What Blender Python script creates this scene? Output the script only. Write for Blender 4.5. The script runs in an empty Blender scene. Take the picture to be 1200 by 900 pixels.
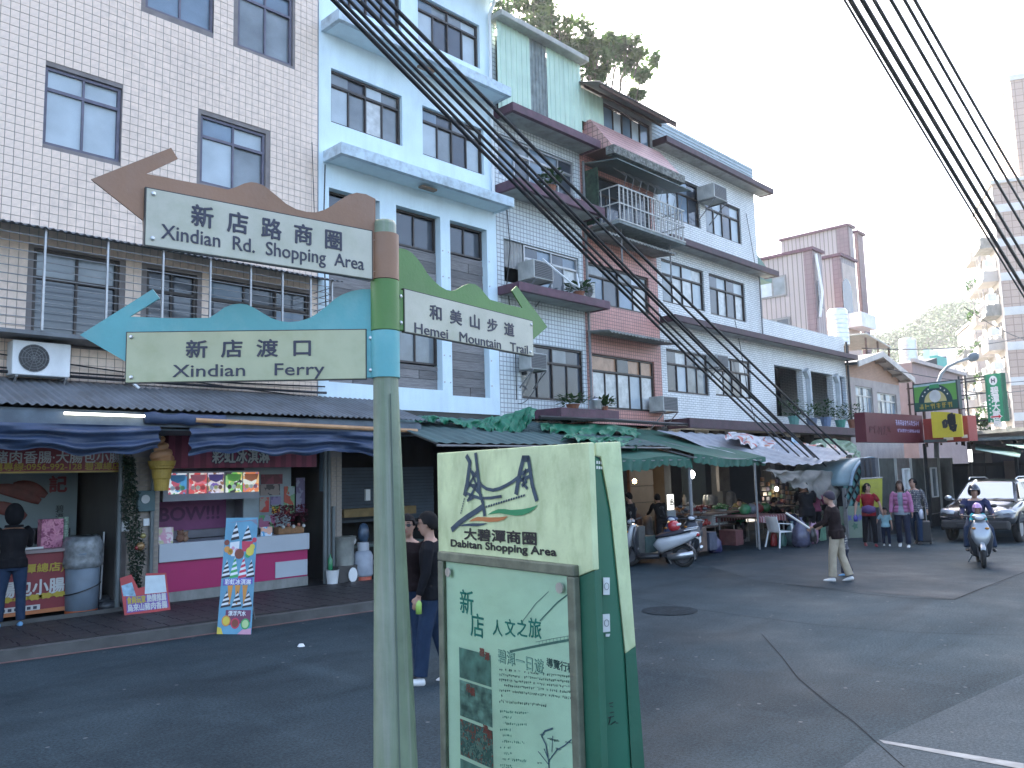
import bpy, bmesh, math, random
from math import sin, cos, pi, radians as R
from mathutils import Vector, Matrix
random.seed(7)
S = bpy.context.scene
COL = S.collection

# ------------------------------------------------------------------ camera
F, PITCH, ROLL, HEAD, EYE = 950.0, R(6.5), R(-1.45), R(46.0), 2.1
_d = Vector((sin(HEAD)*cos(PITCH), cos(HEAD)*cos(PITCH), sin(PITCH)))
_r0 = Vector((cos(HEAD), -sin(HEAD), 0)); _u0 = _r0.cross(_d)
_r = _r0*cos(ROLL) + _u0*sin(ROLL); _u = _r.cross(_d)
EYEP = Vector((0, 0, EYE))
cam_d = bpy.data.cameras.new('camera'); cam = bpy.data.objects.new('camera', cam_d); COL.objects.link(cam)
cam_d.sensor_width = 36.0; cam_d.lens = 36.0*F/1200.0; cam_d.clip_start = 0.05; cam_d.clip_end = 3000
cam.matrix_world = Matrix((( _r.x, _u.x, -_d.x, EYEP.x), (_r.y, _u.y, -_d.y, EYEP.y), (_r.z, _u.z, -_d.z, EYEP.z), (0, 0, 0, 1)))
S.camera = cam
# ------------------------------------------------------------------ sky, sun, exposure
SUN_AZ, SUN_EL = R(27.5), R(39.0)          # azimuth from +Y towards +X
w = bpy.data.worlds.new('World'); S.world = w; w.use_nodes = True
nt = w.node_tree; bg = nt.nodes['Background']; sky = nt.nodes.new('ShaderNodeTexSky')
sky.sky_type = 'NISHITA'; sky.sun_disc = False; sky.sun_elevation = SUN_EL; sky.sun_rotation = SUN_AZ
sky.dust_density = 5.0; sky.air_density = 0.9; sky.ozone_density = 0.8
nt.links.new(sky.outputs[0], bg.inputs[0]); bg.inputs[1].default_value = 0.15
sd = bpy.data.lights.new('sun', 'SUN'); sd.energy = 4.0; sd.angle = R(0.5); sd.color = (1.0, .95, .87)
so = bpy.data.objects.new('sun', sd); COL.objects.link(so)
sv = Vector((sin(SUN_AZ)*cos(SUN_EL), cos(SUN_AZ)*cos(SUN_EL), sin(SUN_EL)))
so.rotation_euler = sv.to_track_quat('Z', 'Y').to_euler(); so.location = (0, 0, 40)
S.view_settings.view_transform = 'Standard'; S.view_settings.look = 'None'
S.view_settings.exposure = 2.65; S.view_settings.gamma = 1.0
S.render.engine = 'CYCLES'
S.cycles.max_bounces = 6; S.cycles.transparent_max_bounces = 12

# ------------------------------------------------------------------ picking real places from sight lines
def ray(x, y): return _r*((x-600)/F) - _u*((y-450)/F) + _d
def onY(x, y, Y): r = ray(x, y); return EYEP + r*(Y/r.y)
def onX(x, y, X): r = ray(x, y); return EYEP + r*(X/r.x)
def onZ(x, y, Z=0.0): r = ray(x, y); return EYEP + r*((Z-EYE)/r.z)
def at(x, y, dist): r = ray(x, y); return EYEP + r*(dist/math.hypot(r.x, r.y))
def onP(x, y, P, phi):
    n = Vector((-sin(phi), cos(phi), 0)); r = ray(x, y); return EYEP + r*(((P-EYEP).dot(n))/r.dot(n))

# ------------------------------------------------------------------ materials
_M = {}
def nodes(m): return m.node_tree.nodes, m.node_tree.links
def M(name, col, rough=.75, var=.18, vs=3.0, bump=.0, bs=60.0, metal=0.0, dirt=0.0, dirtcol=(.05,.05,.045), dscale=(1.2,1.2,.5), emit=0.0, spec=.5, coat=0.0, alpha=1.0, trans=0.0):
    if name in _M: return _M[name]
    m = bpy.data.materials.new(name); m.use_nodes = True; n, l = nodes(m); b = n['Principled BSDF']
    tc = n.new('ShaderNodeTexCoord')
    c = (*col, 1)
    b.inputs['Roughness'].default_value = rough; b.inputs['Metallic'].default_value = metal
    b.inputs['Specular IOR Level'].default_value = spec
    if coat: b.inputs['Coat Weight'].default_value = coat; b.inputs['Coat Roughness'].default_value = .05
    if trans: b.inputs['Transmission Weight'].default_value = trans
    if alpha < 1: b.inputs['Alpha'].default_value = alpha
    no = n.new('ShaderNodeTexNoise'); no.inputs['Scale'].default_value = vs; no.inputs['Detail'].default_value = 6
    l.new(tc.outputs['Object'], no.inputs['Vector'])
    mr = n.new('ShaderNodeMapRange'); mr.inputs[1].default_value = .3; mr.inputs[2].default_value = .7
    mr.inputs[3].default_value = 1-var; mr.inputs[4].default_value = 1+var*.6
    l.new(no.outputs[0], mr.inputs[0])
    mul = n.new('ShaderNodeMix'); mul.data_type = 'RGBA'; mul.blend_type = 'MULTIPLY'; mul.inputs[0].default_value = 1
    mul.inputs[6].default_value = c; l.new(mr.outputs[0], mul.inputs[7])
    out = mul.outputs[2]
    if dirt > 0:
        mp = n.new('ShaderNodeMapping'); mp.inputs['Scale'].default_value = dscale; l.new(tc.outputs['Object'], mp.inputs[0])
        n2 = n.new('ShaderNodeTexNoise'); n2.inputs['Scale'].default_value = 2.2; n2.inputs['Detail'].default_value = 8; n2.inputs['Roughness'].default_value = .65
        l.new(mp.outputs[0], n2.inputs['Vector'])
        m2 = n.new('ShaderNodeMapRange'); m2.inputs[1].default_value = .46; m2.inputs[2].default_value = .72; m2.inputs[4].default_value = dirt
        l.new(n2.outputs[0], m2.inputs[0])
        mx = n.new('ShaderNodeMix'); mx.data_type = 'RGBA'; l.new(m2.outputs[0], mx.inputs[0]); l.new(out, mx.inputs[6]); mx.inputs[7].default_value = (*dirtcol, 1)
        out = mx.outputs[2]
    l.new(out, b.inputs['Base Color'])
    if bump:
        n3 = n.new('ShaderNodeTexNoise'); n3.inputs['Scale'].default_value = bs; n3.inputs['Detail'].default_value = 4
        l.new(tc.outputs['Object'], n3.inputs['Vector'])
        bp = n.new('ShaderNodeBump'); bp.inputs['Strength'].default_value = bump; bp.inputs['Distance'].default_value = .01
        l.new(n3.outputs[0], bp.inputs['Height']); l.new(bp.outputs[0], b.inputs['Normal'])
    if emit:
        b.inputs['Emission Color'].default_value = c; b.inputs['Emission Strength'].default_value = emit
    m['bcol'] = list(col)
    _M[name] = m; return m

def grid_mat(name, c1, c2, mortar, bw, bh, ms=.01, offset=0.0, rough=.45, dirt=.35, dirtcol=(.12,.11,.10), bump=.5):
    """small wall tiles or clapboards in the plane (x+y, z)"""
    if name in _M: return _M[name]
    m = bpy.data.materials.new(name); m.use_nodes = True; n, l = nodes(m); b = n['Principled BSDF']; b.inputs['Roughness'].default_value = rough
    tc = n.new('ShaderNodeTexCoord'); sp = n.new('ShaderNodeSeparateXYZ'); l.new(tc.outputs['Object'], sp.inputs[0])
    ad = n.new('ShaderNodeMath'); ad.operation = 'ADD'; l.new(sp.outputs[0], ad.inputs[0]); l.new(sp.outputs[1], ad.inputs[1])
    cb = n.new('ShaderNodeCombineXYZ'); l.new(ad.outputs[0], cb.inputs[0]); l.new(sp.outputs[2], cb.inputs[1])
    br = n.new('ShaderNodeTexBrick'); br.offset = offset; br.squash = 1
    for i, v in (('Color1', (*c1, 1)), ('Color2', (*c2, 1)), ('Mortar', (*mortar, 1))): br.inputs[i].default_value = v
    br.inputs['Scale'].default_value = 1; br.inputs['Mortar Size'].default_value = ms; br.inputs['Mortar Smooth'].default_value = .3
    br.inputs['Brick Width'].default_value = bw; br.inputs['Row Height'].default_value = bh; br.inputs['Bias'].default_value = 0
    l.new(cb.outputs[0], br.inputs['Vector'])
    mp = n.new('ShaderNodeMapping'); mp.inputs['Scale'].default_value = (1, 1, .35); l.new(tc.outputs['Object'], mp.inputs[0])
    n2 = n.new('ShaderNodeTexNoise'); n2.inputs['Scale'].default_value = 1.6; n2.inputs['Detail'].default_value = 9; n2.inputs['Roughness'].default_value = .7; l.new(mp.outputs[0], n2.inputs['Vector'])
    m2 = n.new('ShaderNodeMapRange'); m2.inputs[1].default_value = .45; m2.inputs[2].default_value = .78; m2.inputs[4].default_value = dirt; l.new(n2.outputs[0], m2.inputs[0])
    mx = n.new('ShaderNodeMix'); mx.data_type = 'RGBA'; l.new(m2.outputs[0], mx.inputs[0]); l.new(br.outputs[0], mx.inputs[6]); mx.inputs[7].default_value = (*dirtcol, 1)
    l.new(mx.outputs[2], b.inputs['Base Color'])
    bp = n.new('ShaderNodeBump'); bp.invert = True; bp.inputs['Strength'].default_value = bump; bp.inputs['Distance'].default_value = .01
    l.new(br.outputs[1], bp.inputs['Height']); l.new(bp.outputs[0], b.inputs['Normal'])
    _M[name] = m; return m

def streak_mat(name, c1, c2, axis_scale=(2, 2, 30), rough=.7, k=(.35, .65), bump=.2):
    """wood grain / brushed streaks: noise stretched along one axis"""
    if name in _M: return _M[name]
    m = bpy.data.materials.new(name); m.use_nodes = True; n, l = nodes(m); b = n['Principled BSDF']; b.inputs['Roughness'].default_value = rough
    tc = n.new('ShaderNodeTexCoord'); oi = n.new('ShaderNodeObjectInfo'); ad = n.new('ShaderNodeVectorMath'); ad.operation = 'ADD'
    l.new(tc.outputs['Object'], ad.inputs[0]); sc = n.new('ShaderNodeMath'); sc.operation = 'MULTIPLY'; sc.inputs[1].default_value = 37; l.new(oi.outputs['Random'], sc.inputs[0]); l.new(sc.outputs[0], ad.inputs[1])
    mp = n.new('ShaderNodeMapping'); mp.inputs['Scale'].default_value = axis_scale; l.new(ad.outputs[0], mp.inputs[0])
    no = n.new('ShaderNodeTexNoise'); no.inputs['Scale'].default_value = 1; no.inputs['Detail'].default_value = 8; no.inputs['Roughness'].default_value = .7; l.new(mp.outputs[0], no.inputs['Vector'])
    mr = n.new('ShaderNodeMapRange'); mr.inputs[1].default_value = k[0]; mr.inputs[2].default_value = k[1]; l.new(no.outputs[0], mr.inputs[0])
    mx = n.new('ShaderNodeMix'); mx.data_type = 'RGBA'; l.new(mr.outputs[0], mx.inputs[0]); mx.inputs[6].default_value = (*c1, 1); mx.inputs[7].default_value = (*c2, 1)
    hs = n.new('ShaderNodeHueSaturation'); vr = n.new('ShaderNodeMapRange'); vr.inputs[3].default_value = .7; vr.inputs[4].default_value = 1.3; l.new(oi.outputs['Random'], vr.inputs[0]); l.new(vr.outputs[0], hs.inputs['Value']); l.new(mx.outputs[2], hs.inputs['Color'])
    l.new(hs.outputs[0], b.inputs['Base Color'])
    if bump:
        bp = n.new('ShaderNodeBump'); bp.inputs['Strength'].default_value = bump; bp.inputs['Distance'].default_value = .01; l.new(no.outputs[0], bp.inputs['Height']); l.new(bp.outputs[0], b.inputs['Normal'])
    _M[name] = m; return m

def voro_mat(name, cols, scale=12, rough=.5):
    """printed picture: patches of several colours"""
    if name in _M: return _M[name]
    m = bpy.data.materials.new(name); m.use_nodes = True; n, l = nodes(m); b = n['Principled BSDF']; b.inputs['Roughness'].default_value = rough
    tc = n.new('ShaderNodeTexCoord'); v = n.new('ShaderNodeTexVoronoi'); v.inputs['Scale'].default_value = scale
    no = n.new('ShaderNodeTexNoise'); no.inputs['Scale'].default_value = scale*.8; l.new(tc.outputs['Object'], no.inputs['Vector'])
    mx = n.new('ShaderNodeMix'); mx.data_type = 'VECTOR'; mx.inputs[0].default_value = .15; l.new(tc.outputs['Object'], mx.inputs[4]); l.new(no.outputs[1], mx.inputs[5])
    l.new(mx.outputs[1], v.inputs['Vector'])
    sp = n.new('ShaderNodeSeparateColor'); l.new(v.outputs['Color'], sp.inputs[0])
    r = n.new('ShaderNodeValToRGB'); r.color_ramp.interpolation = 'CONSTANT'
    e = r.color_ramp.elements; k = len(cols)
    e[0].color = (*cols[0], 1); e[1].position = 1/k; e[1].color = (*cols[1], 1)
    for i in range(2, k):
        x = e.new(i/k); x.color = (*cols[i], 1)
    l.new(sp.outputs[0], r.inputs[0]); l.new(r.outputs[0], b.inputs['Base Color'])
    _M[name] = m; return m

# ------------------------------------------------------------------ objects
def tag(o, label, cat, group=None, kind=None):
    if label: o['label'] = label
    if cat: o['category'] = cat
    if group: o['group'] = group
    if kind: o['kind'] = kind
    return o
def thing(name, label, cat, loc=(0, 0, 0), group=None, rz=0.0):
    o = bpy.data.objects.new(name, None); COL.objects.link(o); o.location = loc; o.rotation_euler = (0, 0, rz)
    o.empty_display_size = .2; o['off'] = [float(v) for v in loc]
    return tag(o, label, cat, group)
def rootoff(p):
    while p.parent: p = p.parent
    return Vector(p['off']) if 'off' in p.keys() else Vector(p.location)

class MB:
    def __init__(s): s.v = []; s.f = []
    def add(s, vs, fs):
        k = len(s.v); s.v += [Vector(v) for v in vs]; s.f += [tuple(i+k for i in f) for f in fs]; return s
    def box(s, x0, x1, y0, y1, z0, z1):
        return s.add([(x0,y0,z0),(x1,y0,z0),(x1,y1,z0),(x0,y1,z0),(x0,y0,z1),(x1,y0,z1),(x1,y1,z1),(x0,y1,z1)],
                     [(0,3,2,1),(4,5,6,7),(0,1,5,4),(1,2,6,5),(2,3,7,6),(3,0,4,7)])
    def bar(s, a, b, w_, h_=None, up=(0, 0, 1)):
        a = Vector(a); b = Vector(b); h_ = h_ or w_; d = (b-a).normalized(); up = Vector(up)
        if abs(d.dot(up)) > .98: up = Vector((0, 1, 0))
        x = d.cross(up).normalized()*w_/2; y = x.cross(d).normalized()*h_/2
        return s.add([a-x-y, a+x-y, a+x+y, a-x+y, b-x-y, b+x-y, b+x+y, b-x+y], [(0,3,2,1),(4,5,6,7),(0,1,5,4),(1,2,6,5),(2,3,7,6),(3,0,4,7)])
    def tube(s, pts, r, n=8, cap=True):
        pts = [Vector(p) for p in pts]; rs = r if isinstance(r, (list, tuple)) else [r]*len(pts); k = len(s.v); px = None
        for i, p in enumerate(pts):
            d = (pts[min(i+1, len(pts)-1)] - pts[max(i-1, 0)]).normalized()
            if px is None:
                px = d.orthogonal().normalized()
            x = (px - d*px.dot(d)).normalized(); px = x; y = d.cross(x)
            for j in range(n):
                a = 2*pi*j/n; s.v.append(p + (x*cos(a)+y*sin(a))*rs[i])
        for i in range(len(pts)-1):
            for j in range(n):
                s.f.append((k+i*n+j, k+i*n+(j+1) % n, k+(i+1)*n+(j+1) % n, k+(i+1)*n+j))
        if cap:
            s.f.append(tuple(k+j for j in reversed(range(n)))); s.f.append(tuple(k+(len(pts)-1)*n+j for j in range(n)))
        return s
    def loft(s, secs, n=14, xax=(1, 0, 0), p=1.0):
        """secs: (centre, ra, rb); ra along xax, rb across; p<1 gives squarer sections"""
        k = len(s.v); C_ = [Vector(c[0]) for c in secs]
        for i, (c, ra, rb) in enumerate(secs):
            d = (C_[min(i+1, len(C_)-1)] - C_[max(i-1, 0)]).normalized(); x = Vector(xax); x = (x-d*x.dot(d)).normalized(); y = d.cross(x)
            for j in range(n):
                a = 2*pi*j/n; ca, sa = cos(a), sin(a)
                ca = math.copysign(abs(ca)**p, ca); sa = math.copysign(abs(sa)**p, sa)
                s.v.append(C_[i] + x*ca*ra + y*sa*rb)
        for i in range(len(secs)-1):
            for j in range(n): s.f.append((k+i*n+j, k+i*n+(j+1) % n, k+(i+1)*n+(j+1) % n, k+(i+1)*n+j))
        s.f.append(tuple(k+j for j in reversed(range(n)))); s.f.append(tuple(k+(len(secs)-1)*n+j for j in range(n)))
        return s
    def ball(s, c, r, nu=12, nv=8):
        c = Vector(c); rx, ry, rz = r if isinstance(r, (tuple, list)) else (r, r, r); k = len(s.v)
        for i in range(1, nv):
            t = pi*i/nv
            for j in range(nu): a = 2*pi*j/nu; s.v.append(c+Vector((rx*sin(t)*cos(a), ry*sin(t)*sin(a), rz*cos(t))))
        s.v.append(c+Vector((0, 0, rz))); s.v.append(c-Vector((0, 0, rz))); T = k+(nv-1)*nu
        for i in range(nv-2):
            for j in range(nu): s.f.append((k+i*nu+j, k+(i+1)*nu+j, k+(i+1)*nu+(j+1) % nu, k+i*nu+(j+1) % nu))
        for j in range(nu):
            s.f.append((T, k+j, k+(j+1) % nu)); s.f.append((T+1, k+(nv-2)*nu+(j+1) % nu, k+(nv-2)*nu+j))
        return s
    def lathe(s, c, prof, n=20):
        c = Vector(c); return s.loft([(c+Vector((0, 0, z)), r, r) for r, z in prof], n)
    def prism(s, pts, off):
        """closed outline (3-D points) pushed by vector off"""
        k = len(s.v); n = len(pts); off = Vector(off); P = [Vector(p) for p in pts]; s.v += P + [p+off for p in P]
        s.f.append(tuple(k+i for i in range(n))); s.f.append(tuple(k+n+i for i in reversed(range(n))))
        for i in range(n): s.f.append((k+i, k+n+i, k+n+(i+1) % n, k+(i+1) % n))
        return s
    def grid(s, fn, nu, nv):
        k = len(s.v)
        for i in range(nu+1):
            for j in range(nv+1): s.v.append(Vector(fn(i/nu, j/nv)))
        for i in range(nu):
            for j in range(nv): a = k+i*(nv+1)+j; s.f.append((a, a+nv+1, a+nv+2, a+1))
        return s
    def mesh(s, off=Vector((0, 0, 0)), fixn=True):
        me = bpy.data.meshes.new('m'); me.from_pydata([v-off for v in s.v], [], s.f); me.update()
        if fixn:
            b = bmesh.new(); b.from_mesh(me); bmesh.ops.recalc_face_normals(b, faces=b.faces); b.to_mesh(me); b.free()
        return me
    def build(s, name, mat, parent=None, smooth=False, bevel=0, thick=0, label=None, fixn=True, kind=None, sub=0):
        if parent: off = rootoff(parent)
        else:
            n = len(s.v); off = Vector((sum(v.x for v in s.v)/n, sum(v.y for v in s.v)/n, min(v.z for v in s.v)))
        me = s.mesh(off, fixn); me.name = name; o = bpy.data.objects.new(name, me); COL.objects.link(o)
        if parent: o.parent = parent
        else: o.location = off; o['off'] = list(off)
        me.materials.append(mat)
        if smooth: me.polygons.foreach_set('use_smooth', [True]*len(me.polygons))
        if thick: md = o.modifiers.new('t', 'SOLIDIFY'); md.thickness = thick; md.offset = 0
        if bevel: md = o.modifiers.new('b', 'BEVEL'); md.width = bevel; md.segments = 2; md.limit_method = 'ANGLE'
        if sub: md = o.modifiers.new('s', 'SUBSURF'); md.levels = sub; md.render_levels = sub
        if label: o['label'] = label
        if kind: o['kind'] = kind
        return o
def struct(mb, name, mat, **k):
    o = mb.build(name, mat, **k); o['kind'] = 'structure'; return o
def single(mb, name, mat, label, cat, group=None, **k):
    return tag(mb.build(name, mat, **k), label, cat, group)
def copy_tree(o, parent=None):
    c = o.copy(); COL.objects.link(c); c.parent = parent
    for ch in list(o.children): copy_tree(ch, c)
    return c
def evaluated(o):
    dg = bpy.context.evaluated_depsgraph_get(); return bpy.data.meshes.new_from_object(o.evaluated_get(dg))

def text(body, size, mat, parent, origin, xdir, zdir=(0, 0, 1), name='lettering', bold=0.0, depth=.002, align='CENTER', sx=1.0, space=1.0, label=None, fit=None):
    """lettering: baseline origin at `origin`, running along xdir, upright along zdir, facing away from xdir x zdir"""
    c = bpy.data.curves.new(name, 'FONT'); c.body = body; c.size = size; c.extrude = depth/2; c.align_x = align; c.space_character = space; c.resolution_u = 3
    t = bpy.data.objects.new(name, c); COL.objects.link(t); me = evaluated(t); bpy.data.objects.remove(t)
    if fit and len(me.vertices):
        wd = max(v.co.x for v in me.vertices)-min(v.co.x for v in me.vertices); sx = fit/wd
    X = Vector(xdir).normalized(); Z = Vector(zdir).normalized(); N = X.cross(Z).normalized()
    off = rootoff(parent) if parent else Vector((0, 0, 0)); og = Vector(origin)-off
    for v in me.vertices: v.co = og + X*(v.co.x*sx) + Z*v.co.y + N*v.co.z
    if bold:
        vs = [v.co.copy() for v in me.vertices]; fs = [tuple(p.vertices) for p in me.polygons]; nv = len(vs); V_ = []; F_ = []
        for k, (a, b) in enumerate(((0, 0), (1, 0), (-1, 0), (0, 1), (0, -1))):
            d = X*(a*bold)+Z*(b*bold)+N*(-.00025*k); V_ += [v+d for v in vs]; F_ += [tuple(i+k*nv for i in f) for f in fs]
        me = bpy.data.meshes.new(name); me.from_pydata(V_, [], F_)
    me.materials.clear(); me.materials.append(mat); me.name = name
    o = bpy.data.objects.new(name, me); o['kind'] = 'stuff' if False else 'print'; del o['kind']; COL.objects.link(o); o.parent = parent
    if label: o['label'] = label
    return o
# ------------------------------------------------------------------ palette
def asphalt_mat(name, lo, hi, speck, streak, rough=.8):
    m = bpy.data.materials.new(name); m.use_nodes = True; n, l = nodes(m); b = n['Principled BSDF']; b.inputs['Roughness'].default_value = rough
    tc = n.new('ShaderNodeTexCoord')
    def noise(sc, det, map_=None, ro=.6):
        q = n.new('ShaderNodeTexNoise'); q.inputs['Scale'].default_value = sc; q.inputs['Detail'].default_value = det; q.inputs['Roughness'].default_value = ro
        if map_: mp = n.new('ShaderNodeMapping'); mp.inputs['Scale'].default_value = map_; mp.inputs['Rotation'].default_value = (0, 0, .5); l.new(tc.outputs['Object'], mp.inputs[0]); l.new(mp.outputs[0], q.inputs['Vector'])
        else: l.new(tc.outputs['Object'], q.inputs['Vector'])
        return q.outputs[0]
    def rng_(src, a, b_, c=0., d=1.): r = n.new('ShaderNodeMapRange'); r.inputs[1].default_value = a; r.inputs[2].default_value = b_; r.inputs[3].default_value = c; r.inputs[4].default_value = d; l.new(src, r.inputs[0]); return r.outputs[0]
    def mixc(f, a, b_, mode='MIX'):
        x = n.new('ShaderNodeMix'); x.data_type = 'RGBA'; x.blend_type = mode
        if isinstance(f, float): x.inputs[0].default_value = f
        else: l.new(f, x.inputs[0])
        for i, v in ((6, a), (7, b_)):
            if isinstance(v, tuple): x.inputs[i].default_value = (*v, 1)
            else: l.new(v, x.inputs[i])
        return x.outputs[2]
    base = mixc(rng_(noise(.22, 9, None, .7), .38, .62), lo, hi)
    base = mixc(rng_(noise(1, 7, streak, .65), .5, .72, 0, .45), base, tuple(v*.55 for v in lo))
    base = mixc(rng_(noise(1, 6, (streak[1], streak[0]*1.7, 1), .6), .56, .75, 0, .30), base, tuple(v*1.6 for v in hi))
    gr = noise(38, 4, None, .85); base = mixc(1.0, base, rng_(gr, .40, .60, .62, 1.42), 'MULTIPLY')
    vo = n.new('ShaderNodeTexVoronoi'); vo.inputs['Scale'].default_value = 7; l.new(tc.outputs['Object'], vo.inputs['Vector'])
    sc_ = n.new('ShaderNodeSeparateColor'); l.new(vo.outputs['Color'], sc_.inputs[0]); mu_ = n.new('ShaderNodeMath'); mu_.operation = 'MULTIPLY'; l.new(rng_(vo.outputs['Distance'], .16, .10, 0, speck), mu_.inputs[0]); l.new(rng_(sc_.outputs[0], .90, .92), mu_.inputs[1])
    base = mixc(mu_.outputs[0], base, (.34,.34,.32)); b.inputs['Specular IOR Level'].default_value = .12
    l.new(base, b.inputs['Base Color'])
    bp = n.new('ShaderNodeBump'); bp.inputs['Strength'].default_value = .6; bp.inputs['Distance'].default_value = .008; l.new(gr, bp.inputs['Height']); l.new(bp.outputs[0], b.inputs['Normal'])
    l.new(rng_(noise(.5, 5), .3, .7, rough-.2, rough+.1), b.inputs['Roughness']); _M[name] = m; return m
asphalt = asphalt_mat('asphalt', (.020,.031,.037), (.041,.060,.069), .28, (.25, 1.6, 1))
asph_new = asphalt_mat('asphalt_fresh', (.014,.023,.029), (.030,.045,.054), .2, (.2, 1.1, 1), .7)
asph_pale = asphalt_mat('concrete_slab', (.038,.052,.060), (.062,.080,.090), .5, (.5, .9, 1))
pave_m = grid_mat('paving', (.030,.026,.027), (.022,.021,.023), (.015,.015,.015), .22, .22, .012, .5, .35, .4, (.03,.03,.03))
kerb_m = M('kerb_stone', (.085,.085,.08), .8, .3, 4, .3, dirt=.4)
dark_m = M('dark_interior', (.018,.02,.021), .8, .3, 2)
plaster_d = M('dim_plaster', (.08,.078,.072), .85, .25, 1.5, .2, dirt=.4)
conc = M('concrete', (.27,.27,.25), .85, .25, 2.5, .4, dirt=.5, dirtcol=(.06,.06,.05))
tileA = grid_mat('pink_beige_wall', (.40,.33,.31), (.36,.30,.28), (.22,.2,.2), .5, .5)
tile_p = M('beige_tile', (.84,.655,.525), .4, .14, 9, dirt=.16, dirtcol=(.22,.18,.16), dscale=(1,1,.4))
grout = M('grout', (.24,.21,.20), .9, .2, 4)
blue_w = M('pale_blue_paint', (.70,.83,.88), .7, .08, 1.2, .15, 30, dirt=.16, dirtcol=(.28,.33,.36), dscale=(1.5,1.5,.35))
blue_l = M('stained_ledge_paint', (.55,.66,.72), .75, .15, 2, .2, 30, dirt=.55, dirtcol=(.12,.13,.13), dscale=(2,2,2))
tileC = grid_mat('white_small_tile', (.66,.70,.70), (.61,.65,.66), (.24,.26,.27), .125, .115, .011, dirt=.3)
tileD = grid_mat('pink_small_tile', (.60,.29,.24), (.54,.25,.21), (.20,.11,.10), .11, .10, .010, dirt=.35, dirtcol=(.14,.09,.08))
tileDp = grid_mat('pink_pale_tile', (.62,.36,.32), (.55,.31,.28), (.26,.15,.14), .17, .15, .014, dirt=.25)
tileE = grid_mat('white_long_tile', (.74,.75,.73), (.68,.69,.68), (.33,.34,.34), .24, .075, .010, .5, dirt=.28)
plum = M('plum_ledge', (.12,.052,.075), .6, .3, 5, .2, dirt=.5, dirtcol=(.05,.05,.05), dscale=(2,2,2))
plum_d = M('dark_plum_ledge', (.07,.035,.045), .6, .3, 5, .2, dirt=.6, dirtcol=(.04,.04,.04), dscale=(2,2,2))
under = M('ledge_underside', (.36,.36,.34), .85, .2, 3, .2, dirt=.6, dirtcol=(.12,.11,.09), dscale=(1,1,1))
mint = M('mint_sheet', (.52,.66,.53), .55, .1, 1.5, dirt=.3, dirtcol=(.25,.32,.28), dscale=(2.5,2.5,.25))
fadedm = M('weathered_sheet', (.24,.27,.26), .8, .3, 5, dirt=.6, dirtcol=(.12,.12,.12), dscale=(4,4,.3))
alu = M('aluminium', (.42,.42,.42), .4, .15, 8, metal=.6)
brown_f = M('bronze_frame', (.045,.035,.03), .45, .2, 8)
grey_f = M('grey_frame', (.20,.20,.20), .5, .2, 8)
white_p = M('white_paint', (.72,.73,.72), .5, .08, 4, dirt=.15)
black_p = M('black_plastic', (.02,.02,.022), .4, .2, 5)
rubber = M('rubber', (.018,.018,.018), .8, .2, 20)
steel = M('steel', (.55,.56,.57), .3, .1, 8, metal=.9)
rust = M('rusty_iron', (.10,.06,.045), .8, .4, 8, .3)
glass_d = M('dark_glass', (.06,.07,.085), .07, .3, .8, spec=.8)
glass_b = M('blue_glass', (.17,.23,.29), .08, .3, 1.2, spec=.8)
glass_g = M('grey_glass', (.20,.225,.235), .10, .35, 1.5, spec=.8)
glass_f = M('frosted_glass', (.44,.50,.53), .28, .15, 2, spec=.6)
glass_w = M('curtained_glass', (.56,.57,.55), .18, .25, 6, spec=.6)
glass_o = M('orange_curtained_glass', (.42,.24,.15), .18, .2, 5, spec=.6)
plankm = streak_mat('weathered_plank', (.13,.115,.11), (.30,.28,.27), (3, 3, 45), .85, (.3, .7))
corr_m = M('corrugated_grey', (.17,.18,.19), .6, .25, 2, metal=.1, dirt=.6, dirtcol=(.10,.09,.08), dscale=(3,1,1))
striped = grid_mat('pink_stripe_cladding', (.37,.33,.32), (.34,.30,.295), (.17,.15,.15), .30, 30, .035, 0, .6, .25, (.2,.16,.16), .3)
stripe_e = grid_mat('plum_edge_tile', (.23,.16,.17), (.20,.14,.15), (.17,.11,.12), .3, .3, .02)
brickG = grid_mat('orange_brick', (.47,.29,.20), (.42,.25,.17), (.30,.22,.18), .22, .07, .008, .5, .8, .2, (.2,.13,.1))
renderG = M('pinkish_render', (.42,.36,.33), .85, .15, 2, .2, dirt=.35, dirtcol=(.2,.17,.15))
leaf_m = M('leaf', (.045,.095,.03), .6, .5, .9)
leaf_y = M('leaf_light', (.08,.14,.04), .6, .4, .9)
for _lm in (leaf_m, leaf_y):
    n_, l_ = nodes(_lm); b_ = n_['Principled BSDF']; tr_ = n_.new('ShaderNodeBsdfTranslucent'); mx_ = n_.new('ShaderNodeMixShader'); mx_.inputs[0].default_value = .45
    src_ = b_.inputs['Base Color'].links[0].from_socket; l_.new(src_, tr_.inputs[0]); l_.new(b_.outputs[0], mx_.inputs[1]); l_.new(tr_.outputs[0], mx_.inputs[2]); l_.new(mx_.outputs[0], n_['Material Output'].inputs[0])
bark = M('bark', (.10,.085,.07), .9, .3, 6, .5)

# ------------------------------------------------------------------ ground
m = MB(); m.box(-700, 900, -700, 900, -.5, -.02); struct(m, 'ground', M('earth', (.10,.10,.09), .9))
def road_fn(u, v):
    return (-60+u*200, -40+v*54, 0.012*sin(u*90)*cos(v*37))
m = MB(); m.add([(-60,-45,0),(160,-45,0),(160,14.2,0),(-60,14.2,0)], [(0,1,2,3)]); struct(m, 'road', asphalt)
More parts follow.
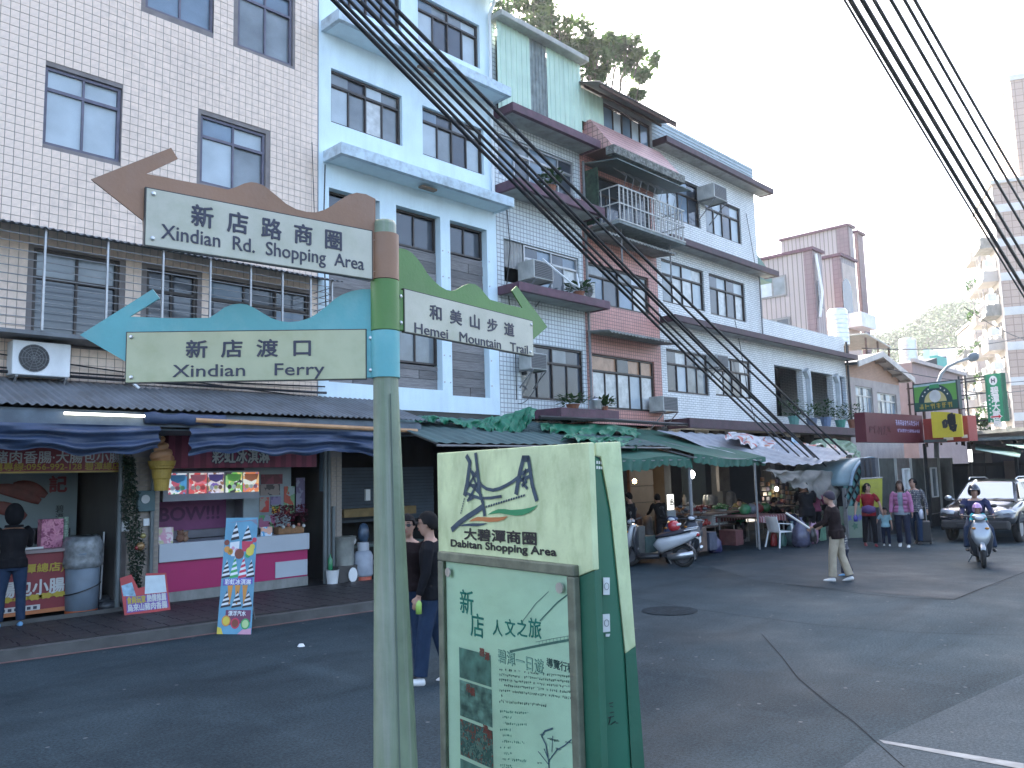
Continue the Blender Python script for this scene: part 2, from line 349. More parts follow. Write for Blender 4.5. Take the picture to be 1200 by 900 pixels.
# fresh asphalt patch near the walkers and the old pale slab at the lower right
A_ = [onZ(*p) for p in ((748,640),(893,682),(1118,703),(1200,672),(1330,650),(1300,640),(1010,648),(880,640))]
m = MB(); m.add([(p.x,p.y,.004) for p in A_], [tuple(range(len(A_)))]); struct(m, 'asphalt_patch', asph_new, fixn=False)
A_ = [onZ(*p) for p in ((980,905),(1030,868),(1200,790),(1500,900),(1300,1200),(900,1000))]
m = MB(); m.add([(p.x,p.y,.004) for p in A_], [tuple(range(len(A_)))]); struct(m, 'concrete_slab', asph_pale, fixn=False)
A_ = [onZ(*p) for p in ((1030,868),(1036,872),(1200,903),(1200,896))]
m = MB(); m.add([(p.x,p.y,.008) for p in A_], [(0,1,2,3)]); struct(m, 'road_line', M('worn_line', (.26,.27,.26), .8, .4, 6, dirt=.6, dirtcol=(.2,.2,.2), dscale=(4,4,4)), fixn=False)
# tar seams
def seam(pts, w_=.02):
    mm = MB(); P = [onZ(*p) for p in pts]
    for a, b in zip(P, P[1:]):
        d = (b-a).normalized(); x = Vector((-d.y, d.x, 0))*w_/2; mm.add([a-x+Vector((0,0,.006)), a+x+Vector((0,0,.006)), b+x+Vector((0,0,.006)), b-x+Vector((0,0,.006))], [(0,1,2,3)])
    struct(mm, 'tar_seam', M('tar', (.014,.016,.018), .9, spec=.1), fixn=False)
seam(((893,744),(916,770),(935,795),(972,826),(1000,846),(1022,866),(1060,900)), .009)
seam(((893,682),(950,688),(1010,696),(1060,701),(1118,703),(1150,690),(1200,671)), .022)
seam(((740,700),(800,712),(870,722),(980,735),(1080,742),(1200,745)), .012)
# manhole cover: rim and lid
mc = onZ(785, 716)
m = MB(); m.lathe((mc.x, mc.y, 0), [(.40,.002),(.42,.010),(.36,.011),(.35,.007),(.0,.008)], 32)
for i in range(-3, 4):
    L_ = math.sqrt(max(0, .33**2-(i*.09)**2)); m.box(mc.x-L_, mc.x+L_, mc.y+i*.09-.012, mc.y+i*.09+.012, .007, .012)
mh = struct(m, 'manhole_cover', M('cast_iron', (.022,.032,.038), .85, .4, 9, .5, spec=.1), smooth=False)
# pavement with kerb: curb line bends
kp = [onZ(*p, 0) for p in ((-260,800),(0,775),(180,750),(430,715))]
line = [(p.x, p.y) for p in kp] + [(10.6,11.15),(13.4,11.35),(14.5,12.0),(17,12.1),(22.5,12.2)]
m = MB()
for (x0,y0),(x1,y1) in zip(line, line[1:]):
    m.add([(x0,y0,.13),(x1,y1,.13),(x1,18,.13),(x0,18,.13),(x0,y0,-.1),(x1,y1,-.1),(x1,18,-.1),(x0,18,-.1)], [(0,1,2,3),(0,4,5,1),(3,2,6,7),(0,3,7,4),(1,5,6,2)])
pvm = struct(m, 'pavement', M('pavement_joint', (.014,.014,.014), .9))
ptile = M('paving_tile', (.034,.029,.030), .55, .35, 2.5, .3, 50, dirt=.4, dirtcol=(.018,.018,.019), dscale=(1,1,1))
q = MB(); q.box(0, .288, 0, .288, 0, .010); pme = q.mesh(); pme.name = 'paving_tile'; pme.materials.append(ptile)
for i in range(28):
    x = 2.6+i*.3
    yk = 11.72-.105*(x-2.96)
    for k in range(8):
        y = yk+.10+k*.3
        if y > 13.9: continue
        o = bpy.data.objects.new('paving_tile', pme); COL.objects.link(o); o.parent = pvm; o.location = Vector((x, y, .1305+random.uniform(0,.002)))-Vector(pvm['off']); o.rotation_euler = (0, 0, -.105)
m = MB()
for (x0,y0),(x1,y1) in zip(line, line[1:]):
    m.add([(x0,y0-.12,.136),(x1,y1-.12,.136),(x1,y1+.02,.136),(x0,y0+.02,.136),(x0,y0-.12,-.05),(x1,y1-.12,-.05)], [(0,1,2,3),(0,4,5,1)])
struct(m, 'kerb', kerb_m, fixn=False)
A_ = [(x, y-.12) for x, y in line[:4]]
m = MB()
for (x0,y0),(x1,y1) in zip(A_, A_[1:]): m.add([(x0,y0-.10,.006),(x1,y1-.10,.006),(x1,y1,.006),(x0,y0,.006)], [(0,1,2,3)])
struct(m, 'gutter_line', M('faded_red_line', (.16,.09,.08), .8, .4, 5), fixn=False)

# ------------------------------------------------------------------ walls with openings
def wall(name, root, mat, x0, x1, z0, z1, Y, holes, rev=.14, revmat=None, label=None):
    xs = sorted({x0, x1, *[h[0] for h in holes], *[h[1] for h in holes]}); zs = sorted({z0, z1, *[h[2] for h in holes], *[h[3] for h in holes]})
    xs = [x for x in xs if x0 <= x <= x1]; zs = [z for z in zs if z0 <= z <= z1]; m = MB()
    for a, b in zip(xs, xs[1:]):
        for c, d in zip(zs, zs[1:]):
            cx, cz = (a+b)/2, (c+d)/2
            if not any(h[0] < cx < h[1] and h[2] < cz < h[3] for h in holes):
                m.add([(a,Y,c),(b,Y,c),(b,Y,d),(a,Y,d)], [(0,1,2,3)])
    for h in holes:
        a, b, c, d = max(h[0], x0), min(h[1], x1), max(h[2], z0), min(h[3], z1); q = Y+rev
        m.add([(a,Y,c),(b,Y,c),(b,Y,d),(a,Y,d),(a,q,c),(b,q,c),(b,q,d),(a,q,d)], [(0,4,5,1),(1,5,6,2),(2,6,7,3),(3,7,4,0)])
    return m.build(name, mat, root, fixn=False, label=label)
def window(root, x0, x1, z0, z1, Y=14.08, cols=4, tr=.30, fm=grey_f, panes=None, fw=.045, label=None, slide=True, skip=()):
    """frame mesh with a pane object per light"""
    m = MB(); a, b, c, d = x0+.01, x1-.01, z0+.01, z1-.01; y0, y1 = Y-.03, Y+.05
    m.box(a, b, y0, y1, c, c+fw); m.box(a, b, y0, y1, d-fw, d); m.box(a, a+fw, y0, y1, c+fw, d-fw); m.box(b-fw, b, y0, y1, c+fw, d-fw)
    zt = d-(d-c)*tr if tr else d-fw
    if tr: m.box(a+fw, b-fw, y0+.003, y1, zt-fw*.6, zt+fw*.6)
    w_ = (b-a-2*fw)/cols
    for i in range(1, cols):
        x = a+fw+w_*i
        m.box(x-fw*.4, x+fw*.4, y0+.006, y1, c+fw, zt-fw*.6)
        if tr and i % 2 == 0 or tr and cols <= 3: m.box(x-fw*.4, x+fw*.4, y0+.006, y1, zt+fw*.6, d-fw)
    wo = m.build('window', fm, root, label=label)
    panes = panes or [glass_b, glass_g]
    k = 0
    for i in range(cols):
        for j in range(2 if tr else 1):
            pa, pb = a+fw+w_*i, a+fw+w_*(i+1); pc, pd = (c+fw, zt-fw*.6) if j == 0 else (zt+fw*.6, d-fw)
            yy = Y+.012+(.018 if (slide and i % 2) else 0); pm = panes[(i*2+j) % len(panes)] if len(panes) > 1 else panes[0]
            if (i, j) in skip: continue
            q = MB(); q.box(pa+.003, pb-.003, yy, yy+.008, pc, pd); q.build('pane', pm, wo)
            if j == 0 and slide and cols > 2:
                q = MB(); s_ = .022; q.box(pa, pa+s_, yy-.012, yy-.002, pc, pd); q.box(pb-s_, pb, yy-.012, yy-.002, pc, pd); q.box(pa+s_, pb-s_, yy-.012, yy-.002, pc, pc+s_); q.box(pa+s_, pb-s_, yy-.012, yy-.002, pd-s_, pd); q.build('sash', fm, wo)
    return wo
def ledge(root, x0, x1, zt, Y0=14.0, Y1=13.2, th=.24, m1=plum, m2=under, name='ledge'):
    a = MB(); a.box(x0, x1, Y1, Y1+.12, zt-th, zt); a.box(x0, x0+.1, Y1+.12, Y0-.002, zt-th, zt-.003); a.box(x1-.1, x1, Y1+.12, Y0-.002, zt-th, zt-.003)
    o = a.build(name, m1, root, bevel=.008)
    b = MB(); b.box(x0+.1, x1-.1, Y1+.12, Y0-.002, zt-th+.02, zt-.04); b.build('soffit', m2, o); return o
def shell(root, mat, x0, x1, z0, z1, Y0=14.0, Y1=24.0, roof=True, sides=(1, 1)):
    m = MB()
    if sides[0]: m.box(x0+.001, x0+.15, Y0+.002, Y1, z0, z1-.002)
    if sides[1]: m.box(x1-.15, x1-.001, Y0+.002, Y1, z0, z1-.002)
    m.box(x0+.15, x1-.15, Y1-.15, Y1-.001, z0, z1-.002)
    m.build('side_wall', mat, root)
    if roof: m = MB(); m.box(x0+.15, x1-.15, Y0+.15, Y1-.15, z1-.3, z1-.15); m.build('roof_slab', conc, root)
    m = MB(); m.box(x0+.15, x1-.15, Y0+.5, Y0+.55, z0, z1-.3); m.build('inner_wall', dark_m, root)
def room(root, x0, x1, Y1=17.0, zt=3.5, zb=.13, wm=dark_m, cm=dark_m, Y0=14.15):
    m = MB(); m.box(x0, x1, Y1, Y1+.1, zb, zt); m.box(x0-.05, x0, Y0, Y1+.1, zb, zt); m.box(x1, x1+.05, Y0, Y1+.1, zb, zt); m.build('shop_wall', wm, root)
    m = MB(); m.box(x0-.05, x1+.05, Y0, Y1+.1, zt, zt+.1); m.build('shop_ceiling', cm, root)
def corrugated(x0, x1, ya, za, yb, zb, pitch=.075, amp=.012, mb=None, sag=None):
    m = mb or MB(); n = max(4, int((x1-x0)/pitch*6))
    def f(u, v):
        x = x0+(x1-x0)*u; z = za+(zb-za)*v+amp*sin(2*pi*(x-x0)/pitch)
        if sag: z += sag(x, v)
        return (x, ya+(yb-ya)*v, z)
    return m.grid(f, n, 2)
def vcorr(x0, x1, z0, z1, Y, pitch=.2, amp=.02):
    m = MB(); xs = []; x = x0
    while x < x1-1e-6:
        for dx, dy in ((0, 0), (pitch*.55, 0), (pitch*.62, -amp), (pitch*.93, -amp)):
            if x+dx <= x1: xs.append((x+dx, Y+dy))
        x += pitch
    xs.append((x1, Y)); k = len(xs)
    m.add([(a, b, z0) for a, b in xs]+[(a, b, z1) for a, b in xs], [(i, i+1, k+i+1, k+i) for i in range(k-1)]); return m
def aircon(x0, z0, wd=.8, ht=.56, Y=13.98, dp=.32, rz=0, label='', group='air conditioners on the facades', kind='split', stain=0):
    """outdoor unit: casing, fan grille, bracket"""
    t = thing('air_conditioner', label, 'air conditioner', (x0, Y-dp, z0), group)
    m = MB(); m.box(x0, x0+wd, Y-dp, Y-.04, z0, z0+ht); m.build('casing', white_p if not stain else M('aged_white', (.45,.45,.42), .6, .15, 5, dirt=.4), t, bevel=.015)
    if kind == 'split':
        cx, cz, r = x0+wd*.36, z0+ht*.5, ht*.40
        m = MB(); N = 28
        m.prism([(cx+r*cos(2*pi*i/N), Y-dp-.004, cz+r*sin(2*pi*i/N)) for i in range(N)], (0, .003, 0)); m.build('fan', black_p, t)
        m = MB()
        for q in (1., .8, .6, .4, .2):
            P = [(cx+r*q*cos(2*pi*i/24), Y-dp-.012, cz+r*q*sin(2*pi*i/24)) for i in range(25)]; m.tube(P, .004, 4)
        for i in range(10): m.bar((cx, Y-dp-.012, cz), (cx+r*cos(i*pi/5), Y-dp-.012, cz+r*sin(i*pi/5)), .005)
        m.build('fan_grille', grey_f, t)
    else:
        m = MB(); n = 9
        for i in range(n): z = z0+ht*.12+i*ht*.76/(n-1); m.box(x0+wd*.07, x0+wd*.93, Y-dp-.008, Y-dp-.001, z-.006, z+.006)
        m.build('louvre', grey_f, t)
        m = MB(); m.box(x0+wd*.05, x0+wd*.95, Y-dp-.003, Y-dp-.0005, z0+ht*.07, z0+ht*.93); m.build('back_plate', M('radiator', (.08,.08,.08), .7), t)
    m = MB()
    for x in (x0+.06, x0+wd-.06):
        m.bar((x, Y-dp-.03, z0-.02), (x, Y, z0-.02), .035); m.bar((x, Y-dp, z0-.03), (x, Y, z0-.03-dp*.9), .025)
    m.build('bracket', grey_f, t); return t
# ================================================================== building A: beige tiles
A = thing('apartment_building', 'beige tiled apartment building on the left, behind the two left-pointing arrow signs', 'building', (3.5, 14, 0), 'apartment houses along the market street')
AX0, AX1 = -3.0, 8.9
_l1 = onY(50, 285, 14); hA = [(3.8,5.0,7.6,8.93),(6.4,7.72,7.6,8.92),(5.35,6.62,10.58,12.1),(7.1,8.3,10.53,12.0),
      (-1.8,3.25,5.1,5.85),(3.75,5.05,4.35,5.88),(5.5,6.4,4.6,5.85),(6.6,8.7,4.6,5.85),(1.0,2.2,7.6,8.93),(1.0,2.2,10.55,12)]
wall('wall', A, grout, AX0, AX1, 3.75, 15, 14.012, [(h[0],h[1],h[2],h[3]) for h in hA])
# wall tiles: the 300 largest in view as pieces, the rest joined
TP = .1335; TG = .0085
tm = MB(); tm.box(0, TP-TG, 0, .012, 0, TP-TG); tme = tm.mesh(); tme.name = 'tile'; tme.materials.append(tile_p)
stuff = MB(); cand = []
nx = int((AX1-AX0)/TP); nz = int((14.2-3.75)/TP)
for i in range(nx):
    x = AX0+i*TP
    for k in range(nz):
        z = 3.8+k*TP
        if any(h[0]-TP*.8 < x < h[1]-.02 and h[2]-TP*.8 < z < h[3]-.02 for h in hA): continue
        if x < 2.0 and x > -99 and (x < 2.2): 
            if x < 1.2: continue
        cand.append((x, z))
seen = [c for c in cand if 2.9 < c[0] and 6.3 < c[1] < 10.6]
seen.sort(key=lambda c: c[0]**2+(c[1]-9)**2*1.5)
ind = set(seen[:290])
for x, z in cand:
    if (x, z) in ind:
        o = bpy.data.objects.new('tile', tme); COL.objects.link(o); o.parent = A
        o.location = Vector((x, 13.998+random.uniform(-.002, .002), z))-Vector(A['off'])
    else:
        y = 13.998+random.uniform(-.002, .002); e = TP-TG
        stuff.add([(x,y,z),(x+e,y,z),(x+e,y,z+e),(x,y,z+e),(x,y+.012,z),(x+e,y+.012,z),(x+e,y+.012,z+e),(x,y+.012,z+e)], [(0,1,2,3),(0,4,5,1),(1,5,6,2),(2,6,7,3),(3,7,4,0)])
o = stuff.build('wall_tile', tile_p, A, fixn=False, kind='stuff')
shell(A, tileA, AX0, AX1, 3.75, 15)
plumf = M('mauve_frame', (.13,.12,.16), .5, .2, 6)
window(A, *hA[0], cols=2, tr=.28, fm=plumf, panes=[glass_f, glass_f]); window(A, *hA[1], cols=2, tr=.30, fm=plumf, panes=[glass_f, glass_b, glass_g, glass_f])
window(A, *hA[2], cols=2, tr=.28, fm=plumf, panes=[glass_b, glass_g]); window(A, *hA[3], cols=2, tr=.28, fm=plumf, panes=[glass_g, glass_b])
window(A, *hA[4], cols=3, tr=0, fm=grey_f, panes=[glass_f]); window(A, *hA[5], cols=2, tr=.3, fm=brown_f, panes=[glass_d, glass_g])
window(A, *hA[6], cols=2, tr=.3, fm=brown_f, panes=[glass_d]); window(A, *hA[7], cols=3, tr=.3, fm=brown_f, panes=[glass_d, glass_b, glass_d])
window(A, *hA[8], cols=2, tr=.28, fm=plumf, panes=[glass_f]); window(A, *hA[9], cols=2, tr=.28, fm=plumf, panes=[glass_f])
# first floor security cage with corrugated canopy
m = corrugated(-2.5, 9.0, 14.0, 6.20, 13.25, 6.0, pitch=.11, amp=.015); m.build('cage_canopy', corr_m, A, thick=.006)
m = MB(); zb, zt, yb = 4.50, 5.93, 13.35
for z in [zb+.0+i*.125 for i in range(12)]: m.bar((-2.4, yb, z), (8.8, yb, z), .012)
for z in [zb+i*.125 for i in range(12)]: m.bar((8.8, yb, z), (8.8, 14, z), .012)
m.build('cage_bars', grey_f, A)
xs = [2.95+i*.0 for i in range(0)] + [2.3, 3.72, 4.62, 5.5, 6.32, 7.08, 7.72, 8.32, 8.8]
for x in xs: m = MB(); m.box(x-.015, x+.015, yb-.02, yb+.015, zb-.05, zt+.12); m.build('cage_post', alu, A)
m = MB(); m.box(-2.4, 8.8, yb+.02, 13.99, zb-.12, zb-.06); m.build('cage_floor', corr_m, A)
# ground floor shop fronts of A
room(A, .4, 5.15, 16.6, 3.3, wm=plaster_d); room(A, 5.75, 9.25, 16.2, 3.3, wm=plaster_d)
def pillar(root, x0, x1, y0=13.8, y1=14.12, z0=.13, z1=3.75, mat=None):
    cm = MB(); cm.box(x0, x1, y0, y1, z0, z1); po = cm.build('pillar', mat or grout, root)
    me = MB(); ph = .098; pw = (x1-x0)/max(1, round((x1-x0)/.17)); me.box(.004, pw-.008, -.008, .004, .004, ph-.008); mm = me.mesh(); mm.name = 'tile'; mm.materials.append(tile_pill)
    n = round((x1-x0)/pw)
    for i in range(n):
        for k in range(int((2.6-z0)/ph)):
            o = bpy.data.objects.new('tile', mm); COL.objects.link(o); o.parent = po; o.location = Vector((x0+i*pw, y0, z0+k*ph))-Vector(root['off'])
    return po
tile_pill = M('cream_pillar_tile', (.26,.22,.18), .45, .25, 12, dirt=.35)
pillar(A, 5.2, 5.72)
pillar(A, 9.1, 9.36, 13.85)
m = MB(); m.box(-3, 8.9, 14.02, 14.2, 3.32, 3.75); m.build('lintel', plaster_d, A)
m = MB(); m.box(-3, 0.4, 14.0, 14.1, .13, 3.32); m.build('left_shutter', dark_m, A)

# ================================================================== building B: pale blue
B = thing('apartment_building', 'pale blue painted building with boarded lower openings, behind the signpost pole', 'building', (11.5, 14, 0), 'apartment houses along the market street')
bx0, bx1 = 8.903, 14.05
hB = [(9.2,11.1,9.62,10.82),(11.7,13.68,9.6,10.8),(9.25,11.1,12.38,13.6),(11.6,13.62,12.38,13.55),(9.15,10.45,4.1,8.18),(10.9,12.2,4.1,8.2),(12.5,13.72,4.0,8.2),(9.6,11.1,14.9,15.6),(11.7,13.6,14.9,15.6)]
wall('wall', B, blue_w, bx0, bx1, 3.6, 15.8, 13.99, hB, rev=.3); shell(B, blue_w, bx0, bx1, 3.6, 15.8)
for h, pn in ((hB[0], [glass_f, glass_g, glass_g, glass_d, glass_w]), (hB[1], [glass_f, glass_b, glass_g, glass_d, glass_d, glass_g, glass_f, glass_f]), (hB[2], [glass_b, glass_g]), (hB[3], [glass_f, glass_b, glass_d, glass_g, glass_d, glass_g, glass_f, glass_f])):
    window(B, *h, Y=14.1, cols=4, tr=.27, fm=brown_f, panes=pn)
window(B, 9.15, 10.45, 7.35, 8.18, Y=14.2, cols=2, tr=0, fm=brown_f, panes=[glass_d]); window(B, 10.9, 12.2, 7.35, 8.2, Y=14.2, cols=2, tr=0, fm=brown_f, panes=[glass_d, glass_b])
window(B, 12.5, 13.72, 7.45, 8.2, Y=14.2, cols=2, tr=0, fm=brown_f, panes=[glass_d, glass_f])
window(B, 10.9, 12.2, 4.68, 6.1, Y=14.2, cols=2, tr=.25, fm=brown_f, panes=[glass_g, glass_d])
def planks(x0, x1, z0, z1, Y=14.16, h=.21):
    z = z0
    while z < z1-.05:
        hh = min(h*random.uniform(.8, 1.25), z1-z)
        if random.random() < .3:
            xm = x0+(x1-x0)*random.uniform(.35, .65); segs = [(x0, xm-.004), (xm+.004, x1)]
        else: segs = [(x0, x1)]
        for a, b in segs:
            y = Y+random.uniform(0, .015); q = MB(); q.box(a+random.uniform(0,.01), b-random.uniform(0,.01), y, y+.025, z+.004, z+hh-.004); q.build('plank', plankm, B)
        z += hh
planks(10.9, 12.2, 6.1, 7.35); planks(10.9, 12.2, 4.1, 4.66); planks(12.5, 13.72, 4.0, 7.43); planks(9.15, 10.45, 4.1, 7.33)
for x in (10.9, 12.2, 12.5, 13.72):
    for z in [4.3+i*.62 for i in range(6)]:
        q = MB(); q.lathe((0, 0, 0), [(.0, 0), (.02, 0), (.02, .012), (0, .014)], 8)
        for i, v in enumerate(q.v): q.v[i] = Vector((x+(-.06 if x in (10.9, 12.5) else .06)+v.x, 13.988-v.z, z+v.y))
        q.build('bolt', steel, B)
ledge(B, 9.0, 14.04, 8.92, 13.99, 13.32, .24, blue_l, blue_w); ledge(B, 8.95, 14.04, 11.78, 13.99, 13.32, .24, blue_l, blue_w); ledge(B, 8.95, 14.1, 14.55, 13.99, 13.32, .24, blue_l, blue_w)
for z in (8.66, 11.52):
    q = MB(); q.box(11.3, 11.75, 13.55, 13.7, z-.06, z-.002); q.build('ceiling_lamp', M('lamp_brown', (.25,.17,.12), .5), B, bevel=.02)
m = MB(); m.tube([(13.9,13.9,13.9),(13.9,13.9,9.1)], .04, 10); m.tube([(13.9,13.9,13.9),(13.9,13.7,14.2)], .045, 10); m.build('downpipe', white_p, B)
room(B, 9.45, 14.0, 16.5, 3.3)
m = MB(); m.box(9.36, 14.05, 14.02, 14.2, 3.2, 3.6); m.build('lintel', plaster_d, B)

# ================================================================== building C: white tile, green cladding on top
C_ = thing('apartment_building', 'narrow white tiled building topped with mint green metal cladding', 'building', (15.7, 14, 0), 'apartment houses along the market street')
cx0, cx1 = 14.053, 17.5
hC = [(14.2,17.25,9.75,10.88),(14.32,17.3,7.0,8.12),(14.85,17.38,4.05,5.5)]
wall('wall', C_, tileC, cx0, cx1, 3.55, 11.4, 14.0, hC); shell(C_, tileC, cx0, cx1, 3.55, 13.8)
window(C_, *hC[0], cols=5, tr=.32, fm=alu, panes=[glass_b, glass_b, glass_d, glass_g, glass_b, glass_b, glass_d, glass_b, glass_d, glass_d])
window(C_, 15.1, 17.3, 7.0, 8.12, cols=4, tr=.32, fm=alu, panes=[glass_g, glass_d, glass_b, glass_b, glass_d, glass_d, glass_w, glass_b])
q = MB(); q.grid(lambda u, v: (14.34+.74*u, 14.06+.02*sin(u*40), 7.4+.7*v), 40, 2); q.build('curtain', M('grey_curtain', (.36,.35,.33), .9, .2, 6), C_)
window(C_, *hC[2], cols=4, tr=.3, fm=brown_f, panes=[glass_d, glass_g, glass_d, glass_d])
mf = vcorr(14.1, 15.35, 11.42, 13.85, 13.85); mf.build('mint_cladding', mint, C_)
mf = vcorr(15.36, 16.02, 11.42, 13.85, 13.86, .13); mf.build('weathered_cladding', fadedm, C_)
mf = vcorr(16.03, 17.5, 11.42, 13.85, 13.85); mf.build('mint_cladding', mint, C_)
m = MB(); m.box(14.0, 17.55, 13.55, 14.1, 13.83, 13.98); m.build('roof_gutter', M('gutter', (.42,.42,.38), .7, .2, 3, dirt=.4), C_, bevel=.02)
ledge(C_, 14.06, 17.62, 11.42, 14, 13.3, .22); ledge(C_, 14.06, 17.62, 9.45, 14, 13.25, .24); ledge(C_, 14.06, 17.7, 6.82, 14, 13.25, .22); ledge(C_, 15.3, 17.7, 3.78, 14, 13.1, .24)

# ================================================================== building D: salmon pink tile with the caged balcony
D_ = thing('apartment_building', 'narrow salmon pink tiled building with a caged balcony', 'building', (19.3, 14, 0), 'apartment houses along the market street')
dx0, dx1 = 17.503, 21.2
hD = [(17.7,20.7,6.93,8.1),(17.75,20.8,3.93,5.48),(18.0,21.0,9.1,10.8)]
wall('wall', D_, tileD, dx0, dx1, 3.5, 12.0, 14.0, hD); shell(D_, tileD, dx0, dx1, 3.5, 13.3)
window(D_, *hD[0], cols=4, tr=.3, fm=brown_f, panes=[glass_b, glass_g, glass_d, glass_d, glass_b, glass_g, glass_w, glass_f])
window(D_, *hD[1], cols=5, tr=.3, fm=brown_f, panes=[glass_w, glass_o, glass_w, glass_o, glass_w, glass_d, glass_f, glass_o, glass_w, glass_o])
window(D_, *hD[2], cols=4, tr=.3, fm=brown_f, panes=[glass_d])
for z, x0_, x1_ in ((6.0, 17.55, 21.15), (8.78, 17.55, 21.15)):
    m = corrugated(x0_, x1_, 13.98, z+.06, 13.2, z-.02, pitch=.16, amp=.02); m.build('concrete_canopy', conc, D_, thick=.05)
# caged balcony
m = MB(); bx, ex, yf = 17.85, 21.25, 12.95
m.box(bx, ex, yf, 13.99, 9.02, 9.10); cf = m.build('balcony_floor', fadedm, D_)
m = MB()
for x in [bx+.05+i*.2 for i in range(17)]: m.bar((x, yf, 9.1), (x, yf, 10.1), .03)
for z in (9.12, 9.6, 10.1): m.bar((bx, yf, z), (ex, yf, z), .035)
for z in (9.12, 9.6, 10.1): m.bar((ex, yf, z), (ex, 13.95, z), .03); m.bar((bx, yf, z), (bx, 13.95, z), .03)
for y in (yf+.3, yf+.6, yf+.85): m.bar((ex, y, 9.1), (ex, y, 10.1), .02); m.bar((bx, y, 9.1), (bx, y, 10.1), .02)
m.build('balcony_railing', M('pale_iron', (.50,.49,.46), .6, .2, 8, dirt=.3, dirtcol=(.25,.15,.1)), D_)
m = MB()
for i in range(34):
    x = bx+.1+i*.1; m.bar((x, yf+.05, 9.12), (x, yf+.05, 10.08), .008)
for z in [9.12+i*.11 for i in range(10)]: m.bar((bx, yf+.04, z), (ex, yf+.04, z), .008)
for i in range(9): m.tube([(bx+.3+i*.36, yf+.02, 10.1), (bx+.4+i*.36, yf-.03, 10.45), (bx+.25+i*.36, yf+.3, 10.75)], .009, 5)
m.build('balcony_grille', grey_f, D_)
m = MB(); m.grid(lambda u, v: (17.6+3.8*u, 12.75+1.23*v, 10.74+.22*v), 2, 2); m.build('balcony_canopy', M('green_grey_sheet', (.10,.14,.13), .5, .3, 2), D_, thick=.03)
m = MB(); m.box(17.6, 17.64, 13.45, 13.98, 9.1, 10.7); m.build('balcony_side_panel', M('green_net', (.03,.06,.035), .7, .6, 9), D_)
# slanted tiled parapet and window strip above
zt0, zb0 = 12.25, 11.25
m = MB(); m.add([(17.75,13.0,zb0),(21.3,13.0,zb0),(21.3,13.75,zt0),(17.75,13.75,zt0),(17.75,14,zb0),(21.3,14,zb0),(21.3,14,zt0),(17.75,14,zt0)], [(0,1,2,3),(0,4,5,1),(0,3,7,4),(1,5,6,2),(3,2,6,7)])
m.build('slanted_parapet', tileDp, D_)
m = MB(); m.box(17.7, 21.35, 12.92, 13.2, 11.0, 11.24); m.build('mouldy_ledge', M('mouldy_concrete', (.14,.14,.12), .9, .6, 9, .4, dirt=.7, dirtcol=(.4,.4,.38), dscale=(5,5,5)), D_)
mf = vcorr(17.55, 18.6, 12.2, 13.2, 13.9); mf.build('mint_cladding', mint, D_)
wall('upper_wall', D_, M('grey_board', (.3,.3,.29), .8, .2, 3), 18.6, 21.2, 12.2, 13.3, 13.95, [(18.65,21.1,12.26,13.15)])
window(D_, 18.65, 21.1, 12.26, 13.15, Y=14.0, cols=5, tr=0, fm=brown_f, panes=[glass_b, glass_g, glass_f, glass_b])
m = corrugated(17.4, 21.45, 14.3, 13.46, 13.1, 13.04, pitch=.13, amp=.018); m.build('roof_sheet', corr_m, D_, thick=.01)
m = MB(); m.box(17.5, 21.4, 13.15, 13.2, 12.93, 13.02); m.box(17.5, 21.4, 13.7, 13.75, 13.13, 13.2); m.build('roof_beam', rust, D_)
for x in (18.4, 20.9):
    m = MB(); m.tube([(x, 13.3, 7.9), (x, 13.3, 9.05)], .025, 6); m.build('balcony_prop', grey_f, D_)
m = MB(); m.tube([(17.58,13.93,11.0),(17.58,13.93,3.6)], .04, 8); m.build('downpipe', grey_f, D_)

# ================================================================== building E: white long tile, right part lower
E_ = thing('apartment_building', 'wide white tiled building with plum ledges and a lower wing on its right', 'building', (28, 14, 0), 'apartment houses along the market street')
hE = [(21.45,24.0,10.35,11.85),(24.35,26.85,10.33,11.7),(21.45,24.0,7.47,8.88),(24.35,26.85,7.44,8.88),(21.5,24.0,4.6,5.98),(24.4,26.95,4.64,6.0)]
wall('wall', E_, tileE, 21.203, 28.0, 6.9, 13.2, 14.0, hE[:4])
hE2 = [(28.8,31.2,4.1,6.05),(32.0,34.1,4.1,6.05),(34.4,35.45,4.1,6.05)]
wall('lower_wall', E_, tileE, 21.203, 35.6, 3.5, 6.9, 14.0, hE[4:]+hE2, rev=.25)
shell(E_, tileE, 21.203, 28.0, 3.5, 13.2); 
m = MB(); m.box(28.0, 35.6, 14.0, 14.15, 6.9, 7.75); m.box(35.45, 35.598, 14.15, 22, 3.5, 7.7); m.build('roof_parapet', tileE, E_)
m = MB(); m.box(28.0, 35.45, 14.2, 22, 6.7, 6.95); m.build('roof_slab', conc, E_)
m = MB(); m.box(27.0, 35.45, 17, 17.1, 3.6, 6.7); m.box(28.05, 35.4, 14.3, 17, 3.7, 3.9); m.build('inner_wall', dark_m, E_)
for h, pn in ((hE[0], [glass_f, glass_f, glass_f, glass_f, glass_b, glass_b, glass_d, glass_d]), (hE[1], [glass_g, glass_d, glass_f, glass_f, glass_d, glass_d, glass_f, glass_f]),
              (hE[2], [glass_g, glass_f, glass_w, glass_f, glass_w, glass_f, glass_f, glass_w]), (hE[3], [glass_d, glass_d, glass_w, glass_f, glass_d, glass_d, glass_w, glass_f]),
              (hE[4], [glass_d, glass_d, glass_f, glass_w, glass_g, glass_d, glass_g, glass_w]), (hE[5], [glass_w, glass_g, glass_g, glass_w, glass_d, glass_d, glass_w, glass_w])):
    window(E_, *h, cols=4, tr=.33, fm=brown_f, panes=pn)
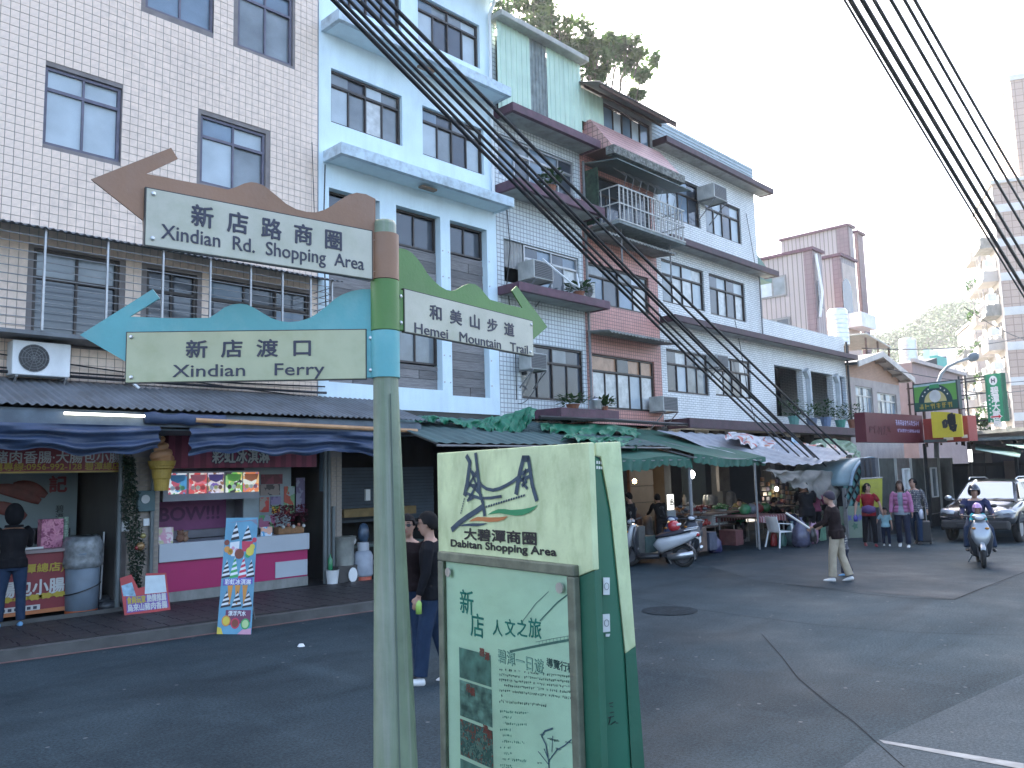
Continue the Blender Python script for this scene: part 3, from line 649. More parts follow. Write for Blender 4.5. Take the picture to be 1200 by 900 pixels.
ledge(E_, 21.22, 28.5, 12.7, 14, 13.42, .2, plum_d); ledge(E_, 21.22, 28.5, 9.5, 14, 13.42, .2, plum_d); ledge(E_, 21.22, 35.6, 6.95, 14, 13.42, .2, plum_d); ledge(E_, 21.22, 35.6, 3.72, 14, 13.1, .3, plum_d)
m = MB(); m.box(21.25, 28.0, 13.99, 14.12, 12.76, 13.55); m.box(27.85, 28.0, 14.12, 20, 12.76, 13.55); m.build('parapet_cladding', M('blue_grey_board', (.36,.44,.48), .6, .12, 3), E_)
for z in [12.85+i*.12 for i in range(6)]: q = MB(); q.box(21.25, 28.02, 13.965, 13.988, z, z+.03); q.build('board_strip', M('board_strip', (.5,.55,.58), .6), E_)
for x in (31.25, 34.15):
    m = MB(); m.loft([((x+.3, 13.93, 3.9), .10, .12), ((x+.3, 13.93, 5.7), .10, .12), ((x+.1, 13.93, 6.04), .16, .12)], 8, p=.5); m.build('column', M('pale_column', (.46,.49,.50), .7, .15, 3, dirt=.2), E_)
m = MB(); m.box(34.42, 35.43, 14.2, 14.24, 4.3, 6.04); m.build('blue_shutter', M('blue_sheet', (.08,.20,.38), .5, .15, 4), E_)
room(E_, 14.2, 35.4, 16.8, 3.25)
for x in (17.4, 21.1, 24.5, 28, 31.5):
    m = MB(); m.box(x-.18, x+.18, 13.9, 14.3, .0, 3.5); m.build('ground_column', plaster_d, E_)
m = MB(); m.tube([(27.9,13.93,9.3),(27.9,13.93,7.0)], .03, 6); m.build('downpipe', grey_f, E_)
m = MB(); m.tube([(35.6,13.9,7.6),(35.6,13.9,3.7)], .05, 6); m.build('downpipe', black_p, E_)

# ================================================================== gabled house G
G_ = thing('gabled_house', 'low gabled house with orange brick gable and pinkish walls behind the red shop sign', 'house', (40, 14, 0))
PKp, REp, LEp = onY(1033,413,13.45), onY(1071,444,13.45), onY(988,431,13.45)
gx0, pk = 35.65, PKp.x; gx1 = REp.x-.55; zpk, zre = PKp.z, REp.z; sl = (zpk-zre)/(REp.x-pk); zle = zpk-sl*(pk-gx0+.1)
hG = [(gx0+.9,gx0+2.9,4.35,5.75),(pk+.6,gx1-.5,4.35,5.6)]
zw = zre+sl*.55-.12
wall('wall', G_, renderG, gx0, gx1, 0, 6.1, 14.0, hG)
m = MB(); m.add([(gx0,14,6.1),(gx1,14,6.1),(gx1,14,zw),(pk,14,zpk-.15),(gx0,14,zle)], [(0,1,2,3,4)]); m.build('gable', brickG, G_, fixn=False)
m = MB(); m.box(gx0, gx0+.15, 14.02, 22, 0, 6.0); m.box(gx1-.15, gx1, 14.02, 22, 0, 6.0); m.box(gx0+.15, gx1-.15, 21.85, 22, 0, 6.0); m.build('side_wall', renderG, G_)
for h in hG: window(G_, *h, cols=4, tr=.3, fm=alu, panes=[glass_g, glass_f, glass_w, glass_g, glass_f, glass_f, glass_b])
m = MB()
for xe, ze in ((gx0-.1, zle), (REp.x, zre)):
    m.add([(pk,13.45,zpk-.1),(xe,13.45,ze-.1),(xe,22,ze-.1),(pk,22,zpk-.1),(pk,13.45,zpk),(xe,13.45,ze),(xe,22,ze),(pk,22,zpk)], [(0,1,2,3),(4,7,6,5),(0,4,5,1),(1,5,6,2),(2,6,7,3)])
m.build('roof', M('dark_roof', (.09,.10,.11), .8, .3, 3, .3), G_)
m = MB()
for xe, ze in ((gx0-.1, zle), (REp.x, zre)):
    for (ya, yb) in ((13.39, 13.445),): m.add([(pk,ya,zpk-.22),(xe,ya,ze-.22),(xe,ya,ze+.05),(pk,ya,zpk+.05),(pk,yb,zpk-.22),(xe,yb,ze-.22),(xe,yb,ze+.05),(pk,yb,zpk+.05)], [(0,1,2,3),(0,4,5,1),(3,2,6,7),(1,5,6,2)])
m.build('bargeboard', M('pale_board', (.55,.50,.45), .7, .2, 3), G_)
m = MB()
for xe, ze in ((gx0-.1, zle), (REp.x, zre)): m.add([(pk,13.45,zpk-.13),(xe,13.45,ze-.13),(xe,14,ze-.13),(pk,14,zpk-.13)], [(0,1,2,3)])
m.build('soffit', M('pale_soffit', (.62,.57,.52), .8, .15, 3), G_, fixn=False)
for i in range(4):
    t_ = (i+.6)/4; x = pk+(REp.x-pk)*t_; z = zpk-.2-(zpk-zre)*t_; m = MB(); m.box(x-.05, x+.05, 13.5, 13.98, z-.08, z+.03); m.build('rafter', M('rafter', (.3,.25,.22), .8), G_)
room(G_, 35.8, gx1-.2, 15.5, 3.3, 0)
# ================================================================== signpost with three arrows
NAVY = M('sign_letters', (.035,.035,.06), .5, .15, 30)
PX, PY = 2.05, 2.712
SP = thing('signpost', 'green painted signpost pole carrying three wavy-topped arrow signs', 'signpost', (PX, PY, 0))
pole_m = M('pole_green_paint', (.16,.205,.13), .55, .25, 5, .25, 40, dirt=.75, dirtcol=(.30,.30,.27), dscale=(14,2,.35))
colb = M('sign_brown', (.27,.145,.085), .55, .14, 3, .1, dirt=.35, dirtcol=(.30,.2,.16), dscale=(3,3,2))
colg = M('sign_green', (.085,.195,.045), .5, .14, 4, .1, dirt=.35, dirtcol=(.12,.2,.07), dscale=(3,3,2))
colc = M('sign_cyan', (.11,.36,.38), .5, .12, 4, .1, dirt=.35, dirtcol=(.25,.45,.45), dscale=(4,4,3))
platem = M('cream_plate', (.49,.47,.38), .45, .1, 5, dirt=.5, dirtcol=(.30,.31,.20), dscale=(3,3,3))
platem2 = M('yellowed_plate', (.43,.44,.28), .45, .1, 5, dirt=.55, dirtcol=(.30,.31,.16), dscale=(3,3,3))
def zof(px, py): return at(px, py, math.hypot(PX, PY)).z
m = MB(); LX = Vector((cos(R(-46)), sin(R(-46)), 0))
m.loft([(Vector((PX, PY, z))+LX*max(0, (zof(453,443)-z))*.018, r_, r_) for r_, z in [(.125,0),(.122,.02),(.098,.6),(.088,.98),(.064,1.9),(.052,zof(453,443)),(.050,zof(450,264)),(.044,zof(450,262)+.008),(.001,zof(450,262)+.010)]], 12, xax=LX); m.build('pole', pole_m, SP, smooth=True, bevel=0)
m = MB(); m.tube([Vector((PX, PY, z))+LX*max(0, (zof(453,443)-z))*.018+Vector((-.64,-.77,0))*(r_-.001)+LX*.02 for z, r_ in ((.1,.12),(.98,.088),(1.9,.064),(2.45,.0525))], .003, 5); m.build('pole_seam', M('seam_dark', (.10,.13,.10), .8), SP)
for n_, ya, yb, mt in (('brown', 276, 329, colb), ('green', 330, 388, colg), ('cyan', 389, 443, colc)):
    z1, z0 = zof(452, ya), zof(452, yb); m = MB(); m.lathe((PX, PY, 0), [(.050,z0),(.060,z0),(.060,z1),(.050,z1)], 24); o = m.build('collar', mt, SP, smooth=True); md = o.modifiers.new('e', 'EDGE_SPLIT'); md.split_angle = R(40)
def arrow(phi, outline, prect, mat, pmat, zh, en, zhp, enp, boltpx, clamp, label):
    P = Vector((PX, PY, 2.5)); X = Vector((cos(phi), sin(phi), 0)); N = Vector((sin(phi), -cos(phi), 0))
    pts = [onP(x, y, P, phi) for x, y in outline]
    m = MB(); m.prism(pts, -N*.008); ab = m.build('arrow_board', mat, SP, label=label)
    c = [onP(x, y, P, phi) for x, y in prect]; u = [(p-P).dot(X) for p in c]; u0, u1 = (u[0]+u[3])/2, (u[1]+u[2])/2; z1 = (c[0].z+c[1].z)/2; z0 = (c[2].z+c[3].z)/2
    Q = lambda a, z, o_: Vector((P.x, P.y, 0)) + X*a + Vector((0, 0, z)) + N*o_
    m = MB(); m.prism([Q(u0, z1, .018), Q(u1, z1, .018), Q(u1, z0, .018), Q(u0, z0, .018)], -N*.016); m.build('name_plate', pmat, ab, bevel=.002)
    e = .004; m = MB()
    for a, b, c_, d in ((u0-e, u1+e, z1, z1+e), (u0-e, u1+e, z0-e, z0), (u0-e, u0, z0, z1), (u1, u1+e, z0, z1)): m.prism([Q(a, d, .016), Q(b, d, .016), Q(b, c_, .016), Q(a, c_, .016)], -N*.015)
    m.build('plate_rim', M('dark_rim', (.05,.045,.04), .6), ab)
    for body, sz, (xa, xb), y, bold in ((zh, zhp[0], zhp[1], zhp[2], .004), (en, enp[0], enp[1], enp[2], .0012)):
        a = onP(xa, y[0], P, phi); b = onP(xb, y[1], P, phi); ua, ub = (a-P).dot(X), (b-P).dot(X); z = (a.z+b.z)/2
        text(body, sz, NAVY, ab, Q((ua+ub)/2, z, .0205), X, bold=bold*.45, depth=.0015, fit=ub-ua)
    for x, y in boltpx:
        p = onP(x, y, P, phi); m = MB(); m.lathe((0, 0, 0), [(0, 0), (.0085, 0), (.0075, .005), (.003, .008), (0, .008)], 10)
        for i, v in enumerate(m.v): m.v[i] = p + X*v.x + Vector((0, 0, v.y)) + N*(v.z+.018)
        m.build('bolt', steel if y > 0 else steel, ab)
    s = clamp; m = MB(); ua = u1 if s > 0 else u0
    ua2 = -.055 if s > 0 else .055
    m.prism([Q(ua+.002*s, z1-.004, .012), Q(ua2, z1-.004, .012), Q(ua2, z0+.004, .012), Q(ua+.002*s, z0+.004, .012)], -N*.024); m.build('clamp_plate', mat, ab, bevel=.002)
    for z in (z0+.035, z1-.035):
        p = Q(ua+.022*s, z, .012); m = MB(); m.lathe((0, 0, 0), [(0, 0), (.010, 0), (.008, .006), (.003, .009), (0, .009)], 10)
        for i, v in enumerate(m.v): m.v[i] = p + X*v.x + Vector((0, 0, v.y)) + N*v.z
        m.build('bolt', steel, ab)
arrow(R(-6.75), [(107,210),(200.6,173),(208.5,186),(171.3,203.5),(220,213),(267.8,222),(277,219),(286.7,214.8),(294,213.3),(301,214.2),(308,216.8),(314,221),(325,230),(335,238.6),(347,245),(359,248.3),(370,248.8),(379.7,246),(390,240.5),(400.4,233),(409,228),(418,225.8),(429,227.5),(436,231),(440,233),(440,329),(434,328),(169,288),(167.5,258)],
      [(170,222),(434,272),(433,328),(169,288)], colb, platem, '新  店  路  商  圈', 'Xindian  Rd.  Shopping  Area', (.086, (223,398), (263.5,293)), (.075, (187,424), (280,318)), [(178,229),(177,281)], 1, 'brown wavy arrow board pointing left, topmost on the pole')
arrow(R(-42), [(93.5,392.6),(178.9,338.8),(186.8,349.5),(152,371),(200,373),(245,372.5),(254,367),(262.6,360.5),(272,356.8),(281.5,355.9),(290,357),(299,361.5),(308,367),(317.7,372.6),(328,376.2),(338.4,377.6),(350,376.5),(362.5,372.8),(373,366.5),(383,358.6),(392,350.5),(400.4,345.4),(412,341),(424.5,338.8),(440,339),(440,443),(429,443),(150,449),(147.5,424)],
      [(150,390),(429,388),(429,443),(150,450)], colc, platem2, '新  店  渡  口', 'Xindian    Ferry', (.078, (221,366), (417.5,417)), (.072, (204,381), (442,440)), [(156,396),(156,443)], 1, 'cyan wavy arrow board pointing left, lowest on the pole')
arrow(R(8.75), [(462,291.5),(470,291),(476.5,292.6),(483,296.5),(488.7,302.5),(495,311),(501,320.7),(508,328.5),(515.6,335.4),(523,339.6),(530.2,341),(536,339),(543,334.8),(549.8,332.2),(557,333.2),(563,337.5),(569,345),(574.3,351.2),(595,357),(612.5,361),(600,340.5),(605.5,335),(641.5,383),(623,399.5),(621,418),(470,388),(462,387)],
      [(471,340),(622,377),(621,418),(471,388)], colg, platem, '和  美  山  步  道', 'Hemei   Mountain   Trail', (.072, (500,599), (371.5,395)), (.065, (482,615), (388.5,417)), [(619,381),(618,413)], -1, 'green wavy arrow board pointing right, in the middle of the pole')

# ================================================================== shopping area board
BPH = R(-98); P1 = at(605, 524, 3.6); BX = Vector((cos(BPH), sin(BPH), 0)); BN = Vector((sin(BPH), -cos(BPH), 0))
IB = thing('information_board', 'green and cream shopping area board with a bridge emblem and a framed poster', 'information board', (2.62, 2.55, 0))
creamg = M('mouldy_cream_green', (.56,.63,.37), .5, .2, 4, .1, dirt=.45, dirtcol=(.20,.26,.10), dscale=(6,6,2.6))
dgreen = M('dark_green_panel', (.022,.11,.065), .5, .2, 3, .1, dirt=.3, dirtcol=(.03,.09,.05), dscale=(3,3,.6))
Bp = lambda x, y, o_=0: onP(x, y, P1, BPH)+BN*o_
def drop(p, z): return Vector((p.x, p.y, z))
TL, TR_ = Bp(512,531), Bp(690,518.5); zt_ = (TL.z+TR_.z)/2; TL.z = TR_.z = zt_
bl, br_ = Bp(516.5,740), Bp(694,668)
m = MB(); m.prism([TL, TR_, Vector((TR_.x,TR_.y,br_.z)), Vector((TL.x,TL.y,bl.z))], -BN*.032); m.build('cream_panel', creamg, IB, bevel=.004)
m = MB(); m.prism([drop(TL, bl.z-.002)-BN*.006, drop(TR_, br_.z-.002)-BN*.006, drop(TR_, .02)-BN*.006, drop(TL, .02)-BN*.006], -BN*.036); m.build('green_panel', dgreen, IB, bevel=.003)
# poster frame and poster
fz1 = Bp(600,654).z; ul = (Bp(519,700)-P1).dot(BX); ur = (Bp(681.5,760)-P1).dot(BX)
BQ = lambda u, z, o_: Vector((P1.x, P1.y, 0))+BX*u+Vector((0, 0, z))+BN*o_
fz0 = .42; fw = .045
def brect(mb, a, b, c, d, o1, t): mb.prism([BQ(a, d, o1), BQ(b, d, o1), BQ(b, c, o1), BQ(a, c, o1)], -BN*t)
frm = M('poster_frame_metal', (.17,.18,.13), .5, .3, 12, .2, metal=.3, dirt=.4, dirtcol=(.06,.06,.05), dscale=(6,6,6))
m = MB(); brect(m, ul, ur, fz1-fw, fz1, .03, .035); brect(m, ul, ur, fz0, fz0+fw, .03, .035); brect(m, ul, ul+fw, fz0+fw, fz1-fw, .0295, .034); brect(m, ur-fw, ur, fz0+fw, fz1-fw, .0295, .034); m.build('poster_frame', frm, IB, bevel=.006)
m = MB(); brect(m, ul+fw, ur-fw, fz0+fw, fz1-fw, .008, .008); pst = m.build('poster', M('poster_paper', (.74,.88,.70), .4, .1, 2.5, dirt=.25, dirtcol=(.42,.52,.36), dscale=(2,2,5)), IB)
g = bpy.data.materials.new('cover_glass'); g.use_nodes = True; n, l = nodes(g); n.remove(n['Principled BSDF']); tr = n.new('ShaderNodeBsdfTransparent'); gl = n.new('ShaderNodeBsdfGlossy'); gl.inputs['Roughness'].default_value = .06; mx = n.new('ShaderNodeMixShader'); fr = n.new('ShaderNodeFresnel'); fr.inputs[0].default_value = 1.45
l.new(fr.outputs[0], mx.inputs[0]); l.new(tr.outputs[0], mx.inputs[1]); l.new(gl.outputs[0], mx.inputs[2]); tr.inputs[0].default_value = (.93,1,.96,1); l.new(mx.outputs[0], n['Material Output'].inputs[0]); cover_glass = g
m = MB(); a = [BQ(ul+fw, fz0+fw, .024), BQ(ur-fw, fz0+fw, .024), BQ(ur-fw, fz1-fw, .024), BQ(ul+fw, fz1-fw, .024)]; m.add(a, [(0,1,2,3)]); m.build('glass', cover_glass, IB)
m = MB()
for a_, b_ in ((ul+fw+.045, fz1-fw-.05), (ur-fw-.045, fz1-fw-.05)):
    m.prism([BQ(a_+.022*cos(i*pi/8), b_+.022*sin(i*pi/8), .030) for i in range(16)], -BN*.006)
m.build('stand_off', steel, IB)
def bz(x, y): p = Bp(x, y); return ((p-P1).dot(BX), p.z)
def stroke(mb, pts, w_, o_=.011, cvt=bz):
    P = [cvt(*p) for p in pts]
    for i, ((a, b), (c, d)) in enumerate(zip(P, P[1:])):
        L = math.hypot(c-a, d-b) or 1; nx_, nz_ = -(d-b)/L*w_/2, (c-a)/L*w_/2; e = w_*.25; dx, dz = (c-a)/L*e, (d-b)/L*e
        oo = o_+.0002*i
        mb.add([BQ(a-nx_-dx, b-nz_-dz, oo), BQ(c-nx_+dx, d-nz_+dz, oo), BQ(c+nx_+dx, d+nz_+dz, oo), BQ(a+nx_-dx, b+nz_-dz, oo)], [(0,1,2,3)])
# emblem
z3 = lambda x, y: bz(500+x/4.444, 510+y/4.444)
logo = M('emblem_navy', (.035,.06,.09), .6, .3, 30)
m = MB(); s_ = lambda pts, w_: stroke(m, pts, w_*.0013, .004, z3)
s_([(212,110),(228,140),(222,190),(214,250),(202,310)], 20); s_([(258,98),(264,150),(270,200),(280,300),(296,350),(305,415)], 17)
for p in ([(228,170),(272,285)], [(268,180),(205,292)], [(210,235),(288,312)], [(278,232),(218,340)], [(203,300),(290,332)], [(240,190),(262,215)], [(225,260),(262,262)]): s_(p, 11)
s_([(272,235),(290,262),(315,279),(350,286),(385,277),(420,260),(450,243),(488,213)], 12)
s_([(508,118),(492,180),(480,240),(470,302)], 20); s_([(532,118),(542,180),(552,250),(562,290),(576,336)], 18); s_([(508,122),(532,122)], 22)
for p in ([(498,200),(540,178)], [(488,235),(538,215)], [(505,250),(525,275)], [(520,180),(500,240)], [(500,262),(522,240)]): s_(p, 12)
s_([(215,340),(250,322),(290,328),(340,326),(392,318)], 10); s_([(300,368),(262,395),(215,425),(170,458),(136,490)], 20)
for i in range(16): x = 312+i*13; y = 374-i*3.9; s_([(x, y), (x+6, y-4)], 7)
for i in range(7): s_([(200-i*3, 330+i*12), (198-i*3, 335+i*12)], 5)
m.build('emblem', logo, IB, fixn=False)
def sw(pts, mt):
    mm = MB(); mm.add([BQ(*z3(*p), .004) for p in pts], [tuple(range(len(pts)))]); mm.build('emblem_stripe', mt, IB, fixn=False)
sw([(320,415),(345,397),(375,385),(410,384),(440,389),(500,385),(545,376),(583,363),(560,388),(535,405),(500,417),(465,419),(430,414),(380,405),(350,408)], M('emblem_green', (.03,.22,.09), .6))
sw([(222,450),(245,434),(268,425),(300,426),(340,428),(385,427),(427,421),(405,440),(375,449),(330,452),(290,447),(255,446)], M('emblem_orange', (.42,.15,.05), .6))
sw([(165,472),(200,462),(240,458),(280,459),(322,457),(300,468),(265,475),(220,473),(190,474)], logo)
blk = M('black_letters', (.012,.012,.015), .5, .2, 20)
def btext(body, size, mat, x0, x1, y, o_=.004, bold=0, parent=None, fit=True, name='lettering', cvt=bz, **k):
    a, z_ = cvt(x0, y); b, z2 = cvt(x1, y)
    zz = (z_+z2)/2; return text(body, size, mat, parent or IB, BQ((a+b)/2, zz, o_), BX, bold=bold*.5, depth=.001, fit=(b-a) if fit else None, name=name, **k)
text('大碧潭商圈', .058, blk, IB, BQ((z3(200,540)[0]+z3(575,540)[0])/2, z3(390,552)[1], .004), BX, bold=.0022, depth=.001, fit=z3(575,540)[0]-z3(200,540)[0])
text('Dabitan Shopping Area', .047, blk, IB, BQ((z3(128,600)[0]+z3(675,600)[0])/2, z3(400,603)[1], .004), BX, bold=.0018, depth=.001, fit=z3(675,600)[0]-z3(128,600)[0])
# poster print
teal = M('print_teal', (.02,.24,.20), .6); dk = M('print_dark', (.05,.10,.10), .6)
for ch, x, y, s2 in (('新', 549, 717, .12), ('店', 561.5, 744, .115), ('人', 585, 743, .075), ('文', 600, 743.5, .078), ('之', 614, 744, .075), ('旅', 629, 745.5, .088)):
    u_, z_ = bz(x, y); text(ch, s2, teal, pst, BQ(u_, z_, .0105), BX, (.10, .0, .99) if False else (0, 0, 1), bold=.001, depth=.001)
ph1 = M('photo_river', (.14,.26,.22), .5, .7, 14, dirt=.8, dirtcol=(.15,.27,.23), dscale=(2,2,9)); ph2 = M('photo_bridge', (.20,.33,.28), .5, .7, 20, dirt=.7, dirtcol=(.02,.04,.04), dscale=(3,3,12)); ph3 = voro_mat('photo_boats', [(.04,.10,.09),(.10,.20,.18),(.06,.13,.11),(.18,.27,.22),(.30,.06,.04),(.05,.12,.11)], 45)
for (xa, ya, xb, yb), mt in (((540,763,577.7,799),ph1), ((540.6,802,579,845),ph2), ((541,849,580,892),ph3), ((541.5,897,581,940),ph1)):
    a, z1 = bz(xa, (ya)); b, z0 = bz(xb, yb); z1 = bz((xa+xb)/2, ya)[1]; z0 = bz((xa+xb)/2, yb)[1]
    m = MB(); m.add([BQ(a, z0, .0095), BQ(b, z0, .0095), BQ(b, z1, .0095), BQ(a, z1, .0095)], [(0,1,2,3)]); m.build('printed_photo', mt, pst)
redp = M('print_red', (.35,.08,.06), .6)
for ch, x, y in (('碧', 567, 768), ('潭', 573, 773), ('吊', 551, 810), ('橋', 556, 814), ('渡', 571, 858), ('船', 576, 864)):
    u_, z_ = bz(x, y); text(ch, .04, redp, pst, BQ(u_, z_, .0112), BX, depth=.001, bold=.001)
btext('碧潭一日遊', .062, M('print_outline', (.04,.20,.17), .6), 586, 639, 781, .0102, .003, pst)
btext('碧潭一日遊', .062, M('print_pale', (.55,.74,.62), .6), 586, 639, 781, .0114, 0, pst)
btext('導覽行程', .04, dk, 643, 675, 784, .0108, .0012, pst)
# body text as printed marks, one glyph-sized mark after another
def marks(mb, x0, x1, y, slope, dens=.86, gw=2.1, gh=2.6, rng=random.Random(3)):
    x = x0
    while x < x1-gw:
        if rng.random() < dens:
            yy = y+(x-x0)*slope
            for q in range(4):
                ax, ay = x+rng.uniform(0, gw*.5), yy-rng.uniform(0, gh*.8); wv, hv = (gw*.8, .6) if rng.random() < .5 else (.6, gh*.8)
                a, z = bz(ax, ay); b, z2 = bz(ax+wv, ay+hv); mb.add([BQ(a, z2, .0104), BQ(b, z2, .0104), BQ(b, z, .0104), BQ(a, z, .0104)], [(0,1,2,3)])
        x += gw*1.18
m = MB()
for i, y in enumerate((784, 790, 796)): marks(m, 587, 674, y, .105, gw=1.9, gh=2.3)
for i, y in enumerate((802.5, 808.5)): marks(m, 587+(6 if i == 0 else 0), 674, y, .105, gw=1.9, gh=2.3)
marks(m, 587, 592, 814, .1); marks(m, 587, 643, 821, .10, 1, 1.9, 2.6); m.build('printed_text', dk, pst, fixn=False)
m = MB(); rg = random.Random(9)
for i in range(11): marks(m, 588+(3 if i % 3 else 0), 588+rg.choice((14, 24, 34, 34)), 833+i*7, .07, 1, 1.9, 2.3, rg)
marks(m, 588, 604, 899.5, .05); m.build('printed_text', teal, pst, fixn=False)
m = MB()
for p, w_ in (([(646,905),(645,890),(642,872),(637,862),(641,856),(650,853)], .007), ([(646,890),(655,878),(664,873),(672,866)], .005), ([(640,877),(646,892)], .005), ([(650,862),(649,880)], .004), ([(633,880),(645,895)], .004)): stroke(m, p, w_, .0106)
m.build('printed_map', M('print_navy', (.08,.13,.2), .6), pst, fixn=False)
m = MB()
for i in range(14): x = 630+rg.uniform(0, 45); y = 856+rg.uniform(0, 45); marks(m, x, x+7, y, .05, 1, 1.3, 1.5, rg)
m.build('printed_text', dk, pst, fixn=False)
m = MB(); stroke(m, [(672,693),(655,706),(635,727)], .006, .0102); stroke(m, [(645,693),(630,707),(612,731)], .003, .0102); stroke(m, [(672,749),(650,753),(630,757),(600,763)], .010, .0102)
stroke(m, [(674,744),(650,748),(630,752)], .002, .0102)
for i in range(10): stroke(m, [(634+i*4.2, 757-i*.8), (634+i*4.2, 751-i*.8)], .002, .0104)
m.build('printed_bridge', M('print_grey', (.11,.22,.19), .6), pst, fixn=False)
# back fin and side body of the board
P2 = at(712, 560, 3.36); F2 = R(-42); FN = Vector((sin(F2), -cos(F2), 0)); Fp = lambda x, y, o_=0: onP(x, y, P2, F2)+FN*o_
m = MB(); m.prism([Fp(698,519),Fp(727,517.5),Fp(745,757),Fp(733,766),Fp(716,600),Fp(704,535),Fp(698,534)], -FN*.03); m.build('cream_fin', creamg, IB, bevel=.003)
m = MB(); m.prism([Fp(733,766.5,-.003),Fp(745,757.5,-.003),Fp(756,905,-.003),Fp(777,1170,-.003),Fp(759,1170,-.003),Fp(741,905,-.003)], -FN*.026); m.build('green_fin', dgreen, IB)
m = MB(); m.prism([Fp(686,535,-.01),Fp(703,535,-.01),Fp(716,600,-.01),Fp(733,766,-.01),Fp(741,905,-.01),Fp(759,1170,-.01),Fp(660,1170,-.01),Fp(672,905,-.01)], -FN*.22); m.build('side_body', M('mid_green_panel', (.028,.14,.085), .35, .12, 2, coat=.2), IB, bevel=.01)
for pts, mt in (([(707,677),(714.5,677),(714.5,697),(707,697)], white_p), ([(706.5,720),(714.5,719.5),(715,740),(706.5,741)], white_p), ([(710,743),(715,743),(714,746),(710,746)], white_p)):
    m = MB(); m.prism([Fp(x, y, .001) for x, y in pts], -FN*.008); m.build('sticker', mt, IB)
for cx, cy in ((710.8, 687), (710.8, 730)):
    m = MB(); m.tube([Fp(cx+2.6*cos(i*pi/7), cy+4*sin(i*pi/7), .0025) for i in range(15)], .0012, 4); m.build('sticker_print', grey_f, IB)
m = MB()
for i in range(4):
    for j in range(2):
        x, y = 699.3+i*2.6, 540+j*6+i*.3; m.add([Fp(x,y,-.008),Fp(x+1.8,y,-.008),Fp(x+1.8,y+3.4,-.008),Fp(x,y+3.4,-.008)], [(0,1,2,3)])
m.build('small_print', white_p, IB, fixn=False)
m = MB()
for a, b in (((714,825),(719,824)), ((715,828),(719,829)), ((715,836),(720,835)), ((713,842),(720,840)), ((716,840),(714,850)), ((716,850),(722,846)), ((722,848),(725,848))):
    m.tube([Fp(*a, -.008), Fp(*b, -.008)], .002, 4)
m.build('scribble', blk, IB)
# ================================================================== facade extras
def acn(x, z, lab, **k): return aircon(x, z, label=lab, **k)
acn(3.42, 3.80, 'white air conditioner with round fan on the beige tiled wall at the far left', wd=.8, ht=.52, dp=.35)
p0 = onY(590, 310, 13.7)
acn(14.75, 7.05, 'old window air conditioner on the ledge beside a grey curtain', wd=.75, ht=.48, dp=.6, kind='win', stain=1)
acn(14.7, 4.75, 'small boxed air conditioner above the green tarpaulin, right below the arrow sign tip', wd=.62, ht=.42, dp=.45, kind='win', stain=1)
acn(17.1, 6.9, 'pale air conditioner at the right end of the middle plum ledge', wd=.5, ht=.5, dp=.3, kind='split', stain=1)
acn(20.35, 3.92, 'boxed air conditioner at the lower right corner of the orange curtained window', wd=.8, ht=.45, dp=.55, kind='win', stain=1)
acn(23.75, 11.25, 'boxed air conditioner high between the two top windows of the white building', wd=.85, ht=.5, dp=.7, kind='win', stain=1)
acn(23.95, 5.55, 'small air conditioner between the lower windows of the white building, behind cables', wd=.75, ht=.42, dp=.35, kind='win', stain=1)
# pots and plants on the ledges
def plant(x, y, z, r, h, label, n=130, pot=(.3,.12,.07), group='potted plants on the ledges', leaf=.15):
    t = thing('potted_plant', label, 'plant', (x, y, z), group)
    m = MB(); m.lathe((x, y, z), [(r*.45,0),(r*.6,h*.35),(r*.66,h*.36),(r*.62,h*.4),(r*.5,h*.38)], 10); m.build('pot', M('pot%.2f' % pot[0], pot, .7, .2, 6), t)
    m = MB(); rg = random.Random(int(x*100))
    for i in range(n):
        a = rg.uniform(0, 2*pi); q = r*rg.random()**.5*1.3; c = Vector((x+q*cos(a), y+q*sin(a), z+h*.4+rg.uniform(0, h*.7))); d = Vector((cos(a), sin(a), rg.uniform(-.3, .9))).normalized()*leaf*rg.uniform(.7, 1.5); s_ = d.cross(Vector((0, 0, 1))).normalized()*leaf*.3
        m.add([c, c+d*.5+s_, c+d, c+d*.5-s_], [(0,1,2,3)])
    m.build('foliage', leaf_m, t, fixn=False); return t
plant(15.6, 13.45, 9.45, .22, .5, 'leafy potted plant on the upper plum ledge behind the black cables')
plant(16.6, 13.45, 6.82, .25, .35, 'low green plant on the middle plum ledge by the aluminium window')
plant(16.0, 13.3, 3.78, .3, .3, 'sprawling plant on the lowest plum ledge left of the metal pot')
plant(17.3, 13.3, 3.78, .2, .3, 'small plant on the lowest plum ledge right of the metal pot')
plant(28.9, 13.4, 3.74, .35, .8, 'leafy plant at the left edge of the open veranda of the white building', pot=(.10,.25,.22))
plant(30.2, 13.3, 3.74, .35, .7, 'dense plant in front of the first dark veranda opening', pot=(.15,.18,.25))
plant(31.5, 13.3, 3.74, .35, .9, 'tall plant in a blue grey pot before the veranda column', pot=(.14,.20,.32))
plant(32.9, 13.3, 3.74, .35, .75, 'plant in a green planter before the second veranda opening', pot=(.08,.28,.22))
plant(34.2, 13.3, 3.74, .35, .9, 'bushy plant before the blue shutter', pot=(.30,.10,.07))
m = MB(); m.lathe((17.0, 13.35, 3.78), [(.16,0),(.18,.05),(.18,.26),(.19,.28),(.12,.33),(.03,.35),(.03,.39),(0,.39)], 16); single(m, 'cooking_pot', steel, 'lidded metal pot on the lowest plum ledge', 'pot', smooth=True)
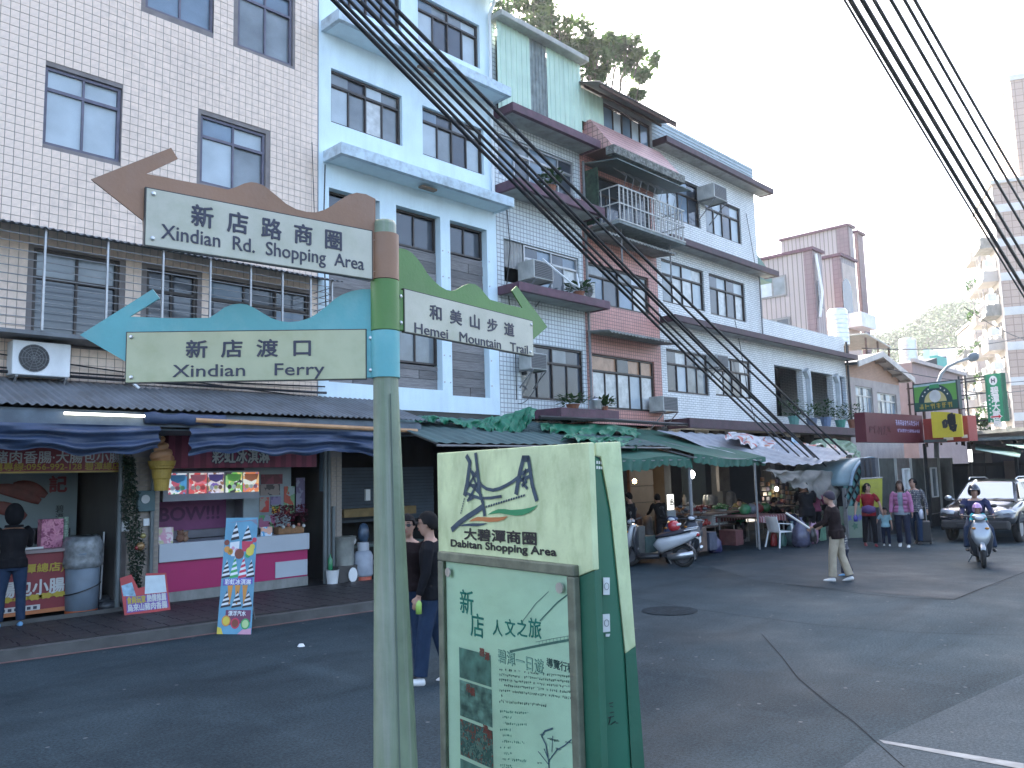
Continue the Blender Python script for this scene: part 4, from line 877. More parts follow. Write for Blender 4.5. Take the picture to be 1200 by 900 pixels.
# wires draped on walls
wirem = black_p
def wire(pts, label, r=.012, group='thin wires on the walls', mat=None):
    m = MB(); m.tube(pts, r, 5); single(m, 'wire', mat or wirem, label, 'wire', group)
def sagw(a, b, sag, n=12): a = Vector(a); b = Vector(b); return [a.lerp(b, i/n)-Vector((0, 0, sag*4*(i/n)*(1-i/n))) for i in range(n+1)]
wire(sagw((-2,13.85,3.98),(9.0,13.85,3.85),.06), 'thickest dark wire along the beige wall above the corrugated shop roof', .025)
wire(sagw((-2,13.9,4.1),(9.0,13.9,3.98),.12), 'dark wire sagging along the beige wall above the corrugated shop roof', .015)
wire(sagw((3.0,13.9,4.15),(8.7,13.9,3.75),.02), 'slanting dark wire over the corrugated shop roof', .012)
wire([(5.1,13.8,4.4),(5.15,13.75,4.1),(5.12,13.8,3.9),(5.3,13.7,3.7)], 'pale hose hanging below the white air conditioner', .03, mat=white_p)
wire([(14.4,13.95,9.1),(14.45,13.9,7.9),(14.35,13.95,6.9),(14.55,13.9,5.5),(14.6,13.95,4.0)], 'dark wire down the left edge of the white small-tile wall', .014)
wire(sagw((14.6,13.9,3.9),(15.6,13.9,4.9),.25), 'thin wire curving up to the boxed air conditioner', .01)
wire([(15.0,13.3,7.55),(15.2,13.0,7.2),(15.6,12.9,6.95),(16.0,12.95,6.9),(16.1,13.1,7.3)], 'pale hose looping over the plum ledge', .025, mat=white_p)
wire([(27.2,13.95,11.6),(27.4,13.9,10.4),(27.7,13.95,9.6)], 'thin wire near the right edge of the white building', .012)
wire([(25.9,13.95,7.4),(26.1,13.9,6.4),(26.6,13.95,4.6),(26.9,13.9,3.8)], 'thin wire down the lower white wall', .012)
wire([(9.0,13.9,8.6),(8.95,13.88,7.2),(9.02,13.9,5.6),(8.95,13.9,4.1)], 'dark wire down the joint of the beige and blue houses', .014)
wire([(8.7,13.92,9.0),(8.75,13.9,7.4),(8.6,13.92,6.3)], 'thin wire at the right edge of the beige wall', .008)

# ================================================================== corrugated shop roof and blue tarpaulins in front of A
t = thing('shop_roof', 'long grey corrugated shop roof under the beige tiled wall', 'roof', (4, 13, 3.3))
corrugated(-2.5, 10.3, 13.98, 3.78, 12.3, 3.24, pitch=.12, amp=.016).build('roof_sheet', corr_m, t, thick=.008)
m = MB()
for y, z in ((12.45, 3.20), (13.2, 3.44)): m.box(-2.4, 10.2, y-.03, y+.03, z-.06, z)
m.box(-2.4, 10.2, 12.36, 12.40, 2.98, 3.16); m.build('roof_beam', M('blue_grey_beam', (.12,.15,.18), .7, .3, 4), t)
for x in (-1, 1.5, 4.4, 7.2, 9.9):
    m = MB(); m.bar((x, 13.9, 3.1), (x, 12.5, 3.1), .04); m.build('roof_arm', grey_f, t)
m = MB(); m.box(-2.4, 10.2, 12.5, 13.95, 2.94, 2.96); m.build('ceiling_sheet', M('blue_grey_sheet', (.12,.16,.20), .8, .2, 2), t)
m = MB(); m.tube([(3.75,12.3,3.13),(4.95,12.3,3.13)], .02, 8); single(m, 'fluorescent_tube', M('tube_lit', (1,.95,.8), .3, 0, emit=.8), 'lit fluorescent tube under the corrugated roof above the sausage shop', 'lamp')
m = MB(); m.tube([(5.6,12.25,3.09),(10.0,12.25,3.02)], .04, 8); single(m, 'bamboo_pole', M('ochre_pole', (.45,.25,.12), .5, .2, 6), 'long ochre pole under the corrugated roof above the pink kiosk', 'pole')
tarpb = M('blue_tarp', (.026,.046,.095), .5, .3, 3, .3, 12, dirt=.35, dirtcol=(.08,.10,.14), dscale=(2,2,6))
m = MB(); m.loft([((4.85+i*.14, 12.3, 3.10+.012*sin(i*2.1)), .07, .085+.012*sin(i*1.7)) for i in range(10)], 12, xax=(0,1,0)); single(m, 'rolled_tarpaulin', tarpb, 'rolled up blue tarpaulin tied under the corrugated roof edge', 'tarpaulin', smooth=True)
def tarp(x0, x1, zt, zb, Y, label, mat, seed=1, name='tarpaulin', amp=.05, nx_=90, scal=.05, group='bunched blue tarpaulins over the shop fronts'):
    rg = random.Random(seed); ph = [rg.uniform(0, 6) for _ in range(6)]
    def f(u, v):
        x = x0+(x1-x0)*u; L = x1-x0
        swag = abs(sin(pi*(u*L/1.9+ph[5])))*.10
        z = zt+(zb-zt)*v - swag*v + .02*sin(x*3+ph[0])*v + scal*v*v*sin(x*9+ph[3])*.5
        fold = amp*(sin(v*13+2.2*sin(x*1.3+ph[1]))+.5*sin(v*23+x*2+ph[2]))*(.3+.7*min(1, v*3))
        return (x, Y-fold-.05*sin(x*6+ph[4])*v, z)
    m = MB(); m.grid(f, nx_, 18); return single(m, name, mat, label, 'tarpaulin', group, smooth=True, fixn=False)
tarp(-1.5, 5.06, 2.98, 2.66, 12.25, 'bunched blue tarpaulin hanging above the sausage shop sign', tarpb, 2)
tarp(5.5, 8.95, 2.97, 2.64, 12.2, 'bunched blue tarpaulin hanging above the pink ice cream kiosk', tarpb, 5)

# ================================================================== sausage shop
sgn_r = M('sign_red', (.20,.022,.03), .5, .1, 3, dirt=.25, dirtcol=(.18,.03,.04))
wht_l = M('white_letters', (.50,.50,.48), .5, .05); yel_l = M('yellow_letters', (.40,.30,.03), .5, .05)
SB = thing('shop_sign', 'red sausage shop sign with white characters and a yellow telephone line', 'sign', (2.5, 13.9, 2.2))
a = onY(0, 525, 13.88); b = onY(146, 528, 13.88); c = onY(146, 553, 13.88); zt, zb = (a.z+b.z)/2, c.z
m = MB(); m.box(.6, b.x, 13.89, 13.97, zb, zt+.1); m.build('sign_panel', sgn_r, SB)
m = MB(); m.box(.6, b.x, 13.88, 13.889, zb, zb+.025); m.box(b.x-.02, b.x, 13.88, 13.889, zb+.025, zt+.1); m.build('sign_edge', M('gold_edge', (.45,.33,.08), .5), SB)
H_ = zt-zb
text('烏來山豬肉香腸·大腸包小腸', .20, wht_l, SB, (b.x-.05-1.2, 13.885, zb+H_*.46), (1,0,0), bold=.003, fit=2.4)
text('訂購專線:0956-992-128 碧潭總店', .13, yel_l, SB, (b.x-.05-.98, 13.885, zb+H_*.14), (1,0,0), bold=.002, fit=1.95)
# menu picture on the back wall
t = thing('menu_poster', 'large pale menu poster with pictures of brown sausages on the shop wall', 'poster', (3, 16.0, 1.2))
a = onY(0, 560, 15.6); b = onY(88, 655, 15.6)
m = MB(); m.box(1.0, b.x, 15.6, 15.64, b.z, 2.75); m.build('poster_sheet', M('poster_bluegrey', (.20,.25,.26), .6, .1, 1.5), t)
for cx, cy, L, aa in ((20,580,.62,-.35),(8,600,.5,-.35),(35,575,.45,-.35)):
    c = onY(cx, cy, 15.57); m = MB(); m.loft([((c.x+L*(i/8-.5)*cos(aa)*1.2, 15.57, c.z+L*(i/8-.5)*sin(aa)*1.2+.05*sin(i/8*pi)), .11*max(.15, sin(pi*(i+.6)/9.2))**.5, .02) for i in range(9)], 10, xax=(0,0,1)); m.build('sausage_picture', M('sausage_brown', (.16,.04,.03), .5, .3, 8), t)
for i in range(4):
    c = onY(18+i*18, 628, 15.58); m = MB(); m.box(c.x-.17, c.x+.14, 15.585, 15.598, c.z-.13, c.z+.13); m.build('small_picture', M('pic_dark', (.06,.06,.07), .5, .5, 8), t)
c = onY(68, 575, 15.58); text('記', .3, sgn_r, t, (c.x, 15.59, c.z), (1,0,0), bold=.01)
c = onY(70, 600, 15.58); text('碧\n潭', .14, blk, t, (c.x, 15.59, c.z), (1,0,0))
for (x, y, w2, h2, cc, lab) in ((100,590,.7,.55,(.16,.14,.17),'dark notice sheet high on the inner wall of the sausage shop'),(112,608,.22,.32,(.14,.13,.2),'small purple notice hanging beside the shop pillar')):
    c = onY(x, y, 16.4); m = MB(); m.box(c.x-w2/2, c.x+w2/2, 16.45, 16.5, c.z-h2/2, c.z+h2/2); single(m, 'notice', voro_mat('notice%d' % x, [cc, tuple(v*1.6 for v in cc), (.2,.16,.15)], 9), lab, 'notice')
# counter
CT = thing('shop_counter', 'red fronted sausage shop counter with big white characters', 'counter', (3.4, 14.4, .13))
cz1 = onY(85, 645, 14.1).z; cxr = onY(82, 712, 14.1).x
m = MB(); m.box(1.2, cxr, 14.1, 14.9, .2, cz1); m.build('counter_front', sgn_r, CT, bevel=.01)
m = MB(); m.box(1.15, cxr+.06, 14.04, 14.95, cz1, cz1+.05); m.build('counter_top', M('counter_top_grey', (.25,.2,.2), .4), CT)
m = MB(); m.box(1.2, cxr, 14.085, 14.098, .2, .26); m.box(cxr-.05, cxr, 14.085, 14.098, .26, cz1-.01); m.build('counter_trim', M('orange_trim', (.40,.14,.05), .5), CT)
a = onY(34, 690, 14.08); text('大腸包小腸', .25, wht_l, CT, (onY(76, 690, 14.08).x-.57, 14.09, onY(50, 695, 14.08).z), (1,0,0), bold=.007, fit=1.12)
text('(碧潭總店)', .145, yel_l, CT, (onY(43, 670, 14.08).x, 14.09, onY(45, 670, 14.08).z), (1,0,0), bold=.004, fit=.77)
for i, px in enumerate((6, 25, 41, 54, 70)):
    c = onY(px, 704-i*2.0, 14.08); m = MB(); N = 16; m.prism([(c.x+(.085 if j % 2 else .065)*1.4*cos(2*pi*j/N), 14.088, c.z+(.05 if j % 2 else .036)*sin(2*pi*j/N)) for j in range(N)], (0, .008, 0)); m.build('price_burst', yel_l, CT)
a = onY(47, 712, 14.08); m = MB(); m.box(1.4, a.x, 14.085, 14.095, a.z-.03, a.z+.05); m.build('white_strip', wht_l, CT)
m = MB()
for i in range(16): x = a.x-.07-i*.085; m.box(x-.025, x+.025, 14.081, 14.0845, a.z-.012, a.z+.032)
m.build('strip_print', NAVY, CT)
c = onY(60, 622, 14.4); m = MB(); m.box(c.x-.17, c.x+.15, 14.3, 14.5, cz1+.05, cz1+.50); single(m, 'paper_bag', voro_mat('pink_dots', [(.55,.20,.30),(.5,.18,.28),(.6,.25,.33),(.25,.05,.12)], 26), 'pink dotted paper bag standing on the sausage counter', 'bag', bevel=.01)
for i, (px, lab) in enumerate(((70, 'left column of stacked paper cups on the sausage counter'), (76.5, 'right column of stacked paper cups on the sausage counter'))):
    c = onY(px, 622, 14.4); m = MB(); m.lathe((c.x, 14.4, cz1+.05), [(.04,0)]+[(.05 if k % 2 else .043, .02+k*.02) for k in range(22)]+[(.04,.47),(0,.47)], 12); single(m, 'cup_stack', M('cup_green', (.25,.34,.27), .5, .4, 30), lab, 'cups', 'paper cup stacks on the counter')
m = MB(); c = onY(43, 650, 14.2); m.bar((c.x-.35, 14.2, cz1+.07), (c.x+.1, 14.25, cz1+.07), .03); single(m, 'tongs', white_p, 'white tongs lying on the sausage counter', 'tongs')
# bin with bag, broom, plinth
c = onZ(95, 718, .13); BX0, BY0 = c.x, c.y
t = thing('rubbish_bin', 'blue grey bin with a clear plastic bag pulled over its rim', 'bin', (BX0, BY0, .13))
m = MB(); m.lathe((BX0, BY0, .13), [(.2,.03),(.24,.06),(.26,.95),(.0,.95)], 18); m.build('bin_body', M('bin_blue', (.14,.18,.22), .5, .15, 5), t, smooth=True)
m = MB(); m.lathe((BX0, BY0, .13), [(.235,0),(.235,.06),(.0,.06)], 18); m.build('bin_base', M('bin_orange', (.5,.12,.04), .5), t)
m = MB(); m.lathe((BX0, BY0, .13), [(.285,.72),(.295,.80),(.27,.92),(.30,1.02),(.28,1.12),(.24,1.2),(.2,1.14)], 18)
for i, v in enumerate(m.v): m.v[i] = v+Vector((random.uniform(-.015,.015), random.uniform(-.015,.015), random.uniform(-.02,.02)))
m.build('bin_bag', M('clear_bag', (.22,.24,.25), .3, .4, 12), t, smooth=True)
m = MB(); m.tube([(BX0+.262*cos(a_), BY0+.262*sin(a_), .13+.38+.08*cos(a_)) for a_ in [i*pi/12 for i in range(25)]], .01, 5); m.build('strap', black_p, t)
c = onZ(113, 712, .13); m = MB(); m.tube([(c.x, 14.3, .2), (c.x+.1, 14.5, 1.35)], .015, 6); t = single(m, 'broom', white_p, 'white handled broom leaning between the bin and the pillar', 'broom'); m = MB(); m.box(c.x-.15, c.x+.15, 14.25, 14.35, .13, .24); m.build('broom_head', black_p, t)
for i, (px, py, r_) in enumerate(((124, 712, .16), (131, 716, .13))):
    c = onZ(px, py, .13); m = MB(); m.ball((c.x, c.y+.1, .13+r_*.6), (r_*1.3, r_, r_*.65), 10, 6); single(m, 'rubbish_bag', M('dark_bag', (.05,.055,.06), .4, .4, 8), ('larger' if i == 0 else 'smaller')+' dark bundle on the pavement by the pillar', 'bag', smooth=True)
m = MB(); m.box(0, 5.1, 13.62, 13.68, .134, .20); struct(m, 'shop_threshold', kerb_m)
# electric meters and garland on pillar
def box_on(px, py, Y, w_, h_, mat, name, lab, cat, d=.1):
    c = onY(px, py, Y); m = MB(); m.box(c.x-w_/2, c.x+w_/2, Y-d, Y, c.z-h_/2, c.z+h_/2); return single(m, name, mat, lab, cat, bevel=.008)
o = box_on(169, 587, 13.78, .28, .34, M('meter_teal', (.05,.10,.11), .5), 'electric_meter', 'dark teal meter box with a round dial on the pillar under the ice cream cone', 'meter')
c = onY(171, 585, 13.66); m = MB(); m.prism([(c.x+.07*cos(i*pi/8), 13.67, c.z+.07*sin(i*pi/8)) for i in range(16)], (0, .01, 0)); m.build('dial', M('dial', (.4,.42,.42), .3), o)
for px, py, sz, lab in ((171, 612, .10, 'round white meter low on the pillar beside the kiosk'), (146, 617, .13, 'small pale notice on the pillar by the garland')):
    box_on(px, py, 13.78, sz, sz*1.2, white_p, 'wall_plate', lab, 'plate', .03)
m = MB()
for px in (140, 178): c = onY(px, 600, 13.75); m = MB(); m.tube([(c.x, 13.74, .13), (c.x, 13.74, 3.2)], .035, 6); single(m, 'conduit', M('conduit_grey', (.13,.15,.15), .6), ('left' if px == 140 else 'right')+' vertical conduit beside the tiled shop pillar', 'pipe', 'conduits at the shop pillar')
m = MB(); rg = random.Random(4); gp = [onY(x, y, 13.6) for x, y in ((150,535),(153,560),(152,590),(156,620),(161,650),(158,680),(160,700))]
for i in range(2600):
    f_ = rg.random()*(len(gp)-1.001); k = int(f_); p = gp[k].lerp(gp[k+1], f_-k); rr = .12*rg.random()**.5*(1.15 if 1.5 < f_ < 4.5 else .8); a_ = rg.uniform(0, 2*pi); c = p+Vector((rr*cos(a_), rr*sin(a_)*.6, rg.uniform(-.04, .04)))
    d = Vector((rg.uniform(-1,1), rg.uniform(-1,1), rg.uniform(-1,.4))).normalized()*.05; s_ = d.cross(Vector((.3,.5,1))).normalized()*.016; m.add([c-s_, c+s_, c+d], [(0,1,2)])
gl_ = thing('tinsel_garland', 'dark green tinsel garland hanging down the tiled shop pillar', 'garland', (gp[3].x, 13.6, .8)); m.build('tinsel', M('tinsel_green', (.02,.045,.025), .5, .4, 9), gl_, fixn=False)
c = onY(164, 640, 13.5)
for i, (dx, dz, r_, cc) in enumerate(((0,0,.07,(.3,.18,.08)),(.04,.16,.045,(.35,.3,.12)),(-.05,-.02,.04,(.3,.05,.05)))):
    m = MB(); m.ball((c.x+dx, 13.48, c.z+dz), r_, 10, 7); m.build('bauble', M('bauble%d' % i, cc, .25, metal=.4), gl_, smooth=True)
# ice cream cone model
c = onY(189, 575, 13.3); cx, cz = c.x, c.z
ICN = thing('ice_cream_cone_model', 'big plastic ice cream cone with orange swirl beside the kiosk', 'shop model', (cx, 13.3, cz))
m = MB(); m.lathe((cx, 13.3, cz), [(0,0),(.105,0),(.125,.18),(.14,.2),(.155,.34),(.185,.36),(.185,.39),(.20,.40),(.215,.48),(0,.48)], 22); m.build('cone', M('cone_ochre', (.40,.27,.05), .55, .15, 14, .2), ICN)
m = MB(); P_ = []; rr = []
for i in range(66):
    a_ = i*2*pi/20; q = i/65; P_.append((cx+.13*(1-q)*cos(a_), 13.3+.13*(1-q)*sin(a_), cz+.50+q*.38)); rr.append(.085*(1-q*.72))
m.tube(P_, rr, 10); m.ball((cx, 13.3, cz+.54), (.15,.15,.12)); m.build('swirl', M('swirl_orange', (.62,.32,.16), .4, .1, 4), ICN, smooth=True)
m = MB(); m.bar((cx+.1, 13.35, cz+.2), (cx+.3, 13.9, cz+.2), .03); m.build('holder', grey_f, ICN)
# placard on the pavement
c0, c1 = onZ(146, 722, .13), onZ(200, 716, .13); d = (c1-c0); X = Vector((d.x, d.y, 0)).normalized(); zt_ = Vector((-.12*X.y*-1, .0, 0)); UP = (Vector((0,0,1))+Vector((.0,.25,0))).normalized()
PL = thing('placard', 'cardboard placard with purple lettering leaning below the tinsel garland', 'placard', tuple(c0)); PN = X.cross(UP).normalized(); L_ = d.length
PQ = lambda u, v, o_=0: c0+X*u*L_+UP*v+PN*o_
m = MB(); m.prism([PQ(0,0),PQ(1,.02),PQ(.97,.60),PQ(.52,.62),PQ(.50,.42),PQ(.33,.40),PQ(.2,.62),PQ(-.05,.58)], -PN*.012); m.build('board', M('placard_red', (.40,.05,.05), .6), PL)
m = MB(); m.prism([PQ(.46,.30,.004),PQ(.94,.30,.004),PQ(.93,.57,.004),PQ(.50,.58,.004)], -PN*.004); m.build('note', M('pale_note', (.50,.58,.60), .6, .1, 9), PL)
m = MB(); m.prism([PQ(.0,.30,.004),PQ(.27,.28,.004),PQ(.2,.5,.004),PQ(-.03,.46,.004)], -PN*.004); m.build('picture', M('placard_blue', (.25,.40,.50), .6, .5, 12), PL)
m = MB(); m.prism([PQ(.05,.04,.004),PQ(.96,.06,.004),PQ(.95,.29,.004),PQ(.06,.28,.004)], -PN*.004); m.build('print_ground', M('purple_print', (.16,.08,.30), .6), PL)
text('食尚玩家', .12, yel_l, PL, PQ(.27,.18,.008), X, UP, bold=.004, fit=L_*.40); text('熱情推薦', .12, wht_l, PL, PQ(.71,.185,.008), X, UP, bold=.004, fit=L_*.42); text('烏來山豬肉香腸', .12, wht_l, PL, PQ(.5,.065,.008), X, UP, bold=.003, fit=L_*.86)
# ================================================================== pink ice cream kiosk
K = thing('ice_cream_kiosk', 'magenta and white ice cream kiosk with a striped fascia and lit menu pictures', 'kiosk', (7.4, 14, .13))
mag = M('magenta_panel', (.36,.012,.10), .4, .06, 2); magd = M('magenta_dark', (.17,.02,.05), .5, .08, 3); magl = M('magenta_mid', (.28,.04,.085), .5, .08, 3)
wp = M('kiosk_white', (.42,.46,.50), .35, .06, 2)
kx0, kx1 = onY(184, 690, 13.9).x, onY(361, 660, 13.9).x
kz0 = .30; kzc = (onY(184, 663, 13.85).z + onY(361, 641, 13.85).z)/2; kzt = (onY(184, 638, 13.85).z+onY(320, 628, 13.85).z)/2
m = MB(); m.box(kx0, kx1, 13.9, 14.7, .13, kz0); m.build('plinth', conc, K)
m = MB(); m.box(kx0, kx1, 13.92, 14.6, kz0, kzc); m.build('front_panel', mag, K, bevel=.006)
m = MB(); m.box(kx0, kx1, 13.85, 14.65, kzc, kzt); m.build('counter_band', wp, K, bevel=.01)
a, b = onY(323, 668, 13.9), onY(359, 679, 13.9); m = MB(); m.box(a.x, kx1-.01, 13.905, 13.918, kz0+.03, kz0+.32); m.build('white_patch', wp, K)
hz0 = onY(285, 548, 13.85).z
m = MB(); m2 = MB(); n = 26; w_ = (kx1+.12-kx0-.1)/n
for i in range(n):
    q = m if i % 2 else m2; q.box(kx0+.1+i*w_, kx0+.1+(i+1)*w_, 13.8, 13.95, hz0, 3.0)
m.build('fascia_stripe', magd, K); m2.build('fascia_stripe', magl, K)
a, b = onY(249, 540, 13.78), onY(316, 540, 13.78)
text('彩虹冰淇淋', .27, NAVY, K, ((a.x+b.x)/2, 13.795, a.z-.02), (1,0,0), bold=.022, fit=b.x-a.x); text('彩虹冰淇淋', .27, wht_l, K, ((a.x+b.x)/2, 13.785, a.z-.02), (1,0,0), bold=.007, fit=b.x-a.x)
m = MB(); mz0, mz1 = onY(250, 579, 13.85).z, onY(250, 552, 13.85).z; mx1 = onY(304, 560, 13.85).x; m.box(kx0+.05, mx1, 13.86, 14.0, mz0-.1, mz1); m.build('menu_box', M('menu_grey', (.22,.23,.26), .5), K)
pal = [[(.08,.30,.55),(.7,.75,.8),(.5,.1,.15),(.15,.4,.2),(.8,.8,.75)], [(.75,.2,.25),(.85,.5,.45),(.9,.8,.6),(.7,.1,.1),(.8,.75,.7)], [(.2,.12,.4),(.75,.7,.8),(.85,.75,.3),(.3,.15,.1),(.7,.6,.6)], [(.2,.6,.1),(.05,.05,.05),(.8,.8,.75),(.8,.7,.2),(.3,.6,.2)], [(.85,.25,.1),(.9,.7,.2),(.8,.8,.7),(.5,.2,.3),(.9,.5,.2)]]
for i, (xa, xb) in enumerate(((198,219),(222,242.5),(244,262.5),(265,284),(285.5,303.5))):
    a, b = onY(xa, 560, 13.84).x, onY(xb, 560, 13.84).x; m = MB(); m.box(a, b, 13.845, 13.858, mz0+.02, mz1-.03)
    pmn = M('menu_%d' % i, (.5,.5,.5)); pmn = voro_mat('menu_picture_%d' % i, pal[i], 13); bb = pmn.node_tree.nodes['Principled BSDF']; lk = [l_ for l_ in pmn.node_tree.links if l_.to_socket == bb.inputs['Base Color']][0]; pmn.node_tree.links.new(lk.from_socket, bb.inputs['Emission Color']); bb.inputs['Emission Strength'].default_value = .09
    pc = m.build('menu_picture', pmn, K)
    m = MB(); xm = (a+b)/2; m.prism([(xm-.14,13.842,mz1-.06),(xm+.14,13.842,mz1-.06),(xm+.12,13.842,mz1-.15),(xm,13.842,mz1-.2),(xm-.12,13.842,mz1-.15)], (0,.002,0)); m.build('menu_badge', M('badge_%d' % i, pal[i][0], .5), pc)
    for q in range(3):
        m = MB(); cx = a+(b-a)*(.22+.28*q); cz = mz0+.12; r_ = (b-a)*.13
        m.prism([(cx+r_*cos(j*pi/6), 13.843, cz+r_*sin(j*pi/6)) for j in range(12)], (0,.001,0)); m.build('scoop_picture', M('scoop_%d_%d' % (i, q), pal[i][(q+1) % 5], .5), pc)
m = MB(); m.box(kx0+.02, kx1-.1, 14.9, 14.95, kzt, 2.6); m.build('inner_panel', M('kiosk_grey', (.20,.20,.23), .7), K)
a, b = onY(184, 586, 14.88), onY(264, 618, 14.88); m = MB(); m.box(kx0+.02, b.x, 14.86, 14.895, b.z, a.z); m.build('purple_panel', M('purple_panel', (.20,.05,.15), .6), K)
text('RAINBOW!!!', .34, M('purple_letters', (.09,.02,.08), .6), K, ((kx0+b.x)/2-.28, 14.855, (a.z+b.z)/2-.1), (1,0,0), bold=.01, fit=1.95)
a, b = onY(303, 553, 14.4), onY(357, 612, 14.4); m = MB(); m.box(mx1-.02, kx1-.08, 14.4, 14.45, 1.25, 2.6); sp = m.build('picture_wall', M('pale_wall', (.25,.30,.32), .5), K)
for (xa, ya, xb, yb), cs in (((306,556,331,567),[(.20,.03,.05),(.12,.02,.03)]), ((305,568,328,580),[(.05,.04,.04),(.25,.2,.18)]), ((304,583,315,600),[(.45,.04,.03),(.3,.25,.22),(.4,.05,.03)]), ((317,582,329,591),[(.10,.07,.18),(.2,.16,.28)]), ((319,593,328,601),[(.6,.35,.03),(.1,.25,.05),(.5,.1,.03)]), ((333,570,345,602),[(.4,.07,.04),(.3,.36,.36),(.15,.3,.15)]), ((347,560,357,600),[(.15,.12,.2),(.25,.25,.32)]), ((304,604,322,618),[(.3,.33,.4),(.1,.3,.12),(.35,.1,.2)])):
    p, q = onY(xa, ya, 14.39), onY(xb, yb, 14.39); m = MB(); m.box(p.x, q.x, 14.385, 14.398, q.z, p.z); m.build('fruit_picture', voro_mat('fruit_%d_%d' % (xa, ya), cs, 10), K)
m = MB(); p, q = onY(284, 585, 14.5), onY(302, 608, 14.5); m.box(p.x, q.x, 14.45, 14.8, kzt, p.z); single(m, 'soft_serve_machine', M('machine_steel', (.25,.26,.28), .35, metal=.5), 'steel soft serve machine inside the kiosk behind the standing banner', 'machine', bevel=.02)
# things on the kiosk counter
m = MB(); c = onY(194, 634, 13.9); m.box(c.x-.18, c.x+.15, 13.95, 14.1, kzt, kzt+.27); single(m, 'snack_box', voro_mat('snack', [(.6,.35,.42),(.7,.6,.6),(.5,.5,.3),(.6,.3,.4)], 16), 'pink snack box at the left end of the kiosk counter', 'box')
for i, (px, r_, cc, lab) in enumerate(((211,.07,(.18,.09,.06),'left of two small toy bears on the kiosk counter'), (217,.06,(.24,.14,.09),'right of two small toy bears on the kiosk counter'), (270,.07,(.35,.3,.25),'pale toy beside the standing banner on the kiosk counter'))):
    c = onY(px, 634, 14); m = MB(); m.ball((c.x, 14, kzt+r_), (r_, r_*.8, r_)); m.ball((c.x, 14, kzt+r_*2.2), (r_*.75, r_*.7, r_*.7)); m.ball((c.x-r_*.6, 14, kzt+r_*2.8), r_*.3, 6, 5); m.ball((c.x+r_*.6, 14, kzt+r_*2.8), r_*.3, 6, 5); single(m, 'toy_bear', M('toy%d' % i, cc, .9), lab, 'toy', 'toys on the kiosk counter', smooth=True)
m = MB(); a, b = onY(307, 638, 13.9), onY(320, 617, 13.9); m.box(a.x, b.x, 13.93, 13.96, kzt+.0, b.z); single(m, 'price_card', voro_mat('card', [(.1,.35,.6),(.6,.7,.8),(.7,.4,.3)], 14), 'upright blue price card on the right of the kiosk counter', 'card')
c = onY(340, 630, 14.05); t = thing('flower_basket', 'dark red flowers in a low basket at the right end of the kiosk counter', 'flowers', (c.x, 14.05, kzt))
m = MB(); m.box(c.x-.3, c.x+.25, 13.95, 14.15, kzt, kzt+.14); m.build('basket', M('basket', (.25,.13,.06), .8, .3, 20), t, bevel=.02)
m = MB(); rg = random.Random(8)
for i in range(420):
    p = Vector((c.x-.02+rg.uniform(-.36,.34), 14.05+rg.uniform(-.12,.12), kzt+.12+rg.random()**.7*.42)); d = Vector((rg.uniform(-1,1), rg.uniform(-1,.3), rg.uniform(-.4,1))).normalized()*.05; s_ = d.cross(Vector((.2,.4,1))).normalized()*.02; m.add([p-s_, p+s_, p+d], [(0,1,2)])
m.build('petals', M('petal', (.12,.01,.03), .6, .5, 20), t, fixn=False)
for i in range(5):
    m = MB(); m.ball((c.x-.22+i*.11, 13.93, kzt+.14+(.03 if i % 2 else 0)), .035, 8, 6); m.build('ornament', M('orn%d' % (i % 2), ((.5,.5,.48), (.35,.12,.08))[i % 2], .5), t, smooth=True)

# ================================================================== standing banner with ice cream pictures
c0, c1 = onZ(254, 743, 0.0), onZ(294, 743.5, 0.0); X = (c1-c0); L_ = X.length; X.normalize()
top = at(264.5, 607, math.hypot(c0.x, c0.y)+.35); UP = (top-c0); HB = UP.length; UP.normalize(); PN = X.cross(UP).normalized()
BN_ = thing('standing_banner', 'narrow sky blue banner with ice cream pictures on a folding stand at the kerb', 'banner', tuple(c0))
PQ = lambda u, v, o_=0: c0+X*(u*L_)+UP*(v*HB)+PN*o_
m = MB(); m.prism([PQ(0,0), PQ(1,.0), PQ(.98,1), PQ(0.02,1)], -PN*.012); bb_ = m.build('banner_sheet', M('banner_blue', (.11,.30,.42), .45, .25, 3), BN_)
m = MB(); mid = PQ(.8,.45,-.02); ft = Vector((c1.x+.25, c1.y+.35, 0.14)); m.tube([mid, ft], .008, 5); m.tube([PQ(.2,.45,-.02), ft+Vector((-.4,.1,0))], .008, 5); m.build('stand_leg', alu, BN_)
def flat(pts, mat, name, o_=.003, par=None):
    m = MB(); m.add([PQ(u, v, o_) for u, v in pts], [tuple(range(len(pts)))]); return m.build(name, mat, par or bb_, fixn=False)
def disc(u, v, r_, n=16, ax=1.0): k = L_/HB; return [(u+r_*cos(2*pi*i/n), v+r_*k*sin(2*pi*i/n)*ax) for i in range(n)]
cw = M('p_white', (.68,.70,.70), .5); ck = M('p_black', (.02,.02,.025), .5); cgn = M('p_green', (.05,.32,.10), .5); crd = M('p_red', (.50,.04,.08), .5); cor = M('p_orange', (.60,.26,.05), .5); cye = M('p_yellow', (.62,.50,.06), .5); cbr = M('p_brown', (.20,.05,.03), .5); cpk = M('p_pink', (.60,.30,.40), .5); cpu = M('p_purple', (.14,.10,.38), .5)
def swirl(u, v, wd, ht, ca, cb, nm='ice_cream_picture', n=6):
    for i in range(n):
        q0, q1 = i/n, (i+1)/n; a, b = wd*(1-q0)**.8, wd*(1-q1)**.8; s_ = wd*.25*(1-q0)
        flat([(u-a, v+ht*q0-.004), (u+a, v+ht*q0+.012), (u+b, v+ht*q1+.012), (u-b, v+ht*q1-.004)], ca if i % 2 else cb, nm, .003+.0004*i)
